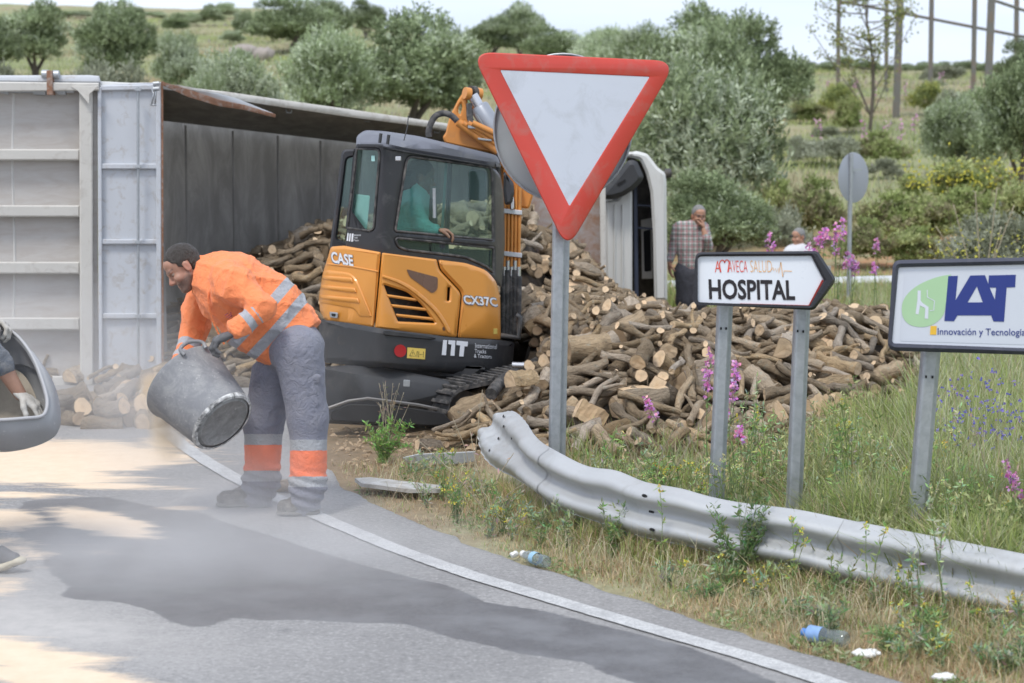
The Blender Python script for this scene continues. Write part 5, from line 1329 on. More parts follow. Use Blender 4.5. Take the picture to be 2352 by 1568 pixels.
def head(parent, c, fwd, up, scale, skin, hair, res=.004, stubble=0.0, hairline=.0, neck_to=None, neck_r=.062, hairlen=1.0):
    c = Vector(c); f = Vector(fwd).normalized(); u = Vector(up); u = (u - f * u.dot(f)).normalized(); s = u.cross(f)
    W = lambda x, y, z: tuple(c + (f * x + s * y + u * z) * scale)
    R = np.array([f, s, u]); k = scale
    E = lambda x, y, z, a, b2, d_: ('e', W(x, y, z), (a * k, b2 * k, d_ * k), R)
    C_ = lambda p, r, q, r2: ('c', W(*p), r * k, W(*q), r2 * k)
    pr = [E(-.012, 0, .035, .094, .075, .088), E(.03, 0, -.03, .058, .060, .082), E(.068, 0, -.088, .026, .030, .024),
          C_((.0, .048, -.045), .024, (.055, .018, -.092), .02), C_((.0, -.048, -.045), .024, (.055, -.018, -.092), .02),
          C_((.072, .036, .030), .014, (.082, .0, .028), .013), C_((.072, -.036, .030), .014, (.082, 0, .028), .013),
          E(.060, .038, -.022, .026, .024, .024), E(.060, -.038, -.022, .026, .024, .024), E(.05, 0, .06, .038, .056, .04)]
    pr += [C_((.084, 0, .016), .0085, (.108, 0, -.02), .0125), C_((.094, .010, -.028), .009, (.094, -.010, -.028), .009),
           C_((.083, -.018, -.058), .0075, (.083, .018, -.058), .0075), C_((.082, -.015, -.071), .008, (.082, .015, -.071), .008),
           E(-.012, .078, -.005, .019, .009, .031), E(-.012, -.078, -.005, .019, .009, .031)]
    neg = [('-e', W(.088, .031, .011), (.015 * k, .017 * k, .011 * k), R), ('-e', W(.088, -.031, .011), (.015 * k, .017 * k, .011 * k), R),
           ('-e', W(.098, 0, -.0645), (.012 * k, .02 * k, .0028 * k), R), ('-e', W(-.008, .088, -.004), (.009 * k, .006 * k, .018 * k), R), ('-e', W(-.008, -.088, -.004), (.009 * k, .006 * k, .018 * k), R)]
    nk = neck_to if neck_to is not None else W(-.045, 0, -.17)
    pr.append(('c', W(-.02, 0, -.05), .054 * k, tuple(nk), neck_r * k))
    def attr(V):
        L = (V - np.array(c)) @ R.T / k
        st = stubble * np.clip((-.028 - L[:, 2] + .35 * (L[:, 0] - .06) * 0) / .02, 0, 1) * np.clip((L[:, 2] + .15) / .03, 0, 1) * np.clip((L[:, 0] + .012) / .02, 0, 1)
        st = np.where(np.abs(L[:, 2] + .0645) < .011, st * (np.abs(L[:, 1]) > .022), st)
        br = np.exp(-(((L[:, 2] - .034) / .006) ** 2)) * (L[:, 0] > .055) * (np.abs(L[:, 1]) > .012) * (np.abs(L[:, 1]) < .055) * .9
        bl = np.exp(-((L[:, 0] - .11) ** 2 + L[:, 1] ** 2 + (L[:, 2] + .02) ** 2) / .0004) + .8 * np.exp(-((L[:, 0] + .01) ** 2 + (np.abs(L[:, 1]) - .085) ** 2 + (L[:, 2] + .005) ** 2) / .0009)
        return {'stubble': np.clip(st + br, 0, 1), 'blush': np.clip(bl, 0, 1)}
    hd = sdf_obj('head', pr + neg, res, .012 * k, skin, parent, attr=attr)
    hp = [E(-.015, 0, .040, .098 + .002 * hairlen, .080, .092 + .005 * hairlen), E(-.050, 0, -.008, .060, .068, .072)]
    hp += [C_((.010, .070, .035), .010, (.016, .064, -.030), .007), C_((.010, -.070, .035), .010, (.016, -.064, -.030), .007)]
    def post(fv, X):
        L = (X - np.array(c, np.float32)) @ R.T.astype(np.float32) / k
        nzv = .0018 * np.sin(L[..., 0] * 150 + 3 * np.sin(L[..., 1] * 90)) * np.sin(L[..., 2] * 120 + 2 * np.sin(L[..., 0] * 70)) + .0012 * np.sin(L[..., 1] * 260 + L[..., 2] * 180)
        ej = .007 * np.sin(L[..., 1] * 95 + 2 * np.sin(L[..., 2] * 60)) + .004 * np.sin(L[..., 1] * 230)
        front = ej + (L[..., 0] - (.058 + hairline)) * .9 - (L[..., 2] - .065) * .75     # forehead stays bare
        lowc = ej * .6 - (L[..., 2] + .055 - (L[..., 0] + .03) * .55)                          # nape
        side = np.minimum(.020 - np.abs(L[..., 0] + .014) * 1.0, .032 - np.abs(L[..., 2] + .008)) * 1.0    # ear gap
        g = np.maximum(np.maximum(fv / k + nzv, front), lowc)
        temple = ej + (L[..., 0] - .030) - np.maximum(L[..., 2] - .045, 0) * .5
        g = np.maximum(g, np.where(np.abs(L[..., 1]) > .045, temple, -1))
        return np.maximum(g, np.where(np.abs(L[..., 1]) > .06, side, -1)) * k
    sdf_obj('hair', hp, res, .01 * k, hair, hd, post=post)
    for y in (-.031, .031):
        sdf_obj('eye', [E(.0665, y, .011, .0128, .0135, .0122)], res * .8, .001, eye_m, hd, pad=.01)
        sdf_obj('iris', [E(.0772, y, .006, .004, .007, .0035)], res * .6, .001, iris_m, hd, pad=.006)
    return hd, W
def hand(name, parent, wrist, dirv, nrm, thumb, mat, k=1.0, curl=(.5, .7, .5), spread=.12, res=.004, attr=None):
    """palm + four unequal bent fingers + thumb. dirv: to the knuckles, nrm: side the fingers curl to, thumb: side of the thumb"""
    w_ = Vector(wrist); a = Vector(dirv).normalized(); n_ = Vector(nrm); n_ = (n_ - a * n_.dot(a)).normalized(); b2 = Vector(thumb); b2 = (b2 - a * b2.dot(a) - n_ * b2.dot(n_)).normalized()
    pr = [('c', tuple(w_ - a * .02 * k), .027 * k, tuple(w_ + a * .03 * k), .034 * k, (tuple(n_), .6)), ('c', tuple(w_ + a * .035 * k + b2 * .016 * k), .024 * k, tuple(w_ + a * .075 * k + b2 * .018 * k), .019 * k, (tuple(n_), .8)),
          ('c', tuple(w_ + a * .035 * k - b2 * .012 * k), .024 * k, tuple(w_ + a * .07 * k - b2 * .02 * k), .018 * k, (tuple(n_), .8))]
    lens = [(.040, .026, .021), (.044, .029, .022), (.041, .027, .021), (.032, .021, .018)]
    for i in range(4):
        q = w_ + a * (.082 - .004 * i * i * .5) * k + b2 * (.031 - .021 * i) * k; ang = 0.0; sp = (1.5 - i) * spread * .5
        d0 = (a + b2 * sp).normalized()
        r0 = (.0105 - .0006 * abs(i - 1)) * k
        for L, cu in zip(lens[i], curl):
            ang += cu; d_ = d0 * math.cos(ang) + n_ * math.sin(ang); e = q + d_ * L * k; pr.append(('c', tuple(q), r0, tuple(e), r0 * .93)); q = e; r0 *= .93
    q = w_ + a * .025 * k + b2 * .03 * k; d_ = (a * .6 + b2 * .75 + n_ * .2).normalized(); e = q + d_ * .042 * k; pr.append(('c', tuple(q), .015 * k, tuple(e), .0125 * k))
    d_ = (a * .85 + b2 * .2 + n_ * .55).normalized(); e2 = e + d_ * .032 * k; pr.append(('c', tuple(e), .012 * k, tuple(e2), .0105 * k)); e3 = e2 + (d_ + n_ * .4).normalized() * .022 * k; pr.append(('c', tuple(e2), .0105 * k, tuple(e3), .009 * k))
    return sdf_obj(name, pr, res, .006 * k, mat, parent, attr=attr)
T = lambda p: tuple(p)
# ---------------- worker in orange, bending to tip a tub
wk = thing('person', 'worker in orange hi-vis jacket and grey trousers bending to empty a black tub', 'person', tuple(G(660, 1182)))
refl = (.42, .43, .46)
jk = cloth('jacket_orange', (.95, .285, .115), .8, [('band', refl)], .06)
tr_m = cloth('trousers_grey', (.235, .24, .29), .9, [('obits', (.95, .24, .12)), ('band', (.40, .41, .43))], .12, dusty=.15)
D = 10.78
A_ = np.array(P(655, 768, D)); axd = np.array(P(490, 620, D)) - A_; axd = axd / np.linalg.norm(axd)
pv = lambda x, y, d_: T(P(x, y, d_))
yv = (0, 1, 0)
torso = [('c', pv(662, 768, D + .02), .190, pv(600, 712, D + .02), .218, (yv, .95)), ('c', pv(600, 712, D), .215, pv(535, 665, D), .200, (yv, .98)), ('c', pv(535, 660, D), .185, pv(497, 638, D + .02), .135, (yv, 1.35)),
         ('c', pv(560, 735, D - .02), .14, pv(615, 775, D), .14)]
nA = [('c', pv(522, 636, D - .18), .090, pv(548, 660, D - .25), .088), ('c', pv(545, 655, D - .24), .086, pv(604, 706, D - .33), .068), ('c', pv(604, 706, D - .33), .068, pv(545, 752, D - .38), .050)]
fA = [('c', pv(485, 640, D + .20), .088, pv(462, 690, D + .26), .082), ('c', pv(462, 690, D + .26), .082, pv(446, 762, D + .26), .070), ('c', pv(446, 762, D + .26), .070, pv(412, 845, D + .10), .055)]
hemn = axd
def postj(f, X):
    t = (X - A_.astype(np.float32)) @ axd.astype(np.float32)
    f = f + folds(X, .0065, 15, 3) + .2 * folds(X, .0065, 38, 5) + .004 * np.sin(X @ np.array([14, 3, -20], np.float32)) * (t < .3)
    # gathered hem and open collar end
    armd = np.minimum(*[np.linalg.norm(X - np.array(q, np.float32), axis=-1) for q in (nA[2][3], fA[2][3])])
    far_from_arm = np.clip((armd - .12) * 100, 0, 1)
    hem = -(t + .088 + .012 * np.sin(X[..., 1] * 14))
    f = np.where(t < .02, np.maximum(f, hem), f)
    return f
def attj(V):
    t = (V - A_) @ axd
    b1 = np.abs(t - .152 - .02 * np.cos((V[:, 1] - D) * 5)) ; b2 = np.abs(t - .036 - .02 * np.cos((V[:, 1] - D) * 5))
    tors = .029 - np.minimum(b1, b2)
    out = tors
    for arm, segs in ((nA, (.21, .60)), (fA, (.40, .72))):
        dmin = np.full(len(V), 9.)
        for q in arm[1:]:
            a = np.array(q[1]); ab = np.array(q[3]) - a; s = np.clip((V - a) @ ab / (ab @ ab), 0, 1); dmin = np.minimum(dmin, np.linalg.norm(V - a - s[:, None] * ab, axis=1) - (q[2] + (q[4] - q[2]) * s))
        a = np.array(arm[2][1]); ab = np.array(arm[2][3]) - a; L = np.linalg.norm(ab); s = (V - a) @ ab / L
        band = .021 - np.minimum(np.abs(s - segs[0] * L), np.abs(s - segs[1] * L)); inarm = dmin < .022
        def dseg(q): a_ = np.array(q[1]); ab_ = np.array(q[3]) - a_; s_ = np.clip((V - a_) @ ab_ / (ab_ @ ab_), 0, 1); return np.linalg.norm(V - a_ - s_[:, None] * ab_, axis=1) - q[2]
        band = np.where(dseg(arm[2]) < dseg(arm[1]) + .004, band, -1); inarm = inarm | (dseg(arm[1]) < .03)
        # distance to the torso line
        out = np.where(inarm, band, out)
    return {'band': .5 + out * 12}
jkt = sdf_obj('jacket', torso + nA + fA, .0085, .035, jk, wk, post=postj, attr=attj)
# collar
cl = [('c', pv(487, 600, D - .04), .035, pv(478, 648, D - .09), .03, ((1, 0, .2), .4)), ('c', pv(487, 600, D - .04), .035, pv(487, 606, D + .08), .032, ((1, 0, .2), .4)), ('c', pv(478, 648, D - .09), .03, pv(455, 652, D - .04), .02, ((1, 0, .5), .4))]
sdf_obj('collar', cl, .006, .02, jk, jkt, attr=lambda V: {'band': np.zeros(len(V))})
pocket = [P(x, y, D - .235) for x, y in [(510, 676), (520, 700), (548, 694), (538, 668)]]
tube('placket', cr_([P(482, 655, D - .19), P(478, 690, D - .2), P(490, 740, D - .16), P(515, 790, D - .13)], 6), .006, jk, jkt, 6)
emb = M('embroidery', (.45, .10, .12), .8, bstr=0)
for q in ([(516, 724), (524, 719)], [(519, 729), (529, 722)], [(524, 731), (534, 724)], [(530, 716), (531, 728)]): pxline('chest_logo', q, 2.2, D - .232, emb, wk)
cuff = [('c', tuple(np.array(nA[2][3]) * .9 + np.array(nA[2][1]) * .1), .054, nA[2][3], .052)]
sdf_obj('cuff', cuff, .006, .01, jk, jkt, attr=lambda V: {'band': np.zeros(len(V))}); sdf_obj('cuff', [('c', tuple(np.array(fA[2][3]) * .88 + np.array(fA[2][1]) * .12), .060, fA[2][3], .056)], .006, .01, jk, jkt, attr=lambda V: {'band': np.zeros(len(V))})
# trousers
dn, dfar = D - .13, D + .13
tp = [('c', pv(660, 775, D + .02), .150, pv(678, 795, D), .150, (yv, 1.0)), ('c', pv(640, 775, D), .14, pv(678, 805, D), .145),
      ('c', pv(684, 805, dn), .138, pv(708, 960, dn), .105), ('c', pv(708, 960, dn), .105, pv(708, 1112, dn), .094), ('c', pv(708, 1112, dn), .094, pv(702, 1150, dn), .085),
      ('c', pv(650, 805, dfar), .150, pv(606, 965, dfar), .108), ('c', pv(606, 965, dfar), .108, pv(602, 1100, dfar), .098), ('c', pv(602, 1100, dfar), .096, pv(592, 1142, dfar), .084), ('c', pv(580, 1112, dfar), .05, pv(600, 1112, dfar), .06)]
def postt(f, X):
    zz = X[..., 2]
    f = f + folds(X, .0022, 10, 9) + np.clip((.30 - zz) * 9, 0, 1) * .006 * np.sin(zz * 110 + 5 * X[..., 0] * 6)
    wn_ = (X - np.array(P(668, 760, D), np.float32)) @ axd.astype(np.float32)
    return np.maximum(f, np.where(zz > .7, wn_ - .03, -1))
def attt(V):
    x, y = PXa(V); nearleg = V[:, 1] < D; yy = np.where(nearleg, y, y + 13) + .0 * x
    rb = np.minimum(np.abs(yy - 1022), np.abs(yy - 1106)); ob = np.abs(yy - 1066)
    return {'band': .5 + (np.where(np.minimum(rb - 12, 0) < 0, 12 - rb, -1)) / 24, 'obits': .5 + (32 - ob) / 30}
trs = sdf_obj('trousers', tp, .0085, .04, tr_m, wk, post=postt, attr=attt)
# cargo pocket and flap, side pocket
tpm = cloth('trousers_plain', (.235, .24, .29), .9, None, .12, dusty=.15)
sdf_obj('cargo_pocket', [('c', pv(712, 885, dn - .092), .03, pv(718, 925, dn - .088), .03, (yv, .5)), ('c', pv(702, 885, dn - .095), .028, pv(708, 925, dn - .09), .028, (yv, .5))], .006, .02, tpm, trs, post=lambda f, X: f + folds(X, .002, 40, 2))
sdf_obj('pocket_flap', [('c', pv(690, 872, dn - .118), .018, pv(730, 866, dn - .088), .018, (yv, .4)), ('c', pv(692, 880, dn - .115), .014, pv(730, 874, dn - .085), .014, (yv, .4))], .005, .012, tpm, trs)
# boots
bt_m = cloth('boot_leather', (.12, .11, .10), .85, None, .25, 14, dusty=.75); sole_m = M('boot_sole', (.16, .15, .135), .9, 0, .2, 20)
for (xh, yh, xt, yt, dd) in ((712, 1170, 655, 1176, dn), (600, 1158, 516, 1162, dfar)):
    sc_ = F / dd; zb = 0.0
    h_ = P(xh, yh, dd); t_ = P(xt, yt, dd - .02)
    h_.z = .05; t_.z = .045
    b_ = sdf_obj('boot', [('c', T(h_ + Vector((0, 0, .015))), .048, T(h_.lerp(t_, .5) + Vector((0, 0, .015))), .046), ('c', T(h_.lerp(t_, .5) + Vector((0, 0, .01))), .046, T(t_), .042), ('c', T(h_ + Vector((0, 0, .02))), .05, T(h_ + Vector((-.005, 0, .11))), .052)], .006, .03, bt_m, wk,
                 post=lambda f, X: np.maximum(f + folds(X, .002, 45, 4), -(X[..., 2] - .018)))
    sdf_obj('sole', [('c', T(Vector((h_.x, h_.y, .016))), .056, T(Vector((t_.x, t_.y, .016))), .05, ((0, 0, 1), .36))], .006, .01, sole_m, b_, post=lambda f, X: np.maximum(f, -(X[..., 2] - .002)))
# head, looking down to the left
skin1 = Mskin('skin_worker', (.40, .215, .15), (.10, .075, .065))
hc = P(424, 616, D - .02)
hfw = Vector((-.72, -.24, -.60)); hup = Vector((-.62, 0, .74))
head(wk, hc, hfw, hup, 1.0, skin1, hair_dark, .0038, 1.0, .004, neck_to=P(484, 628, D + .01), neck_r=.078, hairlen=.9)
# hands
glv = M('glove_grey', (.115, .115, .12), .85, 0, .25, 30, 140, .3, .003, (.26, .25, .24), 16, .4)
glt = M('glove_dusty', (.46, .34, .22), .9, 0, .25, 30, 140, .3, .003)
hand('gloved_hand', wk, P(530, 768, D - .385), Vector((-.9, -.05, -.35)), Vector((-.1, .1, -1)), Vector((-.2, .9, .1)), glv, 1.12, (.75, .9, .6), res=.0042)
hand('gloved_hand', wk, P(396, 868, D + .05), Vector((-.75, -.15, -.6)), Vector((.3, .2, -1)), Vector((.2, -1, .2)), glt, 1.12, (.5, .6, .5), res=.0042)
# ---------------- tub held by the worker
def tub_material(name, col, white=.5, sc_=9):
    m, nt, b, out = newmat(name); v = objco(nt); n1 = noisen(nt, v, sc_, 8, .75, .5); n2 = noisen(nt, v, sc_ * 4, 6, .8); n3 = noisen(nt, v, 3, 3)
    c = mixc(nt, n3, sc3(col, .8), sc3(col, 1.3)); c = mixc(nt, ramp(nt, n1, [(.56 - white * .1, 0.0), (.70, .75)]), c, (.42, .42, .41)); c = mixc(nt, ramp(nt, n2, [(.60, 0.0), (.68, .85)]), c, (.60, .60, .58))
    nt.links.new(c, b.inputs['Base Color']); b.inputs['Roughness'].default_value = .7; bump(nt, b, n1, .3, .006); return m
tubm = tub_material('tub_plastic', (.22, .225, .24), 1.2)
tbase = tub_material('tub_base_dirt', (.20, .20, .195), 1.9, 12)
tub = thing('tub', 'dirty black rubber tub held tilted by the bending worker', 'tub', tuple(G(450, 1175)))
c0 = P(423, 876, D - .12); c1 = P(513, 970, D - .31); ax = (c1 - c0).normalized(); Lt = (c1 - c0).length
R0, R1 = .232, .178
lathe('body', c0, c1, [(Lt - .002, R1 - .006), (Lt, R1), (Lt * .97, R1 + .006), (Lt * .5, R1 + (R0 - R1) * .55), (.03, R0 - .004), (.012, R0 + .008), (0, R0 + .008), (0, R0 - .004), (.03, R0 - .012), (Lt * .5, R1 + (R0 - R1) * .5 - .008), (Lt - .012, R1 - .006)], tubm, tub, 48)
lathe('base_ring', c0, c1, [(Lt * .955, R1 + .0115), (Lt * .975, R1 + .0095), (Lt + .002, R1 + .003), (Lt + .004, R1 - .012)], M('plaster_crust', (.85, .84, .82), .9, 0, .2, 30, 60, .5, .006, (.15, .15, .15), 18, .52), tub, 48)
lathe('base', c0, c1, [(Lt - .012, 0), (Lt - .012, R1 - .006), (Lt - .004, R1 - .010), (Lt + .006, R1 - .03), (Lt - .002, R1 - .045), (Lt - .002, 0)], tbase, tub, 48)
hdl = P(482, 798, D - .36); pt_ = (hdl - c0); rad_ = (pt_ - ax * pt_.dot(ax)).normalized(); tg = ax.cross(rad_)
for sg in (1, -1):
    rr = rad_ * sg; a = c0 + rr * (R0 + .004) + tg * .07; b2 = c0 + rr * (R0 + .004) - tg * .07
    tube('handle', cr_([a + ax * .03, a - ax * .012 + rr * .01, a.lerp(b2, .5) - ax * .035 + rr * .015, b2 - ax * .012 + rr * .01, b2 + ax * .03], 5), .011, tubm, tub, 8)
# ---------------- person cut by the left edge with a second tub
lp = thing('person', 'person cut off by the left edge, gloved hand in a grey tub, one shoe showing', 'person', tuple(G(-60, 1330)))
dl = 9.55
skin2 = Mskin('skin_arm', (.42, .24, .17)); gwhite = M('glove_white', (.50, .48, .44), .85, 0, .2, 30, 140, .3, .003, (.34, .31, .27), 16, .45)
navy = cloth('work_shirt', (.13, .145, .17), .9, dusty=.4)
sdf_obj('shirt', [('c', pv(-230, 600, dl + .1), .17, pv(-150, 700, dl + .05), .18), ('c', pv(-130, 640, dl), .09, pv(-70, 760, dl - .05), .075), ('c', pv(-70, 760, dl - .05), .075, pv(4, 838, dl + .0), .058),
                  ('c', pv(-150, 630, dl + .25), .09, pv(-100, 700, dl + .25), .07), ('c', pv(-100, 700, dl + .25), .07, pv(-50, 735, dl + .2), .055)], .009, .04, navy, lp, post=lambda f, X: f + folds(X, .004, 16, 5))
sdf_obj('trousers', [('c', pv(-270, 800, dl + .1), .17, pv(-150, 790, dl + .1), .17), ('c', pv(-170, 840, dl - .1), .12, pv(-130, 1060, 9.3), .09), ('c', pv(-130, 1060, 9.3), .09, pv(-70, 1250, 9.25), .07), ('c', pv(-290, 840, dl + .2), .12, pv(-330, 1080, dl + .3), .09), ('c', pv(-330, 1080, dl + .3), .09, pv(-350, 1270, dl + .3), .07)], .011, .05, tpm, lp, post=lambda f, X: f + folds(X, .004, 14, 6))
sdf_obj('forearm', [('c', pv(0, 832, dl + .0), .046, pv(46, 905, dl + .04), .031)], .006, .02, skin2, lp)
head(lp, P(-240, 520, dl + .1), Vector((.5, -.1, -.8)), Vector((.75, 0, .5)), 1.0, skin1, hair_dark, .007, .3, neck_to=P(-250, 590, dl + .1))
hand('gloved_hand', lp, P(50, 908, dl + .03), Vector((.65, -.1, -.45)), Vector((-.3, .2, -1)), Vector((0, -1, .4)), gwhite, 1.15, (.5, .8, .6))
hand('gloved_hand', lp, P(-28, 748, dl + .2), Vector((.9, -.2, .1)), Vector((.1, -.4, -1)), Vector((.3, -1, .1)), gwhite, 1.15, (.9, .9, .6))
h_ = G(-40, 1312); t_ = G(48, 1300); dsh = h_.y
shoe_m = M('shoe_suede', (.15, .15, .155), .9, 0, .15, 25, 120, .3); shs = M('shoe_sole', (.52, .47, .36), .8, 0, .12, 12, 60, .2, .003, (.36, .30, .18), 14, .45)
h1_ = Vector((h_.x, h_.y, .055)); t1_ = Vector((t_.x, h_.y - .02, .062))
sh = sdf_obj('shoe', [('c', T(h1_ + Vector((0, 0, .03))), .046, T(h1_.lerp(t1_, .55) + Vector((0, 0, .02))), .045), ('c', T(h1_.lerp(t1_, .5) + Vector((0, 0, .01))), .044, T(t1_ + Vector((0, 0, -.002))), .036), ('c', T(h1_ + Vector((0, 0, .03))), .045, T(h1_ + Vector((-.01, 0, .13))), .047)], .0055, .03, shoe_m, lp)
sdf_obj('sole', [('c', T(h1_ + Vector((-.02, 0, -.03))), .05, T(h1_.lerp(t1_, .6) + Vector((0, 0, -.03))), .05, ((0, 0, 1), .42)), ('c', T(h1_.lerp(t1_, .6) + Vector((0, 0, -.03))), .05, T(t1_ + Vector((.02, 0, -.005))), .042, ((0, 0, 1), .5))], .0055, .02, shs, sh)
for k in range(3):
    q = h1_.lerp(t1_, .35 + .12 * k); tube('lace', [q + Vector((-.01, -.044, .045)), q + Vector((0, -.02, .068)), q + Vector((.0, .02, .066))], .004, gwhite, sh, 5)
tub2 = thing('tub', 'large grey rubber tub tilted at the left edge, its wide mouth open', 'tub', tuple(G(60, 1330)))
rim = [(-150, 800), (-110, 755), (-40, 742), (20, 758), (52, 785), (78, 825), (96, 870), (108, 915), (106, 942), (94, 956), (60, 960), (0, 964), (-60, 962), (-110, 930), (-145, 870)]
rimd = [.3, .35, .32, .22, .16, .08, .02, -.04, -.08, -.12, -.16, -.18, -.1, .0, .2]
mid = [(-175, 870), (-120, 850), (-30, 830), (40, 815), (88, 828), (118, 868), (134, 912), (140, 955), (136, 985), (118, 1008), (70, 1028), (5, 1034), (-60, 1025), (-130, 990), (-170, 930)]
bot = [(-120, 950), (-80, 920), (-30, 905), (20, 900), (60, 905), (92, 925), (112, 955), (116, 985), (104, 1008), (80, 1024), (45, 1034), (0, 1038), (-50, 1030), (-90, 1005), (-115, 975)]
rg_ = []
for pts_, dd in ((rim, [r + dl for r in rimd]), (mid, [dl + .12 + r * .6 for r in rimd]), (bot, [dl + .22 + r * .4 for r in rimd])):
    rg_.append(cr_([P(p[0], p[1], d_) for p, d_ in zip(pts_ + pts_[:1], dd + dd[:1])], 4)[:-1])
V = []; Fc = []; n = len(rg_[0]); ctr = sum(rg_[2], Vector()) / n
rings_ = [rg_[0], [a.lerp(b2, .5) + (a.lerp(b2, .5) - ctr) * .02 for a, b2 in zip(rg_[0], rg_[1])], rg_[1], rg_[2], [p.lerp(ctr, .08) for p in rg_[2]], [p.lerp(ctr, .93) for p in rg_[2]]]
cen0 = sum(rg_[0], Vector()) / n
inner = [[p.lerp(ctr, .03) + (cen0 - p).normalized() * .006 for p in rings_[q]] for q in (0, 1, 2)]
rings_ = [[p.lerp(ctr, .10) for p in inner[2]]] + inner[::-1][1:] + rings_
for r_ in rings_: V += r_
for i in range(len(rings_) - 1):
    for k in range(n): a, b2 = i * n + k, i * n + (k + 1) % n; Fc.append((a, b2, b2 + n, a + n))
tub2m = tub_material('tub_grey', (.36, .365, .375), .6, 7)
mobj('body', V, Fc, tub2m, tub2, True)
V = [p.lerp(ctr, .25) + Vector((0, 0, -.02)) for p in inner[1]]; V.append(sum(V, Vector()) / n + Vector((0, .05, .02)))
mobj('sand_fill', V, [(k, (k + 1) % n, n) for k in range(n)], M('sand_in_tub', (.40, .35, .28), .95, 0, .2, 30, 200, .5), tub2, True)
tube('rim', rg_[0] + [rg_[0][0]], .0085, M('tub_rim', (.42, .42, .43), .7, 0, .15, 20), tub2, 8)
# ---------------- man on the phone
ph = thing('person', 'grey haired man in a checked shirt talking on a phone behind the log pile', 'person', tuple(G(1580, 735)))
dp = 22.9; K = F / dp
plm, nt, b, out = newmat('plaid_shirt'); v = objco(nt); sx = nt.nodes.new('ShaderNodeSeparateXYZ'); nt.links.new(v, sx.inputs[0])
def stripes(sock, freq, ph_, w_):
    s = math2(nt, 'SINE', math2(nt, 'ADD', math2(nt, 'MULTIPLY', sock, freq), ph_)); return ramp(nt, s, [(w_, 0.0), (min(.99, w_ + .1), 1.0)])
c = mixc(nt, math2(nt, 'MULTIPLY', stripes(sx.outputs[0], 105, .5, .55), .65), (.52, .50, .49), (.10, .16, .13)); c = mixc(nt, math2(nt, 'MULTIPLY', stripes(sx.outputs[2], 105, 0, .55), .6), c, (.09, .13, .12))
c = mixc(nt, math2(nt, 'MULTIPLY', stripes(sx.outputs[0], 105, 2.6, .7), .6), c, (.32, .08, .10)); c = mixc(nt, math2(nt, 'MULTIPLY', stripes(sx.outputs[2], 105, 2.2, .7), .6), c, (.30, .08, .10))
nt.links.new(c, b.inputs['Base Color']); b.inputs['Roughness'].default_value = .9; bump(nt, b, noisen(nt, v, 14, 4, .6, 1), .5, .02)
sdf_obj('shirt', [('c', pv(1588, 606, dp), .155, pv(1588, 565, dp), .165, (yv, .75)), ('c', pv(1588, 565, dp), .16, pv(1588, 536, dp), .15, (yv, .75)), ('c', pv(1562, 522, dp), .068, pv(1612, 522, dp), .068), ('c', pv(1556, 525, dp), .065, pv(1548, 566, dp + .03), .055), ('c', pv(1548, 566, dp + .03), .052, pv(1540, 596, dp - .02), .043),
                  ('c', pv(1618, 526, dp), .065, pv(1627, 566, dp - .12), .052), ('c', pv(1627, 566, dp - .12), .052, pv(1621, 546, dp - .22), .045)], .01, .035, plm, ph, post=lambda f, X: np.maximum(f + folds(X, .004, 16, 8), -(X[..., 2] - P(1588, 619, dp).z)))
dk = cloth('dark_trousers', (.085, .085, .10), .9)
sdf_obj('trousers', [('c', pv(1576, 620, dp), .13, pv(1598, 620, dp), .13, (yv, .8)), ('c', pv(1574, 630, dp), .125, pv(1573, 690, dp + .03), .10), ('c', pv(1573, 690, dp + .03), .10, (G(1568, 733).x, dp + .03, .06), .06), ('c', pv(1602, 630, dp), .125, pv(1605, 690, dp), .10), ('c', pv(1605, 690, dp), .10, (G(1608, 733).x, dp, .06), .06)], .011, .04, dk, ph, post=lambda f, X: f + folds(X, .003, 16, 8))
for x in (1566, 1608):
    g = G(x, 735); sdf_obj('shoe', [('c', (g.x, dp, .05), .045, (g.x - .01, dp - .17, .035), .035)], .01, .02, M('shoe_black', (.03, .03, .03), .6), ph)
skin3 = Mskin('skin_tan', (.44, .235, .155), (.16, .12, .10))
head(ph, P(1605, 497, dp - .02), Vector((.22, -.95, -.18)), Vector((0.06, -.15, 1)), 1.0, skin3, hair_grey, .007, .5, neck_to=P(1597, 524, dp), neck_r=.062, hairlen=.6)
tube('glasses', [P(1593, 493, dp - .12), P(1600, 493, dp - .15), P(1613, 495, dp - .15), P(1618, 494, dp - .1)], .004, steel_dark, ph, 5)
sdf_obj('forearm', [('c', pv(1622, 549, dp - .21), .038, pv(1616, 527, dp - .19), .027)], .006, .01, skin3, ph)
hand('hand', ph, P(1616, 526, dp - .18), Vector((-.1, .2, 1)), Vector((-.9, .35, 0)), Vector((0, -1, 0)), skin3, 1.0, (.5, .8, .5), res=.006)
box('phone', P(1611, 515, dp - .135), (.006, 0, 0), (0, .035, .01), (0, -.02, .068), M('phone_black', (.02, .02, .022), .3, bstr=0), ph, .003)
sdf_obj('forearm', [('c', pv(1540, 594, dp - .02), .034, pv(1538, 604, dp - .03), .028)], .007, .01, skin3, ph)
hand('hand', ph, P(1538, 604, dp - .03), Vector((0, -.1, -1)), Vector((.9, .2, 0)), Vector((.3, -1, 0)), skin3, 1.0, (.2, .3, .3), res=.006)
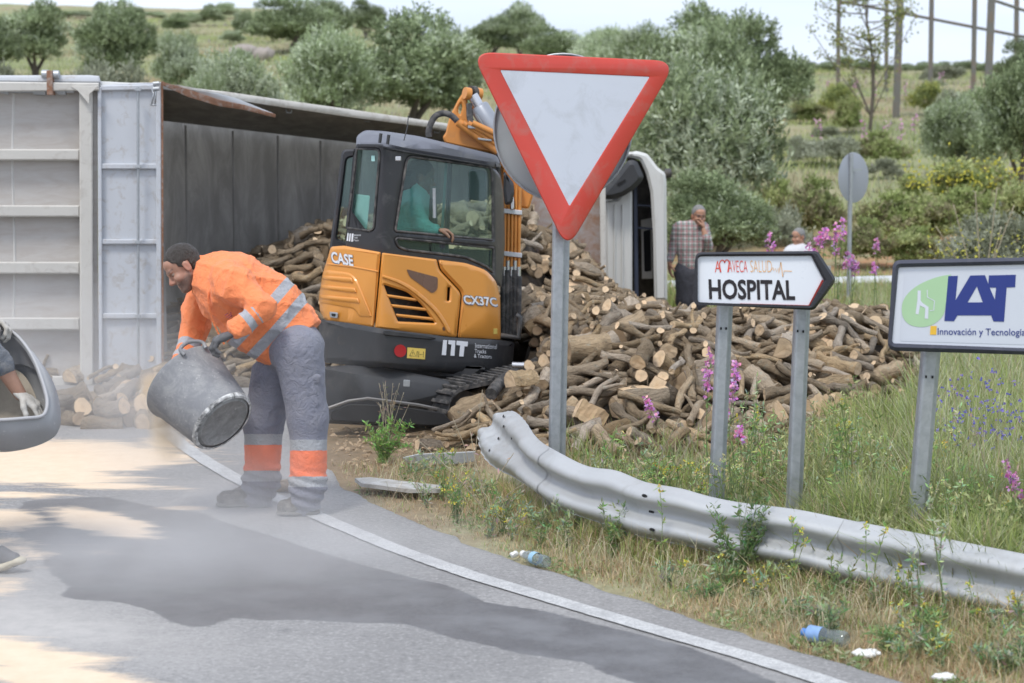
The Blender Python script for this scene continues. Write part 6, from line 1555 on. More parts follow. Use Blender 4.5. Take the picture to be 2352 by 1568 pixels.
# ---------------- seated man seen behind the flowers
st_ = thing('person', 'grey haired man in a white shirt seated beyond the pink flowers', 'person', tuple(G(1835, 660)))
dw = 27.6
head(st_, P(1834, 545, dw), Vector((-.75, -.55, -.12)), Vector((-.05, 0, 1)), 1.0, skin3, hair_grey, .009, .2, neck_to=P(1838, 566, dw), hairlen=.5)
tube('sunglasses', [P(1822, 541, dw - .05), P(1815, 543, dw - .1), P(1813, 544, dw - .02)], .012, black_plastic, st_, 6)
wsh = cloth('white_shirt', (.66, .66, .68), .85)
sdf_obj('shirt', [('c', pv(1833, 585, dw), .17, pv(1835, 630, dw), .18, (yv, .8)), ('c', pv(1815, 577, dw), .075, pv(1855, 577, dw), .075), ('c', pv(1812, 580, dw), .07, pv(1800, 620, dw - .1), .055), ('c', pv(1858, 580, dw), .07, pv(1868, 620, dw - .1), .055)], .012, .05, wsh, st_, post=lambda f, X: f + folds(X, .004, 16, 8))
g = G(1835, 660); sdf_obj('trousers', [('c', (g.x, dw, .16), .16, (g.x - .2, dw - .35, .42), .09), ('c', (g.x + .1, dw, .16), .16, (g.x, dw - .4, .42), .09), ('c', (g.x - .2, dw - .35, .42), .08, (g.x - .25, dw - .5, .06), .06), ('c', (g.x, dw - .4, .42), .08, (g.x - .05, dw - .55, .06), .06)], .014, .05, dk, st_)
# ---------------- operator in the cab
op = thing('person', 'machine operator in a teal shirt seated inside the excavator cab', 'person', tuple(P(930, 590, 14.2)))
teal = cloth('teal_shirt', (.30, .60, .58), .85)
do = 14.24
sdf_obj('shirt', [('c', pv(928, 540, do), .16, pv(940, 460, do), .15, (yv, 1.1)), ('c', pv(940, 462, do), .10, pv(950, 442, do), .08, (yv, 1.5)), ('c', pv(948, 462, do - .14), .065, pv(970, 520, do - .16), .055), ('c', pv(970, 520, do - .16), .052, pv(1000, 528, do - .15), .042)], .01, .04, teal, op, post=lambda f, X: f + folds(X, .004, 16, 3))
head(op, P(966, 408, do - .02), Vector((.85, .2, -.25)), Vector((.15, 0, 1)), 1.0, Mskin('skin_op', (.22, .13, .09), (.1, .07, .06)), hair_dark, .007, .5, neck_to=P(948, 446, do))
hand('hand', op, P(1002, 527, do - .15), Vector((.9, .1, -.1)), Vector((0, 0, -1)), Vector((0, -1, .3)), Mskin('skin_op2', (.3, .18, .12)), 1.0, (.6, .7, .5), res=.006)
sdf_obj('trousers', [('c', pv(925, 560, do), .14, pv(1000, 562, do - .1), .09), ('c', pv(925, 560, do + .1), .14, pv(1000, 562, do + .15), .09), ('c', pv(1000, 562, do - .1), .08, pv(1025, 640, do), .06)], .012, .04, dk, op)
# ================================================================== VEGETATION
def crown_mesh(name, seed, R, Hc, nl, nsh, leafL, leafW, shootL, cols, wts, z0=.0, mleaf=9, up=.6):
    g = np.random.default_rng(seed)
    th = g.uniform(0, 2 * np.pi, nl); zz = g.uniform(-.75, 1, nl); rr = np.sqrt(np.maximum(0, 1 - zz ** 2))
    lc = np.stack([np.cos(th) * rr * R * .68, np.sin(th) * rr * R * .68, (zz * .5 + .5) * Hc * .72 + Hc * .12], -1) * g.uniform(.75, 1.1, (nl, 1)); lr = g.uniform(.26, .46, nl) * min(R, Hc * .55)
    lc = np.vstack([lc, [[0, 0, Hc * .45]]]); lr = np.append(lr, min(R, Hc * .5) * .7)
    p = lr ** 2 / (lr ** 2).sum(); li = g.choice(len(lr), nsh, p=p)
    dv = g.normal(size=(nsh, 3)); dv /= np.linalg.norm(dv, axis=1)[:, None]; dv[:, 2] = np.where(dv[:, 2] < -.3, -dv[:, 2] * .5, dv[:, 2])
    rad = lr[li] * np.where(g.random(nsh) < .25, g.uniform(.3, .8, nsh), g.uniform(.85, 1.05, nsh))
    st = lc[li] + dv * rad[:, None] * np.array([1, 1, .85])
    sd = dv * .8 + np.array([0, 0, up]) + g.normal(size=(nsh, 3)) * .35; sd /= np.linalg.norm(sd, axis=1)[:, None]
    sl = shootL * g.uniform(.5, 1.3, nsh)
    m_ = mleaf; t = (np.arange(m_) + .5) / m_
    P0 = st[:, None] + sd[:, None] * (sl[:, None] * t)[..., None]; P0 = P0.reshape(-1, 3)
    SD = np.repeat(sd, m_, 0); n = len(P0)
    ld = SD * .8 + g.normal(size=(n, 3)) * .65; ld /= np.linalg.norm(ld, axis=1)[:, None]
    wd = np.cross(ld, g.normal(size=(n, 3))); wd /= np.linalg.norm(wd, axis=1)[:, None]
    L = leafL * g.uniform(.6, 1.2, n)[:, None]; Wd = leafW * g.uniform(.7, 1.2, n)[:, None]
    V = np.stack([P0, P0 + ld * L * .5 + wd * Wd, P0 + ld * L, P0 + ld * L * .5 - wd * Wd], 1).reshape(-1, 3); V[:, 2] += z0
    V[:, 2] = np.maximum(V[:, 2], 0.0)
    me = fast(name, V, np.arange(4 * n).reshape(-1, 4))
    cols = np.array(cols); lobe_c = g.choice(len(cols), len(lr), p=wts); sc_ = np.where(g.random(nsh) < .55, lobe_c[li], g.choice(len(cols), nsh, p=wts))
    C = cols[sc_] * g.uniform(.85, 1.15, (nsh, 1)); C = np.repeat(C, m_, 0) * g.uniform(.75, 1.25, (n, 1)); setcol(me, np.repeat(np.clip(C, 0, 1), 4, 0)); return me
leafm = Mattr('foliage', .65, .32, .3)
olive = [(.19, .235, .12), (.35, .42, .24), (.54, .60, .44)]
CR = [crown_mesh('crown', 100 + s, 1.5, 2.6, 26, 3600, .12, .022, .24, olive, [.50, .38, .12], .25) for s in range(3)]
CP = [crown_mesh('crown', 120 + s, 1.5, 2.6, 30, 4200, .11, .020, .26, olive, [.08, .32, .60], .1, up=1.0) for s in range(2)]
CS = [crown_mesh('foliage', 140 + s, .8, 1.0, 14, 1100, .09, .018, .16, [(.31, .37, .14), (.42, .46, .21), (.30, .28, .16)], [.4, .35, .25], 0) for s in range(3)]
CG = [crown_mesh('foliage', 150 + s, .8, 1.0, 14, 1000, .08, .014, .18, [(.38, .40, .29), (.28, .30, .21), (.48, .50, .39)], [.4, .3, .3], 0, up=1.1) for s in range(2)]
CY = [crown_mesh('foliage', 160, .8, 1.0, 14, 900, .07, .014, .16, [(.42, .44, .14), (.33, .38, .14), (.22, .26, .10)], [.4, .4, .2], 0, up=1.0)]
barkt = M('olive_bark', (.13, .11, .09), .9, 0, .3, 12, 60, .6, .02)
def tz(x, y): return float(ground_z(np.array([x]), np.array([y]))[0])
def trunk_mesh(seed, H_):
    rg = random.Random(seed); L = []
    for k in range(3):
        a = rg.uniform(0, 6.28); r = rg.uniform(.15, .4)
        L.append(([Vector((0, 0, -.3)), Vector((.06 * math.cos(a), .06 * math.sin(a), H_ * .2)), Vector((r * math.cos(a), r * math.sin(a), H_ * .5)), Vector((1.7 * r * math.cos(a), 1.7 * r * math.sin(a), H_ * .8))], [.11, .085, .06, .03]))
    V = []; Fc = []
    for pts_, r in L:
        v, f = tube_geo(pts_, r, 7); k = len(V); V += v; Fc += [tuple(i + k for i in q) for q in f]
    me = bpy.data.meshes.new('trunk'); me.from_pydata(V, [], Fc); me.polygons.foreach_set('use_smooth', [True] * len(me.polygons)); me.materials.append(barkt); return me
TRK = [trunk_mesh(s, 1.6) for s in range(3)]
for me_ in CR + CP + CS + CG + CY:
    me_.materials.append(leafm); a_ = np.empty(len(me_.vertices) * 3, np.float32); me_.vertices.foreach_get('co', a_); a_ = a_.reshape(-1, 3)
    me_['wd'] = float(np.percentile(a_[:, 0], 98.5) - np.percentile(a_[:, 0], 1.5)); me_['ht'] = float(np.percentile(a_[:, 2], 99.3))
_tn = [0]
def tree(kind, label, cx, ytop, ybase, wpx, d, meshes, group, name='olive_tree', cat='tree', trunk=True):
    g = P(cx, 300, d); z = tz(g.x, d); top = P(cx, ytop, d).z
    base = min(z, P(cx, ybase, d).z) if ybase else z
    Hh_ = max(.4, top - z); wm = wpx * d / F
    t = thing(name, label, cat, (g.x, d, z - .03), group); _tn[0] += 1
    me_ = meshes[_tn[0] % len(meshes)]; kx, kz = wm / me_['wd'], Hh_ / me_['ht']
    c = bpy.data.objects.new('crown' if name != 'shrub' else 'foliage', me_); COL.objects.link(c); c.parent = t; c.scale = (kx, (kx + kz) / 2, kz); c.rotation_euler = (0, 0, _tn[0] * 1.7 % 6.28)
    c.location = (0, 0, 0)
    if trunk:
        q = bpy.data.objects.new('trunk', TRK[_tn[0] % 3]); COL.objects.link(q); q.parent = t; q.scale = (kx, kx, kz)
    return t
GT = 'olive trees on the hillside'
for a in [
 ('olive tree with bare stems showing at the far left top', 85, 6, 118, 165, 62, CR), ('olive tree cut off by the top left corner', -10, 30, 130, 110, 58, CR), ('dark olive tree behind the truck top, right of the one with bare stems', 272, 12, 158, 172, 55, CR),
 ('small round olive bush right of the dark olive tree at upper left', 417, 76, 165, 100, 52, CP), ('wide dark olive tree standing against the sky above the truck body', 672, -6, 108, 205, 78, CR), ('dark olive tree partly behind the wide one against the sky', 752, -4, 100, 110, 84, CR),
 ('pale silvery olive tree just left of the large tree behind the truck', 765, 70, 255, 180, 41, CP), ('largest olive tree behind the truck body, left of the red triangle', 935, 28, 280, 290, 43, CR), ('narrow olive tree joined to the right side of the largest tree behind the truck', 1040, 60, 240, 110, 46, CR),
 ('small olive tree peeping over the sky line above the largest tree', 842, -2, 60, 70, 100, CR),
 ('distant olive tree on the sky line above the triangle sign left corner', 1130, 40, 112, 110, 90, CR), ('tall distant olive tree left of the triangle sign top', 1195, 8, 112, 90, 92, CR), ('distant olive tree above the middle of the triangle sign', 1262, 58, 125, 120, 85, CR), ('pale distant olive tree above the right part of the triangle sign', 1385, 66, 150, 150, 74, CP), ('distant grey olive tree between the triangle sign and the tall dark tree', 1470, 60, 170, 110, 68, CR),
 ('tall dark olive tree rising to the sky right of the triangle sign', 1590, 18, 250, 190, 48, CR), ('tall dark olive tree forming the right end of the tree group by the triangle sign', 1725, 40, 300, 215, 47, CR), ('dark olive tree between the two tall ones, slightly lower', 1650, 60, 300, 160, 44, CR),
 ('pale silvery olive tree filling the space right of the triangle sign', 1590, 150, 560, 340, 33, CP), ('pale olive bush low behind the truck cab', 1640, 395, 590, 235, 29.5, CR), ('pale olive tree at the right edge behind the round sign field', 2215, 222, 345, 150, 38, CP), ('dark olive tree cut off by the right edge', 2345, 140, 390, 190, 36, CR),
 ('olive tree at the right edge against the sky below the steel frame', 2350, 90, 200, 90, 60, CR),
 ]:
    lab, cx, yt, yb, wp_, d_, ms = a; tree('', lab, cx, yt, yb, wp_, d_, ms, GT)
GF = 'far olive trees along the sky line'
rf_ = random.Random(3)
for k, cx in enumerate(list(range(1800, 2400, 46))):
    tree('', 'far grey green olive tree in the row on the sky line below the steel frame', cx, 132 + rf_.uniform(-4, 16), 170, 62, 104 + rf_.uniform(-8, 14), CR, GF, trunk=False)
for k, cx in enumerate(list(range(150, 620, 42))):
    tree('', 'far small olive tree scattered high on the left hill', cx + rf_.uniform(-8, 8), 4 + rf_.uniform(0, 26), 60, 50 + rf_.uniform(-10, 10), 108 + rf_.uniform(-16, 16), CP if k % 2 else CR, 'far olive trees on the left hill', trunk=False)
for k, cx in enumerate(list(range(1060, 1520, 50))):
    tree('', 'far olive tree in the row on the sky line behind the triangle sign', cx, 88 + rf_.uniform(-8, 14), 140, 76, 98 + rf_.uniform(-6, 12), CR, 'far olive trees behind the triangle sign', trunk=False)
GB = 'shrubs on the hillside'
for lab, cx, yt, wp_, d_, ms in [
 ('pale silvery bush just above the truck body, left of centre', 560, 128, 190, 36, CP), ('low pale bush touching the top edge of the truck body', 480, 168, 90, 35, CP), ('small pale bush above the grey truck corner', 260, 138, 80, 40, CG), ('small pale bush at the left edge above the truck', 20, 148, 90, 42, CG),
 ('dark green bush on the red bank right of the phone man', 1865, 408, 130, 32, CS), ('small dark bush left of the dark green one on the red bank', 1790, 415, 60, 32, CS), ('grey green bush low on the bank behind the seated man', 1800, 470, 100, 30, CG), ('wide green bush right of the round sign post', 2065, 440, 170, 31.5, CS), ('green bush behind the upper edge of the company sign', 2180, 432, 150, 31.5, CS),
 ('green bush at the right edge above the company sign', 2310, 420, 150, 31, CS), ('dry brown tuft bush above the round sign', 2030, 300, 110, 42, CS), ('grey thistle bush left of the round sign top', 1835, 310, 60, 42, CG), ('dark spiky bush at the upper right field', 1945, 225, 55, 52, CS), ('yellow green broom bush below the steel frame', 2130, 186, 80, 56, CY), ('grey bush below the broom bush', 2190, 205, 70, 55, CG),
 ('bright yellow green bush below the leafy sapling', 1925, 190, 60, 56, CY), ('grey bush at the left end of the upper right field', 1820, 178, 60, 60, CG), ('green bush under the right part of the steel frame', 2260, 250, 90, 46, CG), ('flowering green shrub mass above the company sign', 2250, 365, 200, 34, CS),
 ('low green shrub between the round sign post and the pink flowers', 1985, 500, 120, 29.5, CS), ('low green shrub behind the left end of the company sign', 2110, 520, 130, 29.5, CS), ('pale weed clump behind the right part of the company sign', 2260, 500, 190, 27, CG), ('pale weed clump at the right edge behind the company sign', 2352, 480, 150, 26.8, CG)]:
    tree('', lab, cx, yt, None, wp_, d_, ms, GB, name='shrub', cat='shrub', trunk=False)
GD = 'scattered scrub on the hillside'
for k in range(30):
    if k % 5 < 3: cx = rf_.uniform(1800, 2352); d_ = rf_.choice([36, 39, 42, 46, 50, 55, 60, 68, 76])
    else: cx = rf_.uniform(330, 760); d_ = rf_.choice([44, 50, 56, 62, 70, 80, 90])
    z_ = terr((cx - 1176) / F * d_, float(d_)); py0 = PX((0, d_, float(z_)))[1]; hpx = rf_.uniform(.25, .65) * F / d_
    ms = rf_.choice([CG, CS, CG, CP]); wd_px = hpx * rf_.uniform(1.2, 2.2)
    tree('', ('low grey green scrub bush in the upper right field' if k % 5 < 3 else 'low scrub bush on the left hill above the truck'), cx, py0 - hpx, None, wd_px, d_, ms, GD, name='shrub', cat='shrub', trunk=False)
# --- blades
def blades(name, pts, hts, wds, cols, bend=.35, mat=None, label=None, seed=1, tops=None):
    g = np.random.default_rng(seed); pts = np.asarray(pts, float); n = len(pts)
    a = g.uniform(0, 6.283, n); dr = np.stack([np.cos(a), np.sin(a), np.zeros(n)], -1); w_ = np.stack([-np.sin(a + g.normal(0, .8, n)), np.cos(a + g.normal(0, .8, n)), np.zeros(n)], -1)
    h = np.asarray(hts)[:, None]; wd = np.asarray(wds)[:, None]; bd = (bend * g.uniform(.1, 1.5, n))[:, None]
    up = np.array([0, 0, 1.]); m_ = pts + up * h * .55 + dr * h * bd * .3; t = pts + up * h * (1 - .25 * bd) + dr * h * bd
    V = np.stack([pts - w_ * wd, pts + w_ * wd, m_ + w_ * wd * .8, m_ - w_ * wd * .8, t], 1).reshape(-1, 3)
    b0 = np.arange(n)[:, None] * 5; F3 = np.concatenate([b0 + [[0, 1, 2]], b0 + [[0, 2, 3]], b0 + [[3, 2, 4]]]); me = fast(name, V, F3)
    setcol(me, np.repeat(np.clip(cols, 0, 1), 5, 0)); o = link(name, me, mat or grassm, None); props(o, label, kind='stuff'); return o
grassm = Mattr('grass_blades', .8, .3, .15)
def pick(cols, n, g, var=.2): return np.array(cols)[g.integers(0, len(cols), n)] * g.uniform(1 - var, 1 + var, (n, 1))
dryc = [(.58, .44, .26), (.66, .53, .35), (.46, .31, .18), (.60, .50, .31)]; grn = [(.30, .38, .11), (.40, .47, .16), (.24, .31, .09), (.45, .48, .20)]; pal = [(.42, .46, .27), (.36, .42, .21), (.54, .54, .36), (.40, .35, .21)]
g = np.random.default_rng(11)
rail_x = np.array([p.x for p in B0]); rail_y = np.array([p.y for p in B0]); o_ = np.argsort(rail_x)
def rail_yx(x): return np.interp(x, rail_x[o_], rail_y[o_])
def scat(n, pxr, pyr, g):
    px_ = g.uniform(*pxr, n); py_ = g.uniform(*pyr, n); d = 2 * F / (py_ - 331); x = (px_ - 1176) / F * d * 1.0; v = -(py_ - 784) / F; dy = v * _sp + _cp; dz = v * _cp - _sp; t = -CH / dz
    return np.stack([(px_ - 1176) / F * t, dy * t, np.zeros(n)], -1), px_, py_
def setz(Pp): Pp[:, 2] = ground_z(Pp[:, 0], Pp[:, 1]) - .03; return Pp
# verge in front of the rail
Pp, px_, py_ = scat(150000, (760, 2420), (1060, 1660), g); off = Pp[:, 0] - edge_x(Pp[:, 1]); dr_ = rail_yx(Pp[:, 0]) - Pp[:, 1]
clump = vnoise(Pp[:, 0], Pp[:, 1], 5, 31) + .6 * vnoise(Pp[:, 0], Pp[:, 1], 14, 32)
k = (off > .0 + .05 * g.random(len(off))) & ((dr_ > -.1) | (Pp[:, 0] < rail_x.min())) & (g.random(len(off)) < np.clip(.6 + .5 * clump, .12, 1) * np.clip((off + .02) / .12, .15, 1))
Pp = setz(Pp[k]); off = off[k]; clump = clump[k]; px_ = px_[k]; n = len(Pp)
isg = g.random(n) < np.clip(.32 + .4 * vnoise(Pp[:, 0], Pp[:, 1], 3.1, 33) + .25 * (off > .5), .08, .75)
C = np.where(isg[:, None], pick(grn + pal, n, g), pick(dryc, n, g)); hts = g.uniform(.025, .10, n) * np.clip(.45 + off * 1.2, .4, 1.3) * (1 + .4 * clump); hts = np.maximum(hts, .015)
blades('dry_grass', Pp, hts, g.uniform(.0012, .0030, n), C, .8, None, 'dry and green grass on the verge between road and guard rail', 2)
# straw stems, low broad leaves and tufts at the foot of the rail
Pp, px_, py_ = scat(9000, (780, 2420), (1075, 1600), g); off = Pp[:, 0] - edge_x(Pp[:, 1]); k = (off > .12) & (vnoise(Pp[:, 0], Pp[:, 1], 4.0, 51) > -.1); Pp = setz(Pp[k]); n = len(Pp)
blades('straw_stems', Pp, g.uniform(.08, .26, n), g.uniform(.0009, .0018, n), pick([(.62, .53, .38), (.54, .46, .32), (.50, .52, .34)], n, g), 1.0, None, 'thin bleached straw stems leaning over the verge', 12)
Pp, px_, py_ = scat(60000, (800, 2420), (1085, 1640), g); off = Pp[:, 0] - edge_x(Pp[:, 1]); k = (off > .02) & (vnoise(Pp[:, 0], Pp[:, 1], 6.5, 52) > .28); Pp = setz(Pp[k]); n = len(Pp)
ld = g.normal(size=(n, 3)); ld[:, 2] = np.abs(ld[:, 2]) * .6; ld /= np.linalg.norm(ld, axis=1)[:, None]; wd_ = np.cross(ld, g.normal(size=(n, 3))); wd_ /= np.linalg.norm(wd_, axis=1)[:, None]; Ll = g.uniform(.012, .04, n)[:, None]; Pp[:, 2] += g.uniform(.0, .05, n)
V4 = np.stack([Pp, Pp + ld * Ll * .5 + wd_ * Ll * .16, Pp + ld * Ll, Pp + ld * Ll * .5 - wd_ * Ll * .16], 1).reshape(-1, 3); me_ = fast('ground_cover', V4, np.arange(4 * n).reshape(-1, 4)); setcol(me_, np.repeat(pick([(.26, .36, .14), (.34, .42, .22), (.22, .30, .12), (.40, .42, .26)], n, g), 4, 0)); props(link('ground_cover', me_, leafm), 'low leafy ground cover in patches on the verge', kind='stuff')
n = 9000; xx_ = g.uniform(rail_x.min() + .1, rail_x.max(), n); Pp = np.stack([xx_, rail_yx(xx_) + g.normal(-.04, .09, n), np.zeros(n)], -1); Pp = setz(Pp); k = vnoise(Pp[:, 0], Pp[:, 1], 7, 53) > -.35; Pp = Pp[k]; n = len(Pp)
blades('rail_foot_grass', Pp, g.uniform(.06, .19, n), g.uniform(.0014, .003, n), pick(grn + dryc, n, g), .6, None, 'tufts of grass along the foot of the guard rail', 13)
# behind the rail
Pp, px_, py_ = scat(130000, (1290, 2440), (990, 1420), g); dr_ = Pp[:, 1] - rail_yx(Pp[:, 0]); cl_ = vnoise(Pp[:, 0], Pp[:, 1], 3, 35) + .6 * vnoise(Pp[:, 0], Pp[:, 1], 9, 36)
right = np.clip((px_ - 1750) / 200, 0, 1)
keep_y = np.interp(px_, [1290, 1600, 1850, 2050, 2110, 2440], [1020, 1010, 1000, 985, 990, 990])
k = (dr_ > .03) & (py_ > keep_y) & (g.random(len(dr_)) < (.30 + .55 * right) * np.clip(.65 + .5 * cl_, .1, 1)); Pp = setz(Pp[k]); px_ = px_[k]; right = right[k]; cl_ = cl_[k]; n = len(Pp)
isg = g.random(n) < .5 + .42 * right; C = np.where(isg[:, None], pick(grn + grn + pal, n, g), pick(dryc + pal, n, g))
hts = g.uniform(.06, .24, n) * (1 + .95 * right) * (1 + .35 * cl_)
blades('green_grass', Pp, np.maximum(hts, .04), g.uniform(.0018, .0055, n), C, .6, None, 'lush green grass growing behind the guard rail', 3)
Pp, px_, py_ = scat(75000, (1300, 2440), (1000, 1420), g); dr_ = Pp[:, 1] - rail_yx(Pp[:, 0]); right = np.clip((px_ - 1650) / 300, 0, 1); cv_ = vnoise(Pp[:, 0], Pp[:, 1], 4.5, 71) + .5 * vnoise(Pp[:, 0], Pp[:, 1], 12, 72); keep_y = np.interp(px_, [1290, 1600, 1850, 2050, 2110, 2440], [1040, 1030, 1010, 990, 990, 990])
k = (dr_ > .04) & (py_ > keep_y) & (cv_ > .15 - .35 * right); Pp = setz(Pp[k]); n = len(Pp); Pp[:, 2] += g.random(n) ** 1.4 * (.06 + .34 * right[k] * np.clip(.5 + cv_[k], .2, 1.3)); ld = g.normal(size=(n, 3)); ld[:, 2] = np.abs(ld[:, 2]) * 1.1; ld /= np.linalg.norm(ld, axis=1)[:, None]; wd_ = np.cross(ld, g.normal(size=(n, 3))); wd_ /= np.linalg.norm(wd_, axis=1)[:, None]; Ll = g.uniform(.02, .06, n)[:, None]
V4 = np.stack([Pp, Pp + ld * Ll * .5 + wd_ * Ll * .13, Pp + ld * Ll, Pp + ld * Ll * .5 - wd_ * Ll * .13], 1).reshape(-1, 3); me_ = fast('undergrowth', V4, np.arange(4 * n).reshape(-1, 4)); cc_ = np.array([(.24, .33, .10), (.34, .42, .16), (.19, .26, .09), (.44, .46, .22), (.30, .36, .20)])[np.clip(((vnoise(Pp[:, 0], Pp[:, 1], 6, 73) + 1) * 2.5 + g.random(n)).astype(int), 0, 4)] * g.uniform(.75, 1.2, (n, 1)); setcol(me_, np.repeat(cc_, 4, 0)); props(link('undergrowth', me_, leafm), 'leafy green undergrowth behind the guard rail', kind='stuff')
# right field between pile and far road, and tall grass right of the pile
n = 42000; px_ = g.uniform(1980, 2460, n); d = g.uniform(9.6, 26, n) ** 1.0; x = (px_ - 1176) / F * d; Pp = setz(np.stack([x, d, np.zeros(n)], -1))
k = (px_ > np.interp(d, [9, 13, 14.5, 16, 18, 26], [2100, 2100, 2095, 2040, 1980, 1900])); Pp = Pp[k]; d = d[k]; n = len(Pp)
C = pick(grn + pal + pal, n, g); hts = g.uniform(.18, .62, n) * np.interp(d, [9, 14, 17, 26], [.95, 1.0, .8, .6])
blades('tall_grass', Pp, hts, g.uniform(.003, .007, n), C, .4, None, 'tall pale green grass right of the log pile', 4)
n = 26000; px_ = g.uniform(1380, 2460, n); d = g.uniform(19.5, 27.8, n); x = (px_ - 1176) / F * d; Pp = setz(np.stack([x, d, np.zeros(n)], -1)); C = pick(pal + grn + dryc[:1], n, g)
kk_ = ~((px_ < 1640) & (d < 24)); Pp = Pp[kk_]; C = C[kk_]; n = len(Pp)
blades('meadow_grass', Pp, g.uniform(.12, .38, n), g.uniform(.004, .010, n), C, .5, None, 'meadow grass along the far road', 5)
# hillside cover
n = 210000; px_ = g.uniform(-120, 2480, n); d = 28 + 92 * g.random(n) ** 1.25; x = (px_ - 1176) / F * d; Pp = setz(np.stack([x, d, np.zeros(n)], -1))
cl_ = vnoise(x, d, .8, 41) + .7 * vnoise(x, d, 2.3, 42); redm = np.exp(-((d - 30.3) / 2.2) ** 2) * (px_ > 1200)
k = g.random(n) < np.clip(.5 + .5 * cl_, .05, 1) * (1 - .88 * redm); Pp = Pp[k]; x = x[k]; d = d[k]; px_ = px_[k]; cl_ = cl_[k]; n = len(Pp)
pat = vnoise(x, d, .22, 43) + .5 * vnoise(x, d, .7, 44)
gg = [(.42, .48, .19), (.37, .44, .17), (.48, .52, .23)]; yy_ = [(.52, .46, .29), (.46, .43, .27), (.42, .35, .24)]; gr_ = [(.34, .36, .25), (.40, .41, .29), (.29, .31, .21)]
C = np.where((pat > .25)[:, None], pick(gg, n, g), np.where((pat < -.3)[:, None], pick(yy_, n, g), pick(gr_ + gg + yy_[:1], n, g)))
pur = (g.random(n) < .03 * (vnoise(x, d, .3, 45) > .1)); C[pur] = (.40, .30, .42)
hts = g.uniform(.06, .20, n) * (1 + .6 * cl_); blades('hillside_grass', Pp, np.maximum(hts, .05), g.uniform(.006, .013, n) * (.6 + d / 90), C, .5, None, 'pale grass and scrub covering the hillside', 6)
# --- flowering plants
petm = Mattr('petals', .6, .35, .2); stemm = M('stem_green', (.17, .22, .09), .8, 0, .2, 20, bstr=0); stemd = M('stem_dry', (.36, .31, .22), .85, 0, .25, 20, bstr=0)
def leafquads(lst):
    V = []; Fc = []; C = []
    for (p, dr, w_, L, Wd, c) in lst:
        k = len(V); V += [p, p + dr * L * .5 + w_ * Wd, p + dr * L, p + dr * L * .5 - w_ * Wd]; Fc.append((k, k + 1, k + 2, k + 3)); C += [c] * 4
    return V, Fc, C
def leafobj(name, lst, mat, parent, kind=None):
    V, Fc, C = leafquads(lst); o = mobj(name, V, Fc, mat, parent); setcol(o.data, np.array(C)); 
    if kind: o['kind'] = kind
    return o
rp = random.Random(21)
def rv(): return Vector((rp.gauss(0, 1), rp.gauss(0, 1), rp.gauss(0, 1))).normalized()
def plant(name, label, base, tips, style, d, group=None, cat='plant', col=None, leaf=.5, sw=.003, leafc=(.2, .27, .1), fl=None, flh=.07, fln=26, flr=.022, dry=False):
    """stems from one root to each flower tip (photo pixels), leaves up the stems, a flower head at each tip"""
    b0 = P(base[0], base[1], d) if len(base) == 2 else Vector(base); b0.z = min(b0.z, tz(b0.x, b0.y)) if len(base) == 2 else b0.z
    b0 = Vector((b0.x, b0.y, tz(b0.x, b0.y) - .02)); t = thing(name, label, cat, tuple(b0), group); st = []; lf = []
    for (tx, ty) in tips:
        tip = P(tx, ty, d + rp.uniform(-.06, .06)); m1 = b0.lerp(tip, .45) + Vector((rp.uniform(-.03, .03), 0, .04)); path = cr_([b0, m1, tip], 5); st.append((path, [sw * (1 - .5 * i / len(path)) for i in range(len(path))]))
        nL = int(26 * leaf * max(.3, (tip - b0).length / .4))
        for k in range(nL):
            f_ = rp.uniform(.08, .95); q = path[min(len(path) - 1, int(f_ * len(path)))] + rv() * .004; dr = (rv() + Vector((0, 0, .6))).normalized(); w_ = dr.cross(rv()).normalized(); L = rp.uniform(.015, .045)
            lf.append((q, dr, w_, L, L * .13, tuple(min(1, x * 1.35 * rp.uniform(.7, 1.25)) for x in leafc)))
    tubes('stem', st, stemd if dry else stemm, t, 4)
    if lf: leafobj('leaves', lf, leafm, t, 'stuff')
    if fl:
        for (path, _) in st:
            tip = path[-1]; ax_ = (path[-1] - path[-3]).normalized(); ll = []
            for k in range(fln):
                f_ = k / fln; q = tip + ax_ * (flh * (f_ - .6)) + rv() * flr * (1.1 - f_ * .7) * .6
                for z in range(3):
                    dr = (rv() + (q - tip) * 8).normalized(); w_ = dr.cross(rv()).normalized(); s = flr * rp.uniform(.45, .8); c = tuple(min(1, x * rp.uniform(.75, 1.25)) for x in rp.choice(fl)); ll.append((q, dr, w_, s, s * .42, c))
            leafobj('flower', ll, petm, t)
    return t
pink = [(.72, .34, .62), (.80, .45, .70), (.66, .25, .54)]; yelf = [(.75, .62, .08), (.80, .72, .20)]; ylp = [(.74, .74, .34), (.70, .70, .42)]
GP = 'pink flowering plants'
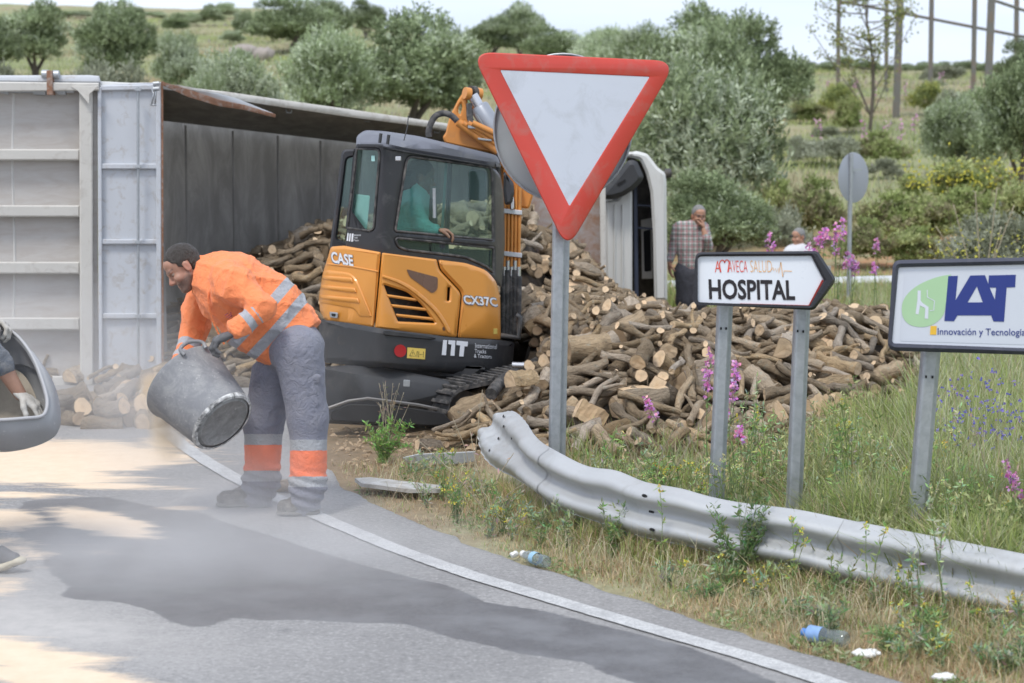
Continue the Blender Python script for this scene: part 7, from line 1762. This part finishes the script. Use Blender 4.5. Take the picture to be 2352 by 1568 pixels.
for lab, b_, tips, d_, fh in [
 ('pink snapdragon in front of the big split block right of the triangle post', (1580, 1075), [(1490, 932)], 10.9, .09), ('pink flower spikes just left of the first hospital sign post', (1640, 1090), [(1629, 822), (1627, 870)], 10.6, .09), ('pink flower spikes just right of the first hospital sign post', (1690, 1080), [(1690, 848), (1683, 893), (1663, 934)], 10.6, .07), ('small pink blossom low between the hospital sign posts', (1705, 1090), [(1699, 992)], 10.4, .04),
 ('pink flower spikes at the right edge below the blue flowers', (2345, 1230), [(2318, 1085), (2332, 1110)], 9.2, .10), ('pink flower left of the seated man, behind the hospital sign', (1768, 800), [(1765, 552), (1772, 575)], 18, .22), ('pink flower just right of the seated man', (1858, 800), [(1858, 572), (1862, 590)], 18, .2), ('pair of tall pink flowers left of the round sign post', (1925, 800), [(1921, 530), (1918, 556), (1936, 520)], 18, .2), ('pink flowers in the gap between seated man and round sign post', (1885, 800), [(1884, 540), (1879, 560), (1896, 535)], 18, .12), ('drooping pink flowers right of the hospital sign tip', (1950, 830), [(1957, 600), (1966, 610), (1946, 592)], 18, .16), ('small pink flowers right of the round sign post', (2010, 830), [(2013, 562), (2008, 612)], 19, .12)]:
    plant('pink_snapdragon', lab, b_, tips, '', d_, GP, 'flower', leaf=.5, sw=.0032 if d_ < 12 else .006, fl=pink, flh=fh * (1.35 if d_ < 12 else .8), fln=22 if d_ < 12 else 16, flr=.034 if d_ < 12 else .05)
for k, (px_, py_, d_) in enumerate([(2080, 150, 58), (1965, 165, 60), (2010, 160, 58), (2235, 170, 62), (2165, 160, 64), (1900, 150, 60), (2040, 285, 44), (1985, 290, 44), (2100, 290, 45), (1880, 300, 44), (2070, 300, 44)]):
    q = P(px_, py_ + 12, d_); z = tz(q.x, d_); base = Vector((q.x, d_, z)); t = thing('pink_wildflower', 'small pink wildflower spike far up the right hillside', 'flower', tuple(base), 'distant pink wildflowers')
    tp_q = base + Vector((0, 0, .75)); tube('stem', [base, tp_q], .012, stemm, t, 4); ll = []
    for _ in range(18):
        qq = tp_q + Vector((rp.gauss(0, .05), rp.gauss(0, .05), rp.uniform(-.35, .1))); dr = rv(); ll.append((qq, dr, dr.cross(rv()).normalized(), .07, .022, rp.choice(pink)))
    leafobj('flower', ll, petm, t)
GS_ = 'yellow flowering weeds'
for lab, b_, tips, d_ in [
 ('tall green spike with yellow tip before the rail below the first hospital post', (1515, 1280), [(1515, 1118)], 9.3), ('green spike with small yellow flower below the second hospital post', (1822, 1290), [(1818, 1190)], 8.9), ('pair of green spikes in front of the rail between hospital and company posts', (2000, 1400), [(1990, 1205), (2036, 1212)], 8.5), ('yellow flower cluster before the rail under the company sign post', (2080, 1420), [(2065, 1302), (2085, 1316), (2062, 1330), (2100, 1290)], 8.4), ('yellow flower in the dry grass under the rail at centre', (1660, 1370), [(1659, 1274)], 8.9),
 ('yellow flowers at the lower right edge under the rail', (2330, 1480), [(2328, 1368), (2340, 1376)], 8.0), ('pale yellow flower in front of the rail at far right', (2215, 1460), [(2222, 1340), (2245, 1400)], 8.1), ('green weed spike with yellow dots right of the bent rail end', (1820, 1350), [(1850, 1240), (1840, 1215)], 8.7), ('yellow topped weed behind the rail right of the second hospital post', (1940, 1130), [(1932, 918), (1950, 970), (1925, 975)], 10.2), ('yellow flower in green grass left of the company post', (2072, 1180), [(2074, 1082), (2078, 1074)], 9.9), ('small yellow flower before the hospital sign posts under the rail', (1570, 1350), [(1576, 1290)], 8.9)]:
    plant('yellow_weed', lab, b_, tips, '', d_, GS_, 'weed', leaf=1.6, sw=.0028, fl=yelf, flh=.03, fln=7, flr=.016, leafc=(.20, .28, .09))
plant('pale_yellow_flowers', 'broad cluster of pale yellow flowers at the foot of the first hospital post', (1650, 1150), [(1600 + rp.uniform(-15, 100), 1052 + rp.uniform(-8, 50)) for _ in range(22)], '', 9.7, None, 'flower', leaf=.5, sw=.002, fl=ylp, flh=.02, fln=6, flr=.013)
plant('feathery_weed', 'large feathery green weed growing over the guard rail below the hospital sign', (1700, 1360), [(1640 + rp.uniform(-15, 135), 1135 + rp.uniform(0, 110)) for _ in range(26)], '', 9.0, None, 'weed', leaf=2.2, sw=.0022, leafc=(.16, .235, .10))
plant('feathery_weed', 'low feathery green weed at the asphalt edge under the bent rail', (1640, 1420), [(1560 + rp.uniform(0, 130), 1345 + rp.uniform(0, 50)) for _ in range(16)], '', 8.7, None, 'weed', leaf=2.0, sw=.002, leafc=(.17, .25, .12))
plant('thistle', 'tall pale thistle in front of the rail just right of the company sign post', (2178, 1500), [(2137, 1150), (2165, 1210)], '', 8.2, None, 'thistle', leaf=2.2, sw=.005, leafc=(.36, .40, .30), fl=[(.5, .56, .38)], flh=.03, fln=12, flr=.02)
plant('thistle', 'shorter pale thistle left of the tall one before the rail', (2110, 1500), [(2096, 1275), (2106, 1285)], '', 8.15, None, 'thistle', leaf=2.6, sw=.004, leafc=(.36, .40, .30), fl=[(.5, .56, .38)], flh=.03, fln=10, flr=.018)
plant('green_bush', 'small bright green bush growing in front of the excavator blade', (880, 1075), [(838 + rp.uniform(0, 110), 958 + rp.uniform(0, 70)) for _ in range(34)], '', 12.4, None, 'bush', leaf=2.6, sw=.003, leafc=(.22, .36, .10))
plant('dried_weed', 'dead brown branching weed standing above the small green bush', (885, 1000), [(850 + rp.uniform(0, 90), 862 + rp.uniform(0, 70)) for _ in range(16)], '', 12.55, None, 'weed', leaf=.25, sw=.003, dry=True, leafc=(.2, .15, .1))
for lab, b_, tips, d_ in [('thin bleached twig stem leaning left of the bent rail end', (1085, 1085), [(1108, 895), (1040, 960)], 11.3), ('pale tangle of dry stems on the verge left of the rail', (1130, 1180), [(960, 1010), (1180, 1040), (1080, 990), (1230, 1100)], 10.6), ('bare pale shrub twigs above the company sign', (2250, 760), [(2190, 470), (2240, 440), (2290, 430), (2330, 470), (2150, 520), (2300, 520)], 24.0), ('dry stems crossing before the pile under the hospital sign', (1500, 1150), [(1560, 960), (1430, 1000), (1600, 990)], 10.9), ('dry stem leaning over the blue flowers at right', (2290, 1180), [(2210, 900), (2340, 960)], 9.8)]:
    plant('dry_stems', lab, b_, tips, '', d_, 'dry weed stems', 'weed', leaf=.25, sw=.004 if d_ < 20 else .012, dry=True, leafc=(.36, .31, .22))
for k in range(64):
    px_ = rp.uniform(930, 2345); ye = float(np.interp(px_, [770, 960, 1200, 1450, 1750, 2090, 2352], [1120, 1200, 1290, 1370, 1465, 1568, 1650])); py_ = min(1560, ye - rp.uniform(20, 190 if px_ > 1250 else 110)); d_ = 2 * F / (py_ - 331)
    plant('verge_weed', f'{"yellow dotted" if k % 5 == 0 else "grey green"} weed on the verge {"left of the bent rail end" if px_ < 1200 else "below the triangle post" if px_ < 1450 else "below the hospital sign" if px_ < 1900 else "below the company sign"}', (px_, py_), [(px_ + rp.uniform(-38, 38), py_ - rp.uniform(35, 125 if k % 3 == 0 else 75)) for _ in range(rp.randint(5, 11))], '', d_, 'low weeds on the verge', 'weed', leaf=1.9, sw=.002, fl=yelf if k % 5 == 0 else None, flh=.025, fln=5, flr=.014, leafc=rp.choice([(.25, .31, .18), (.18, .25, .1), (.30, .34, .22)]))
for k in range(62):
    px_ = rp.uniform(1330, 2350); yy0 = float(np.interp(px_, [1330, 1600, 1850, 2100, 2352], [1150, 1230, 1270, 1330, 1390])) - rp.uniform(10, 200) * min(1, (px_ - 1250) / 600); d_ = 2 * F / (yy0 - 331)
    reg = 'between triangle post and hospital posts' if px_ < 1640 else 'by the hospital posts' if px_ < 1870 else 'between hospital and company signs' if px_ < 2110 else 'right of the company post'
    hh = rp.uniform(110, 260) * (.6 if px_ < 1650 else 1)
    plant('field_weed', f'{"yellow flowered" if k % 3 == 0 else "green"} weed among the grass behind the rail {reg}', (px_, yy0), [(px_ + rp.uniform(-40, 40), yy0 - hh * rp.uniform(.6, 1)) for _ in range(rp.randint(4, 8))], '', d_, 'weeds behind the rail', 'weed', leaf=1.5, sw=.003, leafc=rp.choice([(.30, .40, .16), (.24, .34, .12), (.36, .42, .24), (.34, .36, .18)]), fl=(yelf if k % 2 else ylp) if k % 3 == 0 else None, flh=.035, fln=7, flr=.014)
# blue flowers
ll = []
for k in range(340):
    px_ = rp.gauss(2270, 70); py_ = rp.gauss(975, 65)
    if px_ < 2140 or px_ > 2420 or py_ < 820: continue
    q = P(px_, py_, rp.uniform(10.4, 12.5))
    for z in range(5): dr = rv(); ll.append((q, dr, dr.cross(rv()).normalized(), rp.uniform(.010, .018), .0055, rp.choice([(.22, .22, .66), (.30, .27, .72), (.17, .18, .55), (.38, .25, .60)])))
leafobj('blue_wildflowers', ll, petm, None, 'stuff'); bpy.data.objects['blue_wildflowers']['label'] = 'blue wildflowers in the tall grass below the company sign'
ll = []
for k in range(420):
    px_ = rp.uniform(2080, 2400); q = P(px_, rp.gauss(405, 22), rp.uniform(32, 34)); ll.append((q, rv(), rv(), .06, .025, (.66, .62, .10)))
    q = P(rp.uniform(2130, 2400), rp.gauss(580, 30), rp.uniform(20, 24))
    if q.z > .1 and k % 2: ll.append((q, rv(), rv(), .04, .014, (.66, .62, .12)))
leafobj('yellow_wildflowers', ll, petm, None, 'stuff'); bpy.data.objects['yellow_wildflowers']['label'] = 'yellow wildflowers above the company sign'
# leafy sapling and the unfinished steel frame on the hill
sp = thing('sapling', 'thin leafy sapling against the sky in front of the steel frame', 'tree', tuple(P(2000, 195, 52))); sp.location.z = tz(sp.location.x, 52); stl = []; lf = []
bs_ = Vector(sp.location)
top_ = P(1996, -60, 52); tk_ = cr_([bs_, bs_.lerp(top_, .4) + Vector((.1, 0, 0)), bs_.lerp(top_, .75) + Vector((-.08, 0, 0)), top_], 6); stl.append((tk_, [.055 * (1 - .8 * i / len(tk_)) for i in range(len(tk_))]))
for k in range(30):
    f0 = rp.uniform(.12, .9); o0 = tk_[int(f0 * (len(tk_) - 1))]; tip = P(rp.uniform(1850, 2115), rp.uniform(-70, 150), 52 + rp.uniform(-.6, .6)); tip.z = max(tip.z, o0.z + .15 + .1 * abs(tip.x - o0.x)); pth = cr_([o0, o0.lerp(tip, .5) + Vector((0, 0, -.08)), tip], 5); stl.append((pth, [.02 * (1 - .75 * i / len(pth)) for i in range(len(pth))]))
    for j in range(rp.randint(40, 80)):
        q = pth[int(rp.uniform(.3, 1) ** .7 * (len(pth) - 1))] + Vector((rp.gauss(0, .11), rp.gauss(0, .11), rp.gauss(0, .06))); dr = rv(); lf.append((q, dr, dr.cross(rv()).normalized(), .12, .026, rp.choice([(.27, .30, .10), (.20, .24, .09), (.34, .33, .13)])))
for k in range(5): pass
tubes('trunk', stl, barkt, sp, 5); leafobj('crown', lf, leafm, sp, 'stuff')
sfm = M('frame_steel', (.17, .165, .15), .7, .2, .2, 3, 40, .1, .01, (.22, .15, .10), 3, .4)
fr2 = thing('unfinished_building', 'unfinished frame of tall steel columns and beams on the hill at upper right', 'building', tuple(P(2150, 190, 60)))
for x0, y0, x1, w_, d_ in ((1929, -260, 1925, 8, 60), (2038, -260, 2036, 8, 66), (2076, -260, 2059, 14, 56), (2144, -260, 2137, 9, 60), (2243, -260, 2236, 9, 60), (2288, -260, 2268, 14, 56), (2338, -260, 2334, 9, 63)):
    a = P(x0, y0, d_); b2 = P(x1, 200, d_); b2.z = tz(b2.x, d_) - .2; wm = w_ * d_ / F / 2
    c = (a + b2) / 2; az = (a - b2) / 2
    Vb, Fb = box_geo(c, (wm, 0, 0), (0, wm * 1.2, 0), az); mobj('column', Vb, Fb, sfm, fr2)
for (x0, y0, x1, y1, d_, d2) in ((1929, 2, 2700, 152, 60, 60), (1929, 8, 2110, -22, 60, 64), (2270, -4, 2700, 140, 58, 58), (1929, -250, 2700, -150, 60, 60), (2076, -240, 2076 + 20, -250, 56, 60)):
    tube('beam', [P(x0, y0, d_), P(x1, y1, d2)], .045, sfm, fr2, 6)
# pale boulders on the left hill
stn = M('stone', (.34, .30, .27), .9, 0, .25, 3, 20, .5, .03)
for lab, px_, py_, wp_, d_ in (('pale boulder on the left hill below the sky line trees', 560, 72, 34, 72), ('second pale boulder right beside the first on the left hill', 605, 80, 26, 70)):
    c = P(px_, py_, d_); z = tz(c.x, d_); r = wp_ * d_ / F; o = sdf_obj('boulder', [('e', (c.x, c.y, z + .15), (r, r * .8, r * .6))], .12, .05, stn, None, post=lambda f, X: f + folds(X, .05, 3, 4)); props(o, lab, 'boulder')
# ================================================================== LITTER
clear = Mglass('bottle_plastic', (.86, .90, .92), .28)
def bottle(label, a, b2, d1, d2, r, capm, wrapm, wrap):
    A, B = G(*a), G(*b2); A.z = B.z = r * .9; ax = (B - A); L = ax.length
    t = thing('plastic_bottle', label, 'bottle', (A.x, A.y, 0))
    lathe('body', A, B, [(.02, .014), (.035, .016), (L * .3, r), (L * .38, r * .9), (L * .5, r), (L * .62, r * .88), (L * .75, r), (L * .95, r), (L, r * .8), (L, 0)], clear, t, 16)
    lathe('wrap', A, B, [(L * wrap[0], r * 1.02), (L * wrap[1], r * 1.02)], wrapm, t, 16)
    lathe('cap', A, B, [(0, 0), (0, .017), (.025, .017), (.025, 0)], capm, t, 12); return t
bl2 = M('bottle_blue', (.08, .22, .55), .35, 0, .1, bstr=0); lbl = M('label_pale_blue', (.30, .50, .66), .4, 0, .2, 30, bstr=0)
bottle('clear plastic bottle with blue cap lying at the asphalt edge at lower right', (1843, 1468), (1945, 1487), 0, 0, .034, bl2, M('label_blue', (.22, .36, .62), .4, 0, .3, 40, bstr=0), (.16, .46))
bottle('crumpled clear bottle with pale blue label lying at the asphalt edge at centre', (1200, 1284), (1256, 1304), 0, 0, .030, white_paint, lbl, (.45, .62))
for lab, px_, py_, r in (('crumpled white wrapper near the blue capped bottle', 1990, 1509, .035), ('white scrap of litter at the bottom edge right of the wrapper', 2168, 1563, .032), ('small white cap lying left of the crumpled bottle', 1182, 1279, .014)):
    g_ = G(px_, py_); o = sdf_obj('litter', [('e', (g_.x, g_.y, .014), (r * 1.5, r, .014))], .0035, .01, white_paint, None, post=lambda f, X: f + folds(X, .003, 70, 8)); props(o, lab, 'litter')
# ================================================================== DUST
def dustbox(name, lo, hi, blobs_, col, dens, label, nscale=1.2):
    Vb, Fb = box_geo([(a + b2) / 2 for a, b2 in zip(lo, hi)], ((hi[0] - lo[0]) / 2, 0, 0), (0, (hi[1] - lo[1]) / 2, 0), (0, 0, (hi[2] - lo[2]) / 2))
    m, nt, b, out = newmat(name); nt.nodes.remove(b); v = objco(nt); tot = None
    for c, r, a in blobs_:
        mp = nt.nodes.new('ShaderNodeMapping'); mp.vector_type = 'POINT'; mp.inputs['Location'].default_value = tuple(-c[i] / r[i] for i in range(3)); mp.inputs['Scale'].default_value = tuple(1 / r[i] for i in range(3)); nt.links.new(v, mp.inputs[0])
        ln = nt.nodes.new('ShaderNodeVectorMath'); ln.operation = 'LENGTH'; nt.links.new(mp.outputs[0], ln.inputs[0])
        mr = nt.nodes.new('ShaderNodeMapRange'); mr.interpolation_type = 'SMOOTHSTEP'; mr.inputs[1].default_value = 1; mr.inputs[2].default_value = 0; mr.inputs[3].default_value = 0; mr.inputs[4].default_value = a; nt.links.new(ln.outputs['Value'], mr.inputs[0])
        tot = mr.outputs[0] if tot is None else math2(nt, 'ADD', tot, mr.outputs[0])
    nz_ = ramp(nt, noisen(nt, v, nscale, 4, .6, .6), [(.30, .15), (.72, 1.5)])
    pv_ = N(nt, 'ShaderNodeVolumePrincipled'); pv_.inputs['Color'].default_value = (*col, 1); pv_.inputs['Anisotropy'].default_value = .1
    nt.links.new(math2(nt, 'MULTIPLY', math2(nt, 'MULTIPLY', tot, nz_), dens), pv_.inputs['Density']); nt.links.new(pv_.outputs[0], out.inputs['Volume'])
    o = mobj(name, Vb, Fb, m); props(o, label, kind='stuff'); return o
def bl(px_, py_, d_, r, a): p = P(px_, py_, d_); return (tuple(p), r, a)
dustbox('dust_cloud', (-3.9, 8.0, .02), (.45, 15.6, 1.9), [bl(480, 1300, 9.2, (1.3, 1.1, .42), 1.0), bl(200, 1330, 9.0, (1.0, 1.2, .35), .55), bl(560, 1150, 10.5, (1.0, .7, .42), .55), bl(330, 980, 10.9, (.5, .5, .7), .7), bl(150, 850, 13.4, (1.3, 1.4, .9), .5), bl(600, 930, 12.3, (1.3, .8, .8), .18), bl(820, 1290, 9.2, (1.0, .8, .35), .5)],
        (.95, .94, .935), 1.1, 'pale dust hanging over the road round the worker')
dustbox('falling_sand', (-2.3, 10.3, .02), (-1.5, 11.1, .95), [bl(352, 890, 10.72, (.11, .11, .11), 2.4), bl(366, 950, 10.72, (.09, .10, .20), 1.3), bl(385, 1010, 10.72, (.14, .16, .17), 1.1)], (1.0, .86, .66), 9.0, 'sand falling from the worker\'s hand', 7)
# ---- labels that would repeat are told apart by their order in the photo
bpy.context.view_layer.update()
ORD = 'first second third fourth fifth sixth seventh eighth ninth tenth eleventh twelfth thirteenth fourteenth fifteenth sixteenth seventeenth eighteenth nineteenth twentieth'.split()
for _t in range(20, 60): ORD.append(('twenty-', 'thirty-', 'forty-', 'fifty-')[_t // 10 - 2] + ORD[_t % 10] if True else '')
_by = {}
for o in S.objects:
    if o.parent is None and o.get('label') and o.get('category'): _by.setdefault(o['label'], []).append(o)
for lab, l in _by.items():
    if len(l) < 2: continue
    l.sort(key=lambda o: PX(o.matrix_world.translation)[0])
    base_l = lab
    while len(base_l.split()) > 13:
        for a_, b_ in ((' of the pile', ''), ('lying ', ''), ('just ', ''), (' from the truck', ''), ('the ', ''), ('small ', '')):
            if a_ in base_l: base_l = base_l.replace(a_, b_, 1); break
        else: break
    for i, o in enumerate(l):
        o['label'] = base_l + (', left one' if i == 0 else ', right one') if len(l) == 2 else base_l + f', {ORD[min(i, 50)]} from left'
